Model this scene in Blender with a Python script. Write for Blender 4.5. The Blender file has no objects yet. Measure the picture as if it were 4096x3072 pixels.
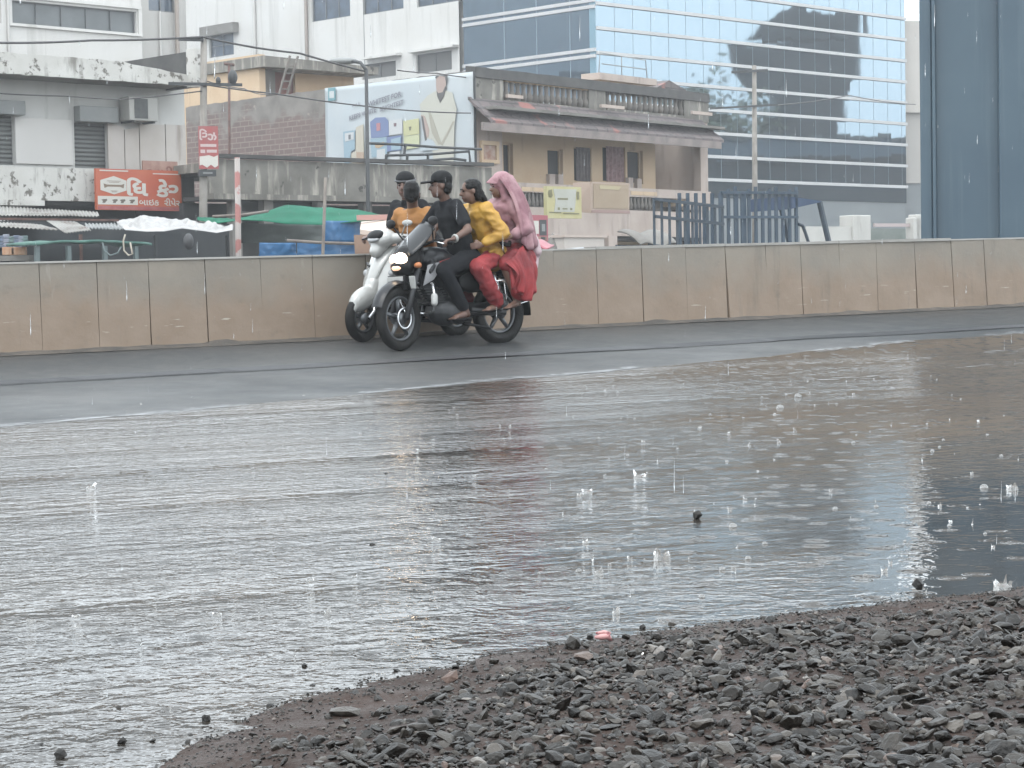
import bpy, bmesh, math, random
import numpy as np
from mathutils import Vector, Matrix, noise as mnoise

random.seed(7); rng = np.random.default_rng(7)
SC = bpy.context.scene
COL = SC.collection
R = math.radians

# ------------------------------------------------------------------ camera
FPX, CAMH = 2120.0, 0.83            # focal length in pixels of a 1024 wide frame; height above the flood water
PITCH, ROLL = math.atan(93.0 / FPX), R(1.0)
_fw = Vector((0, math.cos(PITCH), -math.sin(PITCH)))
_rt0 = Vector((1, 0, 0)); _up0 = _rt0.cross(_fw)
_rt = _rt0 * math.cos(ROLL) - _up0 * math.sin(ROLL)
_up = _rt0 * math.sin(ROLL) + _up0 * math.cos(ROLL)
CAM = Vector((0, 0, CAMH))
cd = bpy.data.cameras.new('camera'); cam = bpy.data.objects.new('camera', cd); COL.objects.link(cam)
cd.sensor_width = 36.0; cd.lens = FPX / 1024 * 36.0; cd.clip_start = 0.05; cd.clip_end = 3000
mw = Matrix((_rt, _up, -_fw)).transposed().to_4x4(); mw.translation = CAM
cam.matrix_world = mw
SC.camera = cam

# ------------------------------------------------------------------ sky, sun, exposure
SUN_EL, SUN_AZ = R(62), R(200)
world = bpy.data.worlds.new('World'); SC.world = world; world.use_nodes = True
wn, wl = world.node_tree.nodes, world.node_tree.links
bg = wn['Background']
sky = wn.new('ShaderNodeTexSky'); sky.sky_type = 'NISHITA'; sky.sun_disc = False
sky.sun_elevation = SUN_EL; sky.sun_rotation = SUN_AZ; sky.dust_density = 6.0; sky.air_density = 1.0; sky.ozone_density = 1.0
hsv = wn.new('ShaderNodeHueSaturation'); hsv.inputs['Saturation'].default_value = 0.22
mixw = wn.new('ShaderNodeMix'); mixw.data_type = 'RGBA'; mixw.inputs['Factor'].default_value = 0.7
mixw.inputs[7].default_value = (18.2, 19.8, 21.0, 1)      # an even cloud deck over the clear sky
wl.new(sky.outputs[0], hsv.inputs['Color']); wl.new(hsv.outputs[0], mixw.inputs[6])
wl.new(mixw.outputs[2], bg.inputs['Color'])
bg.inputs['Strength'].default_value = 0.13
sl = bpy.data.lights.new('sun', 'SUN'); sl.energy = 0.7; sl.angle = R(25); sl.color = (1.0, 0.97, 0.92)
so = bpy.data.objects.new('sun', sl); COL.objects.link(so)
_sd = Vector((math.sin(SUN_AZ) * math.cos(SUN_EL), math.cos(SUN_AZ) * math.cos(SUN_EL), math.sin(SUN_EL)))
so.rotation_euler = _sd.to_track_quat('Z', 'Y').to_euler(); so.location = (0, 0, 60)
SC.view_settings.view_transform = 'Standard'; SC.view_settings.look = 'None'
SC.view_settings.exposure = 0.56; SC.view_settings.gamma = 1.0
SC.cycles.use_denoising = True
SC.cycles.max_bounces = 8; SC.cycles.diffuse_bounces = 3; SC.cycles.glossy_bounces = 4
SC.cycles.transmission_bounces = 6; SC.cycles.volume_bounces = 0; SC.cycles.caustics_reflective = False; SC.cycles.caustics_refractive = False
SC.cycles.sample_clamp_indirect = 6.0

# ------------------------------------------------------------------ pixel <-> place
def ray(px, py):
    return _rt * ((px - 512) / FPX) - _up * ((py - 384) / FPX) + _fw
def at(px, py, D):
    d = ray(px, py); return CAM + d * (D / d.y)
def proj(P):
    v = Vector(P) - CAM; z = v.dot(_fw)
    return 512 + FPX * v.dot(_rt) / z, 384 - FPX * v.dot(_up) / z
class Frame:
    """A vertical facade: u runs along it (away from the camera), v out of it towards the street, z up."""
    def __init__(s, px, D, ang, py=291):
        s.o = at(px, py, D); s.o.z = 0.0
        a = R(ang); s.u = Vector((math.sin(a), math.cos(a), 0))
        n = Vector((s.u.y, -s.u.x, 0)); s.n = n if n.dot(CAM - s.o) > 0 else -n
    def P(s, u, v, z): return s.o + s.u * u + s.n * v + Vector((0, 0, z))
    def uz(s, px, py, v=0.0):
        d = ray(px, py); o = s.o + s.n * v
        k = ((o - CAM).dot(s.n)) / d.dot(s.n); Q = CAM + d * k
        return (Q - s.o).dot(s.u), Q.z
    def rect(s, x0, y0, x1, y1, v=0.0):
        """a picture rectangle carried onto the facade: u0, u1, z0, z1"""
        xm, ym = (x0 + x1) / 2, (y0 + y1) / 2
        a, b = s.uz(x0, ym, v)[0], s.uz(x1, ym, v)[0]
        return min(a, b), max(a, b), s.uz(xm, y1, v)[1], s.uz(xm, y0, v)[1]

# ------------------------------------------------------------------ mesh builder
class MB:
    def __init__(s, m=None): s.v = []; s.f = []; s.mi = []; s.sm = []; s.k = 0; s.s = False; s.m = m
    def mat(s, k): s.k = k; return s
    def smooth(s, b=True): s.s = b; return s
    def add(s, vs, fs):
        b = len(s.v)
        for p in vs:
            p = Vector(p); s.v.append(s.m @ p if s.m else p)
        for f in fs: s.f.append([b + i for i in f]); s.mi.append(s.k); s.sm.append(s.s)
        return s
    def hexa(s, p):   # 8 corners: bottom loop 0-3, top loop 4-7
        return s.add(p, [(3, 2, 1, 0), (4, 5, 6, 7), (0, 1, 5, 4), (1, 2, 6, 5), (2, 3, 7, 6), (3, 0, 4, 7)])
    def box(s, x0, x1, y0, y1, z0, z1):
        return s.hexa([(x0, y0, z0), (x1, y0, z0), (x1, y1, z0), (x0, y1, z0), (x0, y0, z1), (x1, y0, z1), (x1, y1, z1), (x0, y1, z1)])
    def fbox(s, F, u0, u1, v0, v1, z0, z1):
        return s.hexa([F.P(u0, v0, z0), F.P(u1, v0, z0), F.P(u1, v1, z0), F.P(u0, v1, z0), F.P(u0, v0, z1), F.P(u1, v0, z1), F.P(u1, v1, z1), F.P(u0, v1, z1)])
    def prism(s, pts, off):
        n = len(pts); off = Vector(off); pts = [Vector(p) for p in pts]
        vs = pts + [p + off for p in pts]
        fs = [tuple(range(n)), tuple(range(2 * n - 1, n - 1, -1))] + [(i, i + n, (i + 1) % n + n, (i + 1) % n) for i in range(n)]
        return s.add(vs, fs)
    def tube(s, pts, r, n=8, caps=True):
        pts = [Vector(p) for p in pts]; N = len(pts)
        rs = r if isinstance(r, (list, tuple)) else [r] * N
        vs = []; ref = None
        for i, p in enumerate(pts):
            t = (pts[min(i + 1, N - 1)] - pts[max(i - 1, 0)]).normalized()
            if ref is None:
                ref = t.orthogonal().normalized() if abs(t.z) > .9 else t.cross(Vector((0, 0, 1))).normalized()
            a = (ref - t * ref.dot(t)).normalized(); ref = a; b = t.cross(a)
            for k in range(n):
                w = 2 * math.pi * k / n; vs.append(p + (a * math.cos(w) + b * math.sin(w)) * rs[i])
        fs = [(i * n + k, i * n + (k + 1) % n, (i + 1) * n + (k + 1) % n, (i + 1) * n + k) for i in range(N - 1) for k in range(n)]
        if caps: fs += [tuple(range(n - 1, -1, -1)), tuple((N - 1) * n + k for k in range(n))]
        return s.add(vs, fs)
    def ell(s, c, r, rot=None, nu=14, nv=9):
        c = Vector(c); vs = []
        for j in range(nv + 1):
            th = math.pi * j / nv
            for i in range(nu):
                ph = 2 * math.pi * i / nu
                p = Vector((r[0] * math.sin(th) * math.cos(ph), r[1] * math.sin(th) * math.sin(ph), r[2] * math.cos(th)))
                vs.append(c + (rot @ p if rot else p))
        fs = [(j * nu + i, (j + 1) * nu + i, (j + 1) * nu + (i + 1) % nu, j * nu + (i + 1) % nu) for j in range(nv) for i in range(nu)]
        return s.add(vs, fs)
    def cap(s, a, b, ra, rb, n=12, h=4):
        a, b = Vector(a), Vector(b); t = (b - a); L = t.length
        t = t.normalized() if L > 1e-6 else Vector((0, 0, 1))
        pts = []; rs = []
        for i in range(h):
            w = math.pi / 2 * (1 - i / h); pts.append(a - t * ra * math.sin(w)); rs.append(max(ra * math.cos(w), ra * .05))
        pts += [a, b]; rs += [ra, rb]
        for i in range(1, h + 1):
            w = math.pi / 2 * i / h; pts.append(b + t * rb * math.sin(w)); rs.append(max(rb * math.cos(w), rb * .05))
        ref = t.orthogonal().normalized(); q = t.cross(ref); vs = []
        for p, r_ in zip(pts, rs):
            for k in range(n):
                w = 2 * math.pi * k / n; vs.append(p + (ref * math.cos(w) + q * math.sin(w)) * r_)
        N = len(pts)
        fs = [(i * n + k, i * n + (k + 1) % n, (i + 1) * n + (k + 1) % n, (i + 1) * n + k) for i in range(N - 1) for k in range(n)]
        fs += [tuple(range(n - 1, -1, -1)), tuple((N - 1) * n + k for k in range(n))]
        return s.add(vs, fs)
    def torus(s, c, ax, R_, r, nu=40, nv=10, sq=1.0):
        c = Vector(c); ax = Vector(ax).normalized(); a = ax.orthogonal().normalized(); b = ax.cross(a); vs = []
        for i in range(nu):
            w = 2 * math.pi * i / nu; d = a * math.cos(w) + b * math.sin(w)
            for j in range(nv):
                q = 2 * math.pi * j / nv; vs.append(c + d * (R_ + r * math.cos(q)) + ax * (r * sq * math.sin(q)))
        fs = [(i * nv + j, ((i + 1) % nu) * nv + j, ((i + 1) % nu) * nv + (j + 1) % nv, i * nv + (j + 1) % nv) for i in range(nu) for j in range(nv)]
        return s.add(vs, fs)
    def cyl(s, a, b, r, n=20, r2=None): return s.tube([a, b], [r, r if r2 is None else r2], n)
    def grid(s, fn, nu, nv, thick=None):
        vs = [Vector(fn(i / nu, j / nv)) for j in range(nv + 1) for i in range(nu + 1)]
        q = lambda i, j: j * (nu + 1) + i
        fs = [(q(i, j), q(i + 1, j), q(i + 1, j + 1), q(i, j + 1)) for j in range(nv) for i in range(nu)]
        if thick is not None:
            n = len(vs); off = Vector(thick); vs = vs + [p + off for p in vs]
            fs = fs + [tuple(n + k for k in reversed(f)) for f in fs]
            edge = [q(i, 0) for i in range(nu)] + [q(nu, j) for j in range(nv)] + [q(i, nv) for i in range(nu, 0, -1)] + [q(0, j) for j in range(nv, 0, -1)]
            for a, b in zip(edge, edge[1:] + edge[:1]): fs.append((b, a, a + n, b + n))
        return s.add(vs, fs)
    def wall(s, F, u0, u1, z0, z1, holes=(), v=0.0, depth=.2):
        us = sorted({u0, u1, *[min(max(h[k], u0), u1) for h in holes for k in (0, 1)]})
        zs = sorted({z0, z1, *[min(max(h[k], z0), z1) for h in holes for k in (2, 3)]})
        inh = lambda u, z: any(h[0] < u < h[1] and h[2] < z < h[3] for h in holes)
        for a, b in zip(us, us[1:]):
            for c, d in zip(zs, zs[1:]):
                if not inh((a + b) / 2, (c + d) / 2):
                    s.add([F.P(a, v, c), F.P(b, v, c), F.P(b, v, d), F.P(a, v, d)], [(0, 1, 2, 3)])
        for h in holes:
            a, b, c, d = max(h[0], u0), min(h[1], u1), max(h[2], z0), min(h[3], z1)
            if b <= a or d <= c: continue
            w = v - depth
            for p, q in (((a, c), (a, d)), ((a, d), (b, d)), ((b, d), (b, c)), ((b, c), (a, c))):
                s.add([F.P(p[0], v, p[1]), F.P(q[0], v, q[1]), F.P(q[0], w, q[1]), F.P(p[0], w, p[1])], [(0, 1, 2, 3)])
        return s
    def build(s, name, mats, parent=None, bevel=0, origin=None, local=False, sub=0, remesh=None, wrinkle=None):
        if not isinstance(mats, (list, tuple)): mats = [mats]
        V = s.v
        if parent is not None and not local:
            o = parent.location if parent.parent is None else parent.parent.location
            V = [p - o for p in V]
        elif parent is None and not local:
            if origin is None:
                xs = [p.x for p in V]; ys = [p.y for p in V]
                origin = Vector(((min(xs) + max(xs)) / 2, (min(ys) + max(ys)) / 2, min(p.z for p in V)))
            V = [p - origin for p in V]
        me = bpy.data.meshes.new(name); me.from_pydata([tuple(p) for p in V], [], s.f)
        for m in mats: me.materials.append(m)
        me.polygons.foreach_set('material_index', s.mi); me.polygons.foreach_set('use_smooth', s.sm)
        me.update()
        if remesh: me = remeshed(me, *remesh)
        if wrinkle:
            amp, sc = wrinkle; off = Vector((len(me.vertices) % 17, 3, 5))
            nv = len(me.vertices); co = np.empty(nv * 3); me.vertices.foreach_get('co', co); no = np.empty(nv * 3); me.vertices.foreach_get('normal', no)
            d = np.empty(nv)
            for i, (x, y, z) in enumerate(co.reshape(-1, 3).tolist()):
                n = mnoise.noise(Vector((x * sc, y * sc, z * sc * .6)) + off); r_ = 1 - abs(mnoise.noise(Vector((x * sc * .8, y * sc * .8, z * sc * 1.3)) + off * 2)) * 2.2
                d[i] = amp * (.7 * n + .8 * r_ - .5)
            me.vertices.foreach_set('co', (co.reshape(-1, 3) + no.reshape(-1, 3) * d[:, None]).ravel())
            me.update()
        if bevel or sub:
            bm = bmesh.new(); bm.from_mesh(me); bmesh.ops.remove_doubles(bm, verts=bm.verts, dist=1e-5)
            bmesh.ops.recalc_face_normals(bm, faces=bm.faces)
            if bevel:
                es = [e for e in bm.edges if len(e.link_faces) == 2 and e.calc_face_angle(0) > .5]
                bmesh.ops.bevel(bm, geom=es, offset=bevel, segments=2, affect='EDGES', profile=.5)
            bm.to_mesh(me); bm.free()
        box_uv(me)
        ob = bpy.data.objects.new(name, me); COL.objects.link(ob)
        if sub:
            md = ob.modifiers.new('s', 'SUBSURF'); md.levels = sub; md.render_levels = sub
            for p in me.polygons: p.use_smooth = True
        if parent is not None: ob.parent = parent
        elif origin is not None: ob.location = origin
        return ob
def box_uv(me):
    n = len(me.polygons)
    if not n: return
    uvl = me.uv_layers.new(name='UVMap')
    co = np.empty(len(me.vertices) * 3); me.vertices.foreach_get('co', co); co = co.reshape(-1, 3)
    li = np.empty(len(me.loops), int); me.loops.foreach_get('vertex_index', li)
    pn = np.empty(n * 3); me.polygons.foreach_get('normal', pn); pn = pn.reshape(-1, 3)
    lt = np.empty(n, int); me.polygons.foreach_get('loop_total', lt)
    N = np.repeat(pn, lt, axis=0); P = co[li]
    h = np.hypot(N[:, 0], N[:, 1]); hs = np.maximum(h, 1e-6)
    tx, ty = -N[:, 1] / hs, N[:, 0] / hs
    vert = h > .6
    U = np.where(vert, P[:, 0] * tx + P[:, 1] * ty, P[:, 0]); W = np.where(vert, P[:, 2], P[:, 1])
    uvl.data.foreach_set('uv', np.stack([U, W], 1).ravel())
def remeshed(me, voxel, smooth_it):
    ob = bpy.data.objects.new('tmp', me); COL.objects.link(ob)
    md = ob.modifiers.new('r', 'REMESH'); md.mode = 'VOXEL'; md.voxel_size = voxel; md.use_smooth_shade = True
    if smooth_it:
        m2 = ob.modifiers.new('s', 'SMOOTH'); m2.factor = .5; m2.iterations = smooth_it
    dg = bpy.context.evaluated_depsgraph_get(); dg.update()
    new = bpy.data.meshes.new_from_object(ob.evaluated_get(dg))
    mats = list(me.materials)
    bpy.data.objects.remove(ob); bpy.data.meshes.remove(me)
    if not new.materials:
        for m in mats: new.materials.append(m)
    return new
def tag(o, label=None, cat=None, group=None, kind=None):
    if label: o['label'] = label
    if cat: o['category'] = cat
    if group: o['group'] = group
    if kind: o['kind'] = kind
    return o
def thing(name, label, cat, loc=(0, 0, 0), group=None, rot=None):
    o = bpy.data.objects.new(name, None); COL.objects.link(o); o.location = loc; o.empty_display_size = .2
    if rot is not None: o.rotation_euler = rot
    return tag(o, label, cat, group)
def kids(o): return [c for c in bpy.data.objects if c.parent == o]
def dup(root, loc, rotz=0, label=None, scale=None, group=None):
    r = root.copy(); COL.objects.link(r); r.location = loc; r.rotation_euler = (root.rotation_euler[0], root.rotation_euler[1], rotz)
    if scale: r.scale = (scale,) * 3
    if label: r['label'] = label
    if group: r['group'] = group
    for ch in kids(root):
        c = ch.copy(); COL.objects.link(c); c.parent = r
        for g in kids(ch):
            d = g.copy(); COL.objects.link(d); d.parent = c
    return r

# ------------------------------------------------------------------ materials
ALB = 0.535      # wet, dirty paint reflects less than it seems to under a bright overcast sky
def lin(r, g, b):
    f = lambda c: (c / 255 / 12.92) if c / 255 <= .04045 else ((c / 255 + .055) / 1.055) ** 2.4
    return (ALB * f(r), ALB * f(g), ALB * f(b), 1)
def mix(nt, fac, a, b, mode='MIX'):
    m = nt.nodes.new('ShaderNodeMix'); m.data_type = 'RGBA'; m.blend_type = mode
    for sock, val in ((m.inputs[0], fac), (m.inputs[6], a), (m.inputs[7], b)):
        if hasattr(val, 'links'): nt.links.new(val, sock)
        else: sock.default_value = val
    return m.outputs[2]
def math_(nt, op, a, b=0.0, c=None, clamp=False):
    m = nt.nodes.new('ShaderNodeMath'); m.operation = op; m.use_clamp = clamp
    for k, val in enumerate((a, b) if c is None else (a, b, c)):
        if hasattr(val, 'links'): nt.links.new(val, m.inputs[k])
        else: m.inputs[k].default_value = val
    return m.outputs[0]
def ramp(nt, x, lo, hi, a=0.0, b=1.0):
    m = nt.nodes.new('ShaderNodeMapRange'); m.clamp = True
    nt.links.new(x, m.inputs[0])
    for k, val in enumerate((lo, hi, a, b)): m.inputs[k + 1].default_value = val
    return m.outputs[0]
def noise_(nt, vec, scale, detail=4, rough=.55, scl=None, dist=0.0):
    if scl is not None:
        mp = nt.nodes.new('ShaderNodeMapping'); mp.inputs['Scale'].default_value = scl
        nt.links.new(vec, mp.inputs[0]); vec = mp.outputs[0]
    n = nt.nodes.new('ShaderNodeTexNoise'); n.inputs['Scale'].default_value = scale
    n.inputs['Detail'].default_value = detail; n.inputs['Roughness'].default_value = rough; n.inputs['Distortion'].default_value = dist
    nt.links.new(vec, n.inputs['Vector']); return n.outputs[0]
def newmat(name):
    m = bpy.data.materials.new(name); m.use_nodes = True; nt = m.node_tree
    return m, nt, nt.nodes['Principled BSDF'], nt.nodes.new('ShaderNodeTexCoord')
def M(name, col, rough=.75, col2=None, ns=1.5, lo=.35, hi=.65, streak=None, ss=(2.2, 2.2, .25), slo=.5, shi=.72, speck=None, spl=.62, sps=6,
      bump=0.0, bs=25, metal=0.0, spec=.5, emit=None, es=1.0, coat=0.0, alpha=None):
    m, nt, b, tc = newmat(name)
    o = tc.outputs['Object']; c = col
    if col2: c = mix(nt, ramp(nt, noise_(nt, o, ns), lo, hi), col, col2)
    if streak: c = mix(nt, ramp(nt, noise_(nt, o, 1.0, 5, .6, ss), slo, shi), c, streak)
    if speck: c = mix(nt, ramp(nt, noise_(nt, o, sps, 5, .65), spl, spl + .06), c, speck)
    if hasattr(c, 'links'): nt.links.new(c, b.inputs['Base Color'])
    else: b.inputs['Base Color'].default_value = c
    b.inputs['Roughness'].default_value = rough; b.inputs['Metallic'].default_value = metal
    b.inputs['Specular IOR Level'].default_value = spec; b.inputs['Coat Weight'].default_value = coat
    if bump:
        bp = nt.nodes.new('ShaderNodeBump'); bp.inputs['Strength'].default_value = bump; bp.inputs['Distance'].default_value = .02
        nt.links.new(noise_(nt, o, bs, 5), bp.inputs['Height']); nt.links.new(bp.outputs[0], b.inputs['Normal'])
    if emit: b.inputs['Emission Color'].default_value = emit; b.inputs['Emission Strength'].default_value = es
    return m
# ================================================================== the road, the flood water, the gravel bank
L0 = Vector((-4.6334, 19.2028, 0)); UW = Vector((.84372, .53678, 0)); NW = Vector((.53678, -.84372, 0))
def ST(s, t, z=0.0): return L0 + UW * t + NW * s + Vector((0, 0, z))
def st_of(P): d = Vector((P.x, P.y, 0)) - L0; return d.dot(NW), d.dot(UW)
def base_z(t): return min(max(.3225 + .01632 * t, .15), 1.1)
def lerp_tab(x, tab):
    if x <= tab[0][0]: return tab[0][1]
    for (a, b), (c, d) in zip(tab, tab[1:]):
        if x <= c: return b + (d - b) * (x - a) / (c - a)
    return tab[-1][1]
PROF = [(-1, 0), (0, 0), (.5, -.016), (1.2, -.092), (1.95, -.15)]
def road_z(s, t):
    b = base_z(t)
    if s <= 1.95: return b + lerp_tab(s, PROF)
    z1 = b - .172; q = min((s - 1.95) / 5.2, 1)
    return z1 * (1 - q) ** 1.5 - .03 * min(max((s - 6) / 3, 0), 1)
_be = []
for _x, _y in ((-260, 880), (-60, 838), (70, 806), (150, 776), (205, 738), (320, 692), (430, 668), (555, 648), (700, 629), (850, 607), (1020, 591), (1250, 566), (1700, 520)):
    _d = ray(_x, _y); _P = CAM + _d * (-CAMH / _d.z); _q = Vector((_P.x, _P.y, 0)) - L0; _be.append((_q.dot(UW), _q.dot(NW)))
_be.sort()
def bank_edge(t): return lerp_tab(t, _be) + .05 * mnoise.noise(Vector((t * 1.3, 3, 0))) + .018 * mnoise.noise(Vector((t * 11, 6, 0))) + .045 * mnoise.noise(Vector((t * 4.1, 8, 0)))
def bank_z(s, t):
    d = s - bank_edge(t)
    z = d * .10 if d < 2.4 else .24 + (d - 2.4) * .03
    return min(z, .42) + (.022 * mnoise.noise(Vector((s * 2.1, t * 2.1, 1))) + .012 * mnoise.noise(Vector((s * 7, t * 7, 5)))) * min(max(d * 3 + .4, 0), 1)
EDGE = [(-40, 6.6), (-1.93, 5.6), (2.3, 4.15), (8.97, 2.5), (30, 2.2), (70, 2.2)]
def water_edge(t): return lerp_tab(t, EDGE) + .13 * mnoise.noise(Vector((t * .9, 0, 2)))
def water_z(s, t): return max(0.0, road_z(s, t) + .006) if s < 7.2 else 0.0

def axis(segs):
    out = []
    for a, b, n in segs: out += list(np.linspace(a, b, n, endpoint=False))
    return out + [segs[-1][1]]
def sheet(name, ss, ts, fz, mat, kind='structure', smooth=True):
    mb = MB().smooth(smooth); n = len(ss)
    mb.add([ST(s, t, fz(s, t)) for t in ts for s in ss],
           [(j * n + i, j * n + i + 1, (j + 1) * n + i + 1, (j + 1) * n + i) for j in range(len(ts) - 1) for i in range(n - 1)])
    return tag(mb.build(name, mat, origin=Vector((0, 0, 0))), kind=kind)

# wet asphalt
m_asph, nt, b, tc = newmat('wet asphalt'); o = tc.outputs['Object']
c = mix(nt, ramp(nt, noise_(nt, o, .35, 5), .35, .7), (.034, .038, .041, 1), (.050, .050, .049, 1))
c = mix(nt, ramp(nt, noise_(nt, o, 9, 6, .7), .45, .75), c, (.068, .066, .062, 1))
nt.links.new(c, b.inputs['Base Color'])
nt.links.new(ramp(nt, noise_(nt, o, .8, 4), .35, .7, .42, .62), b.inputs['Roughness']); b.inputs['Specular IOR Level'].default_value = .16
bp = nt.nodes.new('ShaderNodeBump'); bp.inputs['Strength'].default_value = .5; bp.inputs['Distance'].default_value = .012
nt.links.new(noise_(nt, o, 45, 4, .7), bp.inputs['Height']); nt.links.new(bp.outputs[0], b.inputs['Normal'])
road_ss = axis([(-.3, 1.9, 14), (1.9, 1.95, 1), (1.951, 2.0, 1), (2.0, 8, 24), (8, 15.6, 6)])
sheet('road', road_ss, axis([(-40, -8, 12), (-8, 24, 70), (24, 80, 14)]), lambda s, t: road_z(s, t) + .006 * mnoise.noise(Vector((s * .8, t * .8, 0))), m_asph)

# flood water, pocked by the rain
m_wat, nt, b, tc = newmat('muddy rain water'); o = tc.outputs['Object']
c = mix(nt, ramp(nt, noise_(nt, o, .45, 4), .35, .65), (.020, .019, .018, 1), (.046, .039, .032, 1))
nt.links.new(c, b.inputs['Base Color']); b.inputs['IOR'].default_value = 1.33
sx = nt.nodes.new('ShaderNodeSeparateXYZ'); nt.links.new(o, sx.inputs[0])
# the shallow current on one side is broken up more than the pool beside the bank
side = math_(nt, 'ADD', math_(nt, 'MULTIPLY', sx.outputs['X'], -1.0), math_(nt, 'MULTIPLY', sx.outputs['Y'], .045))
side = math_(nt, 'ADD', side, math_(nt, 'MULTIPLY', math_(nt, 'SUBTRACT', noise_(nt, o, .5, 3), .5), 2.6))
cmb = nt.nodes.new('ShaderNodeCombineXYZ')
nt.links.new(math_(nt, 'MULTIPLY', math_(nt, 'ADD', math_(nt, 'MULTIPLY', sx.outputs['X'], .53678), math_(nt, 'MULTIPLY', sx.outputs['Y'], -.84372)), 1.25), cmb.inputs[0])
nt.links.new(math_(nt, 'MULTIPLY', math_(nt, 'ADD', math_(nt, 'MULTIPLY', sx.outputs['X'], .84372), math_(nt, 'MULTIPLY', sx.outputs['Y'], .53678)), .16), cmb.inputs[1])
flow = ramp(nt, noise_(nt, cmb.outputs[0], 1.0, 4, .6), .34, .66, .35, 1.5)      # lanes of quicker and slower water along the ruts
amp = math_(nt, 'MULTIPLY', ramp(nt, side, -.75, 1.0, .13, .72), flow)
w1 = noise_(nt, o, 11.5, 3, .5, None, .6); w2 = noise_(nt, o, 32, 2, .5); w3 = noise_(nt, o, 3.2, 2, .5)
h = math_(nt, 'ADD', math_(nt, 'MULTIPLY', w1, .9), math_(nt, 'ADD', math_(nt, 'MULTIPLY', w2, .34), math_(nt, 'MULTIPLY', w3, .6)))
vor = nt.nodes.new('ShaderNodeTexVoronoi'); vor.inputs['Scale'].default_value = 6.5; nt.links.new(o, vor.inputs['Vector'])
ring = math_(nt, 'MULTIPLY', math_(nt, 'SINE', math_(nt, 'MULTIPLY', vor.outputs['Distance'], 55.0)), ramp(nt, vor.outputs['Distance'], 0.0, .36, .10, 0.0))
across = math_(nt, 'ADD', math_(nt, 'MULTIPLY', sx.outputs['X'], .53678), math_(nt, 'MULTIPLY', sx.outputs['Y'], -.84372))      # metres from the barrier, plus a constant
thin = math_(nt, 'MULTIPLY', ramp(nt, math_(nt, 'ADD', across, math_(nt, 'MULTIPLY', noise_(nt, o, .6, 4), 2.4)), -8.4, -12.4), ramp(nt, side, -1.2, .6, .25, 1.0))     # the thin far film, beaten rough by the rain
nt.links.new(math_(nt, 'ADD', math_(nt, 'MULTIPLY', thin, .10), .035), b.inputs['Roughness'])
h = math_(nt, 'ADD', math_(nt, 'MULTIPLY', h, math_(nt, 'ADD', amp, math_(nt, 'MULTIPLY', math_(nt, 'MULTIPLY', thin, flow), .55))), math_(nt, 'MULTIPLY', ring, 1.0))
bp = nt.nodes.new('ShaderNodeBump'); bp.inputs['Strength'].default_value = 1.0; bp.inputs['Distance'].default_value = .019
nt.links.new(h, bp.inputs['Height']); nt.links.new(bp.outputs[0], b.inputs['Normal'])
def water_sheet():
    mb = MB().smooth(); ts = axis([(-40, -8, 20), (-8, 24, 130), (24, 80, 20)]); fr = list(np.linspace(0, 1, 40)); n = len(fr)
    vs = []
    for t in ts:
        e = water_edge(t)
        for q in fr: s = e + (16.6 - e) * q ** 1.3; vs.append(ST(s, t, water_z(s, t)))
    mb.add(vs, [(j * n + i, j * n + i + 1, (j + 1) * n + i + 1, (j + 1) * n + i) for j in range(len(ts) - 1) for i in range(n - 1)])
    return tag(mb.build('water', m_wat, origin=Vector((0, 0, 0))), kind='structure')
water_sheet()
# thin lines of foam where the film of water starts and where it runs over the ruts
m_foam = M('foam', (.36, .37, .38, 1), .4, (.22, .23, .24, 1), 6); m_foam.node_tree.nodes['Principled BSDF'].inputs['Alpha'].default_value = .6
def foam_line(mb, pts, w, seed, dens=9.0):
    r_ = random.Random(seed)
    for (a, b_) in zip(pts, pts[1:]):
        n = int(abs(b_[1] - a[1]) * dens)
        for i in range(n):
            f = r_.random(); t = a[1] + (b_[1] - a[1]) * f; g = mnoise.noise(Vector((t * .7, seed, 7)))
            if g < -.12: continue
            s = a[0] + (b_[0] - a[0]) * f + .13 * mnoise.noise(Vector((t * .9, 0, 2))) + r_.gauss(0, w)
            L = r_.uniform(.02, .12); W = r_.uniform(.004, .014); m = 7; vs = []
            for k in range(m):
                q = 2 * math.pi * k / m; j = r_.uniform(.6, 1.2); s2, t2 = s + math.sin(q) * W * j, t + math.cos(q) * L * j
                vs.append(ST(s2, t2, water_z(s2, t2) + .005))
            mb.add(vs, [tuple(range(m))])
fm = MB()
for pts, w, sd, dn in (([(5.62, -6), (5.58, -1.93), (4.13, 2.3), (3.4, 5)], .05, 1, 60), ([(3.05, 7), (2.5, 8.97), (2.4, 12)], .05, 2, 60), ([(6.6, -5), (5.6, 2.5)], .10, 3, 22), ([(4.4, 6), (3.6, 10)], .09, 4, 22), ([(5.4, 5), (4.6, 9)], .09, 5, 22)):
    foam_line(fm, pts, w, sd, dn)
tag(fm.build('foam', m_foam, origin=Vector((0, 0, 0))), kind='stuff')

# land all round, and the paved street behind the barrier
m_land = M('packed earth', (.16, .14, .12, 1), .9, (.22, .20, .17, 1), .2, bump=.3)
tag(MB().add([(-1500, -1500, -.3), (1500, -1500, -.3), (1500, 1500, -.3), (-1500, 1500, -.3)], [(0, 1, 2, 3)]).build('ground', m_land, origin=Vector((0, 0, 0))), kind='structure')
m_street = M('wet street', (.10, .10, .10, 1), .35, (.17, .16, .145, 1), .3, bump=.2)
tag(MB().add([ST(-.36, -90, 0), ST(-.36, 160, 0), ST(-190, 160, 0), ST(-190, -90, 0)], [(0, 1, 2, 3)]).build('street', m_street, origin=Vector((0, 0, 0))), kind='structure')

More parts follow.
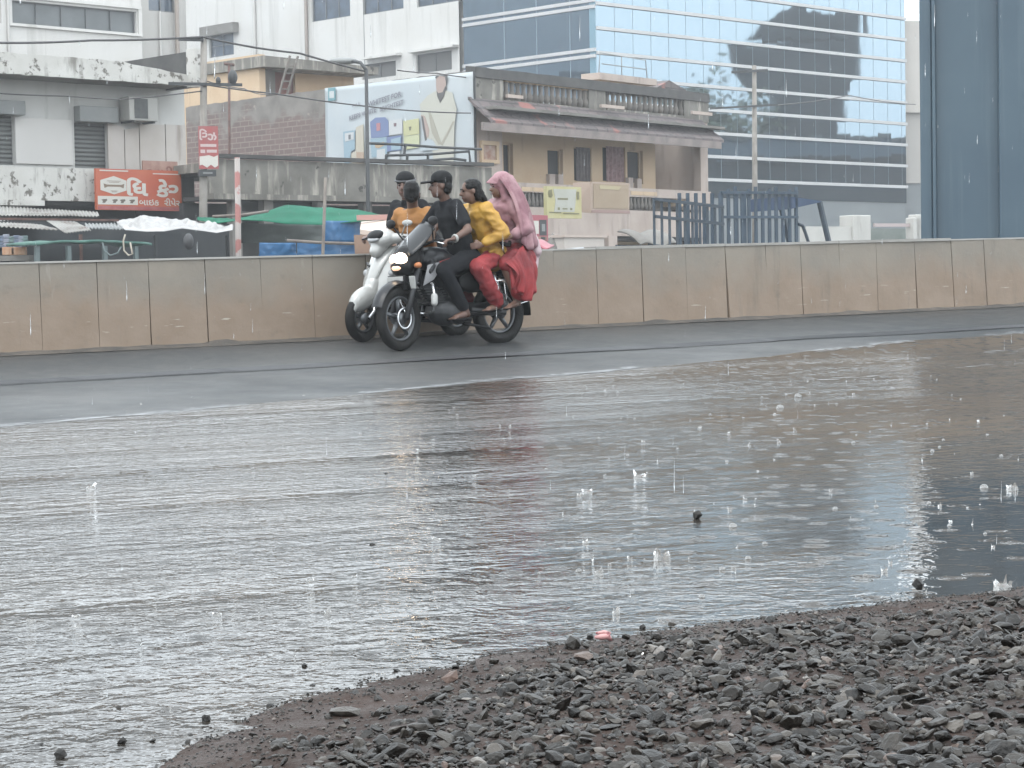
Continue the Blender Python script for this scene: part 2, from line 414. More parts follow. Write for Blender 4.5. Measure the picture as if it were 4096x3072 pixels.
# dirt washed along the foot of the barrier
m_dirt = M('wet dirt', (.045, .042, .038, 1), .8, (.085, .072, .06, 1), 5, bump=.8, bs=40)
mb = MB().smooth(); ts = axis([(-12, 30, 330)])
for i, t in enumerate(ts):
    w = .06 + .09 * max(0, mnoise.noise(Vector((t * 1.2, 9, 0))) + .35) + .03 * mnoise.noise(Vector((t * 7, 9, 4))); hz = .03 + .05 * max(0, mnoise.noise(Vector((t * 2.5, 4, 0))))
    z = road_z(0, t); mb.add([ST(-.01, t, z + hz), ST(w * .5, t, z + hz * .6), ST(w + .05, t, road_z(w, t) + .004)], [])
    if i: k = 3 * i; mb.f += [[k - 3, k, k + 1, k - 2], [k - 2, k + 1, k + 2, k - 1]]; mb.mi += [0, 0]; mb.sm += [True, True]
tag(mb.build('dirt', m_dirt, origin=Vector((0, 0, 0))), kind='stuff')

# the dark joint left by the last overlay of asphalt
m_joint = M('tar joint', (.022, .022, .024, 1), .55)
mb = MB(); ts = axis([(-12, 26, 240)]); rows = []
for t in ts:
    w = .05 + .05 * max(0, mnoise.noise(Vector((t * .8, 1, 3))) + .3) + .02 * mnoise.noise(Vector((t * 5, 1, 3))); s = 1.93 + .05 * mnoise.noise(Vector((t * .7, 5, 1)))
    rows.append((ST(s, t, road_z(1.94, t) + .014), ST(s + w, t, road_z(s + w + .02, t) + .012)))
for a, b_ in zip(rows, rows[1:]): mb.add([a[0], a[1], b_[1], b_[0]], [(0, 1, 2, 3)])
tag(mb.build('road_joint', m_joint, origin=Vector((0, 0, 0))), kind='structure')

# ------------------------------------------------------------------ the concrete barrier
bar_c = lambda r, g, b_: tuple(c * 1.21 for c in lin(r, g, b_)[:3]) + (1,)
m_conc, nt, b, tc = newmat('barrier concrete'); o = tc.outputs['Object']
sx = nt.nodes.new('ShaderNodeSeparateXYZ'); uvn = tc.outputs['UV']; nt.links.new(uvn, sx.inputs[0])
c = mix(nt, ramp(nt, noise_(nt, o, 1.1, 6, .6), .33, .68), bar_c(136, 129, 119), bar_c(152, 143, 130))
mud = math_(nt, 'ADD', sx.outputs['Y'], math_(nt, 'MULTIPLY', math_(nt, 'SUBTRACT', noise_(nt, o, 1.6, 5, .65), .5), .75))
c = mix(nt, ramp(nt, mud, .68, .32), c, mix(nt, ramp(nt, noise_(nt, o, 3, 5), .35, .65), bar_c(154, 136, 119), bar_c(145, 126, 108)))     # splashed mud
c = mix(nt, ramp(nt, noise_(nt, o, 1.0, 5, .65, (5, 5, .55)), .58, .74, 0, .55), c, bar_c(104, 98, 90))                               # runs
c = mix(nt, ramp(nt, noise_(nt, o, 1.0, 4, .6, (7, 7, .9)), .68, .74, 0, .6), c, bar_c(166, 160, 150))
scr = noise_(nt, uvn, 1.0, 3, .5, (3.2, 26, 1))
band = math_(nt, 'MULTIPLY', ramp(nt, sx.outputs['Y'], .12, .2), ramp(nt, sx.outputs['Y'], .36, .26))
c = mix(nt, math_(nt, 'MULTIPLY', ramp(nt, scr, .66, .69), band), c, bar_c(188, 180, 167))                                             # scrapes left by wheels
c = mix(nt, ramp(nt, noise_(nt, o, 6, 6, .7), .6, .75, 0, .5), c, bar_c(122, 115, 106))
nt.links.new(c, b.inputs['Base Color']); b.inputs['Roughness'].default_value = .75
bp = nt.nodes.new('ShaderNodeBump'); bp.inputs['Strength'].default_value = .5; bp.inputs['Distance'].default_value = .012
nt.links.new(noise_(nt, o, 9, 6, .65), bp.inputs['Height']); nt.links.new(bp.outputs[0], b.inputs['Normal'])
m_gap = M('barrier joint', bar_c(122, 112, 101), .9)
m_top = M('barrier coping', bar_c(154, 152, 147), .7, bar_c(140, 137, 131), 2, bump=.3)
bar = thing('concrete_barrier', 'long grey concrete crash barrier with mud stained panels along the road', 'barrier', ST(0, 5, 0))
WH = .85
mb = MB(); tj = [-30.0]; t = -30.0
while t < 46: t += .56 + random.uniform(-.05, .05); tj.append(t)
for a, b_ in zip(tj, tj[1:]):
    j = random.uniform(-.006, .006); g0, g1 = random.uniform(.002, .006), random.uniform(.002, .006)
    za, zb = base_z(a), base_z(b_); a2, b2 = a + g0, b_ - g1
    zz = lambda tt, hh: za + (zb - za) * (tt - a) / (b_ - a) + hh
    ln = random.uniform(-.015, .03)
    P = lambda s, tt, hh: ST(s, tt, zz(tt, hh))
    mb.hexa([P(-.06 + .06, a2 + ln, -.12), P(-.0 + 0, b2 + ln, -.12), P(-.2, b2, -.12), P(-.2, a2, -.12), P(-.05 + j, a2, WH - .022), P(-.05 + j, b2, WH - .022), P(-.2, b2, WH - .022), P(-.2, a2, WH - .022)])
pan = mb.build('panel', m_conc, parent=bar)
# uv height must be measured from the road, not from the bounding box: rebuild the v coordinate
me = pan.data; uv = me.uv_layers['UVMap'].data; bl = bar.location
for l in me.loops:
    p = me.vertices[l.vertex_index].co + bl; s_, t_ = st_of(p); uv[l.index].uv = (t_, p.z - base_z(t_))
mb = MB()
for a, b_ in zip(tj, tj[1:]):
    za, zb = base_z(a), base_z(b_)
    mb.hexa([ST(-.03, a, za - .2), ST(-.03, b_, zb - .2), ST(-.26, b_, zb - .2), ST(-.26, a, za - .2), ST(-.068, a, za + WH - .023), ST(-.068, b_, zb + WH - .023), ST(-.26, b_, zb + WH - .023), ST(-.26, a, za + WH - .023)])
mb.build('core', m_gap, parent=bar)
mb = MB()
for a, b_ in zip(tj[::3], tj[3::3]):
    za, zb = base_z(a), base_z(b_); j = random.uniform(-.004, .004); e = random.uniform(-.006, .012)
    mb.hexa([ST(-.042 + j, a, za + WH - .021), ST(-.042 + j, b_ - .004, zb + WH - .021), ST(-.28, b_ - .004, zb + WH - .021), ST(-.28, a, za + WH - .021), ST(-.05 + j, a, za + WH + e), ST(-.05 + j, b_ - .004, zb + WH + e), ST(-.28, b_ - .004, zb + WH + e), ST(-.28, a, za + WH + e)])
mb.build('coping', m_top, parent=bar)

# ------------------------------------------------------------------ gravel bank
m_bank, nt, b, tc = newmat('wet soil'); o = tc.outputs['Object']
c = mix(nt, ramp(nt, noise_(nt, o, 2.2, 6), .35, .68), (.028, .0155, .0115, 1), (.045, .026, .019, 1))
c = mix(nt, ramp(nt, noise_(nt, o, 60, 4, .7), .5, .75), c, (.07, .06, .053, 1)); nt.links.new(c, b.inputs['Base Color'])
nt.links.new(ramp(nt, noise_(nt, o, 5, 4), .4, .65, .55, .9), b.inputs['Roughness']); b.inputs['Specular IOR Level'].default_value = .25
bp = nt.nodes.new('ShaderNodeBump'); bp.inputs['Strength'].default_value = 1.0; bp.inputs['Distance'].default_value = .02
nt.links.new(noise_(nt, o, 38, 6, .7), bp.inputs['Height']); nt.links.new(bp.outputs[0], b.inputs['Normal'])
sheet('bank', axis([(14.0, 18.5, 80), (18.5, 60, 14)]), axis([(-60, -9, 12), (-9, 4, 200), (4, 60, 14)]), bank_z, m_bank)

m_stone, nt, b, tc = newmat('crushed stone')
at_ = nt.nodes.new('ShaderNodeAttribute'); at_.attribute_name = 'tone'
cr = nt.nodes.new('ShaderNodeValToRGB'); e = cr.color_ramp.elements
e[0].color = (.006, .0055, .005, 1); e[1].color = (.088, .077, .066, 1); e[1].position = .86
for p_, c_ in ((.35, (.0095, .0085, .0075, 1)), (.62, (.028, .0245, .0205, 1)), (.90, (.085, .052, .040, 1)), (.96, (.17, .155, .14, 1))):
    q = e.new(p_); q.color = c_
nt.links.new(at_.outputs['Fac'], cr.inputs[0])
cc = mix(nt, ramp(nt, noise_(nt, tc.outputs['Object'], 70, 4), .4, .7, 0, .5), cr.outputs[0], (.032, .026, .021, 1))
nt.links.new(cc, b.inputs['Base Color']); b.inputs['Roughness'].default_value = .42; b.inputs['Specular IOR Level'].default_value = .3
bp = nt.nodes.new('ShaderNodeBump'); bp.inputs['Strength'].default_value = .5; bp.inputs['Distance'].default_value = .006
nt.links.new(noise_(nt, tc.outputs['Object'], 130, 3), bp.inputs['Height']); nt.links.new(bp.outputs[0], b.inputs['Normal'])
_bm = bmesh.new(); bmesh.ops.create_icosphere(_bm, subdivisions=1, radius=1); _bm.verts.ensure_lookup_table()
ICO = {}
for _k in (1, 2):
    _b2 = bmesh.new(); bmesh.ops.create_icosphere(_b2, subdivisions=_k, radius=1); _b2.verts.ensure_lookup_table(); ICO[_k] = (np.array([v.co[:] for v in _b2.verts]), np.array([[v.index for v in f.verts] for f in _b2.faces])); _b2.free()
ICO_V = np.array([v.co[:] for v in _bm.verts]); ICO_F = np.array([[v.index for v in f.verts] for f in _bm.faces]); _bm.free()
def rot_rand(n):
    q = rng.normal(size=(n, 4)); q /= np.linalg.norm(q, axis=1)[:, None]; w, x, y, z = q.T
    return np.stack([np.stack([1 - 2 * (y * y + z * z), 2 * (x * y - z * w), 2 * (x * z + y * w)], 1), np.stack([2 * (x * y + z * w), 1 - 2 * (x * x + z * z), 2 * (y * z - x * w)], 1), np.stack([2 * (x * z - y * w), 2 * (y * z + x * w), 1 - 2 * (x * x + y * y)], 1)], 1)
def facet(n, lod=1):
    """n stones: the 42 points of a ball squeezed by a few random flat cuts, which leaves angular faces"""
    V = np.repeat(ICO[lod][0][None], n, 0).copy()
    for k in range(9 if lod == 1 else 13):
        d = rng.normal(size=(n, 3)); d /= np.linalg.norm(d, axis=1)[:, None]; h = rng.uniform(.42, .85, n)
        over = np.maximum(np.einsum('nvc,nc->nv', V, d) - h[:, None], 0); V -= over[..., None] * d[:, None, :]
    return V
def stones_mesh(name, pos, size, mat, lod=1):
    IV, IF = ICO[lod]
    n = len(pos); V = facet(n, lod) * (np.stack([np.ones(n), rng.uniform(.5, .92, n), rng.uniform(.3, .6, n)], 1) * size[:, None])[:, None, :]
    Rm = rot_rand(n); yaw = rng.uniform(0, 6.28, n); tilt = rng.normal(0, .33, (n, 2))
    cz, sz = np.cos(yaw), np.sin(yaw)
    Rz = np.zeros((n, 3, 3)); Rz[:, 0, 0] = cz; Rz[:, 0, 1] = -sz; Rz[:, 1, 0] = sz; Rz[:, 1, 1] = cz; Rz[:, 2, 2] = 1
    Rx = np.zeros((n, 3, 3)); Rx[:, 0, 0] = 1; Rx[:, 1, 1] = np.cos(tilt[:, 0]); Rx[:, 1, 2] = -np.sin(tilt[:, 0]); Rx[:, 2, 1] = np.sin(tilt[:, 0]); Rx[:, 2, 2] = np.cos(tilt[:, 0])
    Ry = np.zeros((n, 3, 3)); Ry[:, 1, 1] = 1; Ry[:, 0, 0] = np.cos(tilt[:, 1]); Ry[:, 0, 2] = np.sin(tilt[:, 1]); Ry[:, 2, 0] = -np.sin(tilt[:, 1]); Ry[:, 2, 2] = np.cos(tilt[:, 1])
    V = np.einsum('nij,nvj->nvi', Rz @ Rx @ Ry, V) + pos[:, None, :]
    nv = IV.shape[0]; F = (IF[None] + (np.arange(n) * nv)[:, None, None]).reshape(-1, 3)
    me = bpy.data.meshes.new(name); me.vertices.add(n * nv); me.vertices.foreach_set('co', V.reshape(-1))
    me.loops.add(F.size); me.loops.foreach_set('vertex_index', F.reshape(-1)); me.polygons.add(len(F))
    me.polygons.foreach_set('loop_start', np.arange(0, F.size, 3)); me.update(calc_edges=True); me.polygons.foreach_set('use_smooth', [False] * len(F))
    a = me.attributes.new('tone', 'FLOAT', 'POINT'); a.data.foreach_set('value', np.repeat(np.clip(rng.beta(2.0, 2.4, n) + (rng.random(n) < .03) * .4, 0, 1), nv))
    me.materials.append(mat); ob = bpy.data.objects.new(name, me); COL.objects.link(ob); return ob
ps, sz = [], []
N = 74000
for k in range(N):
    t = random.uniform(-6.8, .8); s = bank_edge(t) - .1 + 3.0 * random.random(); d = s - bank_edge(t)
    keep = .10 if d < .06 else (.22 if d < .26 else 1.0)
    nz = mnoise.noise(Vector((s * 1.1, t * 1.1, 3)))
    if d < .8 and nz > .05: keep *= .4
    if random.random() > keep: continue
    r_ = min(max(random.lognormvariate(math.log(.0092), .46), .004), .028)
    if d < .3: r_ *= .75
    P = ST(s, t, bank_z(s, t) + r_ * random.uniform(-.1, .6)); ps.append(P[:]); sz.append(r_)
for k in range(26000):       # grit between and below the stones
    t = random.uniform(-6.2, .4); s = bank_edge(t) - .06 + 1.9 * random.random() ** 1.6
    r_ = random.uniform(.0022, .0062); ps.append(ST(s, t, bank_z(s, t) + r_ * random.uniform(-.2, .5))[:]); sz.append(r_)
ps, sz = np.array(ps), np.array(sz); big = sz > .0105
tag(stones_mesh('gravel', ps[big], sz[big], m_stone, 2), kind='stuff'); tag(stones_mesh('grit', ps[~big], sz[~big], m_stone), kind='stuff')

# single stones that stand out
def one_stone(px, py, w, label, name='stone', tone=.2, flat=.6, on='water', lift=.3, group=None, seed=0, col=None):
    d = ray(px, py); z = 0.0; P = None
    for _ in range(8):
        P = CAM + d * ((z - CAMH) / d.z); s, t = st_of(P); z = 0 if on == 'water' else bank_z(s, t)
    r_ = w / 2 * P.y / FPX
    rs = np.random.default_rng(seed + 11); V = ICO_V.copy()
    for k in range(8):
        q = rs.normal(size=3); q /= np.linalg.norm(q); V -= np.maximum(V @ q - rs.uniform(.45, .85), 0)[:, None] * q
    V *= np.array([1, .8, flat]) * r_; a = rs.uniform(-.5, .5); ca, sa = math.cos(a), math.sin(a)
    V = V @ np.array([[ca, 0, sa], [0, 1, 0], [-sa, 0, ca]]).T
    mb = MB(); mb.add([P + Vector(v) + Vector((0, 0, r_ * flat * lift)) for v in V], [tuple(f) for f in ICO_F])
    ob = mb.build(name, col or m_stone); 
    a_ = ob.data.attributes.new('tone', 'FLOAT', 'POINT'); a_.data.foreach_set('value', [tone] * len(ob.data.vertices))
    tag(ob, label, 'stone', group); return ob
SW = 'stones standing out of the flood water'
one_stone(697, 519, 13, 'dark pointed stone alone in the middle of the grey puddle', tone=.02, flat=.95, lift=.5, seed=1, group=SW)
one_stone(373, 545, 8, 'small dark stone in the rippled water below the headlight reflection', tone=.05, seed=2, group=SW)
one_stone(919, 592, 15, 'dark rounded stone standing upright where the bright reflection meets the bank', tone=.03, flat=1.3, lift=.8, seed=3, group=SW)
one_stone(206, 721, 12, 'blocky dark stone in the water beside the left tip of the bank', tone=.08, flat=.9, lift=.5, seed=4, group=SW)
one_stone(60, 758, 17, 'largest dark stone in the bottom left corner of the water', tone=.08, flat=1.0, lift=.4, seed=5, group=SW)
one_stone(305, 667, 9, 'lone dark stone in rippled water a little way off the bank edge', tone=.1, flat=.7, lift=.4, seed=6, group=SW)
one_stone(313, 686, 8, 'dark stone touching the bank edge below the lone one', tone=.12, seed=7, group=SW)
one_stone(187, 743, 10, 'dark stone next to the bank tip, rightmost of the small row', tone=.1, seed=8, group=SW)
one_stone(153, 742, 9, 'dark stone in the middle of the small row in the bottom left water', tone=.1, seed=9, group=SW)
one_stone(122, 744, 11, 'tall dark stone at the left end of the small row', tone=.06, flat=1.1, seed=10, group=SW)
one_stone(40, 745, 9, 'flat dark stone above the largest one in the bottom left corner', tone=.1, flat=.4, seed=11, group=SW)
one_stone(119, 708, 7, 'dark stone in open water at the left, above the small row', tone=.1, seed=12, group=SW)
one_stone(386, 474, 6, 'tiny dark stone in the white ripples left of the headlight reflection', tone=.06, seed=13, group=SW)
one_stone(643, 629, 9, 'black stone just off the bank, right of the pink lump', tone=.02, flat=.9, seed=14, group=SW)
SB = 'larger stones lying on the gravel bank'
one_stone(575, 648, 26, 'pale ridged triangular stone at the water edge left of the pink lump', tone=.5, flat=.75, on='bank', lift=.5, seed=15, group=SB)
one_stone(590, 640, 12, 'dark stone leaning against the pink lump', tone=.03, flat=.9, on='bank', lift=.5, seed=16, group=SB)
one_stone(449, 682, 24, 'round tan and black stone on the brown soil near the water edge', tone=.90, flat=.75, on='bank', lift=.5, seed=17, group=SB)
one_stone(574, 717, 22, 'square black stone among the grey gravel', tone=.02, flat=.8, on='bank', lift=.5, seed=18, group=SB)
one_stone(345, 715, 40, 'long flat pale slab of stone on the left of the bank', tone=.72, flat=.28, on='bank', lift=.6, seed=19, group=SB)
one_stone(690, 655, 14, 'dark stone on the brown soil right of the white chip', tone=.05, flat=.7, on='bank', lift=.4, seed=20, group=SB)
one_stone(1015, 655, 26, 'light grey flat stone at the right edge of the bank', tone=.8, flat=.5, on='bank', lift=.5, seed=21, group=SB)
one_stone(770, 622, 18, 'broad dark stone at the top of the gravel by the water', tone=.05, flat=.5, on='bank', lift=.5, seed=22, group=SB)
one_stone(832, 682, 30, 'mid grey broad stone lying flat among dark gravel', tone=.66, flat=.4, on='bank', lift=.5, seed=23, group=SB)
m_chip = M('white chip', (.7, .68, .64, 1), .5)
one_stone(499, 677, 15, 'small white chip with an orange end lying on the brown soil', 'paper_scrap', flat=.35, on='bank', seed=24, col=m_chip)
one_stone(643, 655, 6, 'tiny white pebble on the brown soil below the black stone', 'pebble', flat=.8, on='bank', seed=25, col=m_chip)
m_pink = M('pink plastic', lin(226, 168, 165), .4, lin(150, 70, 78), 55, .5, .6)
def pink():
    mb = MB().smooth(); P = CAM + ray(604, 643) * ((.0 - CAMH) / ray(604, 643).z); k = P.y / FPX
    mb.tube([P + Vector((-9, 0, 6)) * k, P + Vector((-3, -2, 6.5)) * k, P + Vector((4, 0, 7)) * k, P + Vector((7, 2, 2)) * k], [1.5 * k, 3.2 * k, 3.5 * k, 2 * k], 10)
    mb.tube([P + Vector((-8, 0, 10)) * k, P + Vector((0, 1, 11)) * k, P + Vector((6, 1, 8)) * k], [1.2 * k, 2 * k, 3 * k], 10)
    return tag(mb.build('wrapper', m_pink), 'crumpled pink plastic lump on the water edge of the bank', 'litter')
pink()

# ------------------------------------------------------------------ rain splashes
m_spl, nt, b, tc = newmat('splash water'); b.inputs['Base Color'].default_value = (.80, .79, .77, 1); b.inputs['Roughness'].default_value = .22
b.inputs['Transmission Weight'].default_value = .86; b.inputs['IOR'].default_value = 1.33
def splash_geo(mb, P, r_, h_, rs, kind):
    if kind == 0:      # a crown with a few spikes
        n = 11; vs = []; ph = rs.uniform(0, 6.28)
        sp = [rs.choice([.45, .6, 1.0]) if rs.random() < .55 else .35 for _ in range(n)]
        for k in range(n):
            a = 2 * math.pi * k / n + ph; c_, s_ = math.cos(a), math.sin(a)
            vs += [P + Vector((c_ * r_, s_ * r_, -.002)), P + Vector((c_ * r_ * .86, s_ * r_ * .86, h_ * .35)), P + Vector((c_ * r_ * (.8 + .25 * sp[k]), s_ * r_ * (.8 + .25 * sp[k]), h_ * sp[k]))]
        fs = []
        for k in range(n):
            q = 3 * k; w = 3 * ((k + 1) % n); fs += [(q, w, w + 1, q + 1), (q + 1, w + 1, w + 2, q + 2)]
        mb.add(vs, fs)
    elif kind == 1:    # a bubble
        mb.ell(P, (r_, r_, r_ * .9), None, 12, 8)
    else:              # a thrown jet with a bead
        mb.tube([P, P + Vector((r_ * .2, 0, h_ * .5)), P + Vector((r_ * .35, 0, h_))], [r_ * .45, r_ * .16, r_ * .05], 7); mb.ell(P + Vector((r_ * .4, 0, h_ * 1.15)), (r_ * .16,) * 3, None, 8, 6)
def at_water(px, py):
    d = ray(px, py); z = 0.0
    for _ in range(10):
        P = CAM + d * ((z - CAMH) / d.z); s, t = st_of(P); z = water_z(s, t) if s > water_edge(t) else road_z(s, t)
    P.z = z; return P
BIG = [(662, 560, 19, 18, 0, 'largest splash crown, in the middle of the grey puddle'), (1000, 590, 15, 22, 0, 'tall two horned splash by the bank at the right'), (640, 478, 14, 11, 0, 'wide low splash crown in the centre of the puddle'),
       (733, 527, 9, 8, 1, 'round bubble right of the dark pointed stone'), (1012, 490, 13, 11, 0, 'splash crown at the right edge beside the bright reflection'), (587, 492, 12, 6, 0, 'flat ring splash left of the wide crown'), (599, 575, 10, 11, 0, 'boxy splash between the bank and the largest crown'),
       (780, 408, 8, 8, 1, 'pale bubble far out on the puddle'), (798, 397, 8, 7, 1, 'pale bubble beyond the other far one'), (984, 488, 9, 9, 1, 'bubble left of the right edge splash'), (748, 559, 7, 6, 1, 'small bubble below the dark pointed stone'), (616, 614, 8, 10, 0, 'upright splash just off the bank above the pink lump'),
       (217, 615, 11, 6, 0, 'low splash in the left ripples'), (76, 617, 10, 6, 0, 'low splash at the far left of the ripples'), (31, 622, 10, 7, 0, 'brown low splash at the left edge'), (310, 582, 9, 5, 0, 'low splash in ripples left of the grey puddle'), (436, 540, 10, 5, 0, 'splash beside the edge of the dark reflection'), (91, 488, 11, 6, 0, 'brown splash in the white ripples at the left')]
for k, (px, py, w, h_, kd, lb) in enumerate(BIG):
    P = at_water(px, py); q = P.y / FPX; mb = MB().smooth(); splash_geo(mb, P, w / 2 * q, h_ * q * .8, random.Random(k), kd)
    tag(mb.build('splash', m_spl), lb, 'splash', 'big splashes of the rain')
mb = MB().smooth(); rs = random.Random(4)
for k in range(480):
    px = rs.uniform(-60, 1084); py = 372 + 320 * rs.random() ** 1.5
    if px < 560 and rs.random() < .75: continue
    P = at_water(px, py); s, t = st_of(P)
    if s > bank_edge(t) - .05: continue
    r_ = rs.uniform(.003, .011); splash_geo(mb, P, r_, r_ * rs.uniform(.9, 2.6), rs, rs.choice([0, 0, 1, 1, 2]))
tag(mb.build('splashes', m_spl, origin=Vector((0, 0, 0))), kind='stuff')

# falling rain, near and far
m_rain, nt, b, tc = newmat('falling drops'); b.inputs['Base Color'].default_value = (.95, .96, .97, 1); b.inputs['Roughness'].default_value = .1; b.inputs['Transmission Weight'].default_value = .8; b.inputs['IOR'].default_value = 1.33
mb = MB().smooth(); rs = random.Random(12)
for k in range(380):
    D = 3 + 19 * rs.random() ** .8; P = at(rs.uniform(-80, 1100), rs.uniform(0, 700), D); s, t = st_of(P)
    if s < .3 or s > 18 or P.z < .05: continue
    L = rs.uniform(.02, .06); r_ = rs.uniform(.0005, .0011); sl_ = Vector((rs.gauss(.02, .012), 0, 1)) * L; mb.tube([P, P + sl_ * .4, P + sl_], [r_ * .6, r_, r_ * .2], 5)
tag(mb.build('rain', m_rain, origin=Vector((0, 0, 0))), kind='stuff')
# ================================================================== buildings behind the barrier
Z1 = lambda x, y: (x * .1627, y * .1627)
Z2 = lambda x, y: (225 + x * .1627, y * .1627)
Z3 = lambda x, y: (450 + x * .1627, y * .1627)
Z4 = lambda x, y: (675 + x * .1658, y * .1658)
def RZ(F, Z, x0, y0, x1, y1, v=0.0):
    a, b_ = Z(x0, y0), Z(x1, y1); return F.rect(a[0], a[1], b_[0], b_[1], v)
# materials
m_peel = M('peeling lime wash', lin(236, 234, 228), .85, lin(218, 215, 208), 1.2, streak=lin(150, 146, 138), ss=(2.4, 2.4, .5), slo=.56, shi=.72, speck=lin(122, 117, 109), spl=.57, sps=3.6, bump=.25)
m_white = M('white painted wall', lin(246, 244, 240), .8, lin(238, 235, 229), .3, streak=lin(200, 197, 190), ss=(1.3, 1.3, .07), slo=.54, shi=.75, speck=lin(150, 146, 140), spl=.74, sps=1.3)
m_mould = M('weathered grey concrete', lin(150, 146, 138), .9, lin(118, 114, 107), 1.0, streak=lin(196, 190, 178), ss=(3.2, 3.2, .5), slo=.52, shi=.66, speck=lin(78, 75, 70), spl=.63, sps=2.6, bump=.3)
m_dark = M('shop interior shade', lin(64, 64, 66), .9, lin(78, 76, 74), .6)  # dark colour stands in for the shade inside shops and openings
m_grime = M('grimy plaster', lin(150, 146, 140), .9, lin(126, 122, 116), .9, speck=lin(90, 86, 80), spl=.66, sps=2)
m_lgrey = M('grey sheet metal', lin(158, 160, 158), .5, lin(140, 143, 142), 1.2)
m_winglass = M('dim window glass', lin(92, 110, 130), .12, lin(70, 84, 100), 1.3, spec=.8)
m_louv = M('grey louvre glass', lin(100, 106, 108), .3, lin(120, 126, 128), .8)
m_wframe = M('window frame grey', lin(112, 114, 116), .5)
m_pipe = M('rain pipe', lin(196, 194, 190), .6); m_brpipe = M('brown pipe', lin(150, 138, 128), .6)
m_cream = M('cream plaster', lin(244, 216, 182), .85, lin(232, 200, 164), .7, streak=lin(176, 156, 134), ss=(1.6, 1.6, .2), slo=.58, shi=.76)
m_pinkw = M('pink white plaster', lin(222, 205, 194), .85, lin(206, 188, 176), .8, streak=lin(170, 156, 146), ss=(2, 2, .3), slo=.56, shi=.75)
m_shut, nt, b, tc = newmat('roller shutter'); sx = nt.nodes.new('ShaderNodeSeparateXYZ'); nt.links.new(tc.outputs['UV'], sx.inputs[0])
wv = math_(nt, 'ABSOLUTE', math_(nt, 'SINE', math_(nt, 'MULTIPLY', sx.outputs['Y'], 26.0)))
nt.links.new(mix(nt, wv, lin(98, 100, 98), lin(134, 136, 133)), b.inputs['Base Color']); b.inputs['Roughness'].default_value = .5; b.inputs['Metallic'].default_value = .2
bp = nt.nodes.new('ShaderNodeBump'); bp.inputs['Distance'].default_value = .03; nt.links.new(wv, bp.inputs['Height']); nt.links.new(bp.outputs[0], b.inputs['Normal'])
m_board = M('white board', lin(240, 236, 231), .6, lin(232, 228, 223), .6)
m_ply = M('beige sheet', lin(226, 217, 209), .7, lin(214, 203, 193), .9, streak=lin(184, 172, 162), ss=(2, 2, .3), slo=.6, shi=.75)
m_brick, nt, b, tc = newmat('worn brick wall')
bt = nt.nodes.new('ShaderNodeTexBrick'); nt.links.new(tc.outputs['UV'], bt.inputs['Vector']); bt.inputs['Scale'].default_value = 1.0
bt.inputs['Brick Width'].default_value = .52; bt.inputs['Row Height'].default_value = .2; bt.inputs['Mortar Size'].default_value = .022
bt.inputs['Color1'].default_value = lin(142, 120, 114); bt.inputs['Color2'].default_value = lin(128, 110, 106); bt.inputs['Mortar'].default_value = lin(164, 150, 142)
o = tc.outputs['Object']; sx = nt.nodes.new('ShaderNodeSeparateXYZ'); nt.links.new(o, sx.inputs[0])
c = mix(nt, ramp(nt, noise_(nt, o, .8, 5), .48, .75), bt.outputs[0], lin(138, 120, 114))
pl = math_(nt, 'ADD', math_(nt, 'MULTIPLY', sx.outputs['Z'], .5), math_(nt, 'MULTIPLY', noise_(nt, o, .55, 4), 2.2))
c = mix(nt, ramp(nt, pl, 4.75, 4.95), c, mix(nt, ramp(nt, noise_(nt, o, 1.1, 6), .35, .65), lin(132, 126, 121), lin(160, 154, 147)))
c = mix(nt, ramp(nt, noise_(nt, o, 3.0, 5, .65), .64, .70), c, lin(178, 166, 156))
nt.links.new(c, b.inputs['Base Color']); b.inputs['Roughness'].default_value = .9
m_rtile, nt, b, tc = newmat('old roof tiles')
bt = nt.nodes.new('ShaderNodeTexBrick'); nt.links.new(tc.outputs['UV'], bt.inputs['Vector']); bt.inputs['Scale'].default_value = 1.0
bt.inputs['Brick Width'].default_value = .62; bt.inputs['Row Height'].default_value = .3; bt.inputs['Mortar Size'].default_value = .03; bt.offset = .5
bt.inputs['Color1'].default_value = lin(128, 116, 114); bt.inputs['Color2'].default_value = lin(110, 102, 102); bt.inputs['Mortar'].default_value = lin(84, 78, 78)
c = mix(nt, ramp(nt, noise_(nt, tc.outputs['Object'], .9, 4), .62, .68), bt.outputs[0], lin(170, 116, 108))
nt.links.new(c, b.inputs['Base Color']); b.inputs['Roughness'].default_value = .8
m_rust = M('rusty steel', lin(126, 92, 84), .8, lin(96, 72, 66), 5)
m_dsteel = M('dark steel', lin(66, 68, 70), .6)
m_zinc, nt, b, tc = newmat('corrugated sheet'); sx = nt.nodes.new('ShaderNodeSeparateXYZ'); nt.links.new(tc.outputs['Object'], sx.inputs[0])
c = mix(nt, ramp(nt, noise_(nt, tc.outputs['Object'], 1.4, 5), .35, .65), lin(186, 184, 178), lin(150, 146, 140)); c = mix(nt, ramp(nt, noise_(nt, tc.outputs['Object'], 3, 5), .58, .7), c, lin(120, 100, 92))
nt.links.new(c, b.inputs['Base Color']); b.inputs['Roughness'].default_value = .55; b.inputs['Metallic'].default_value = .15

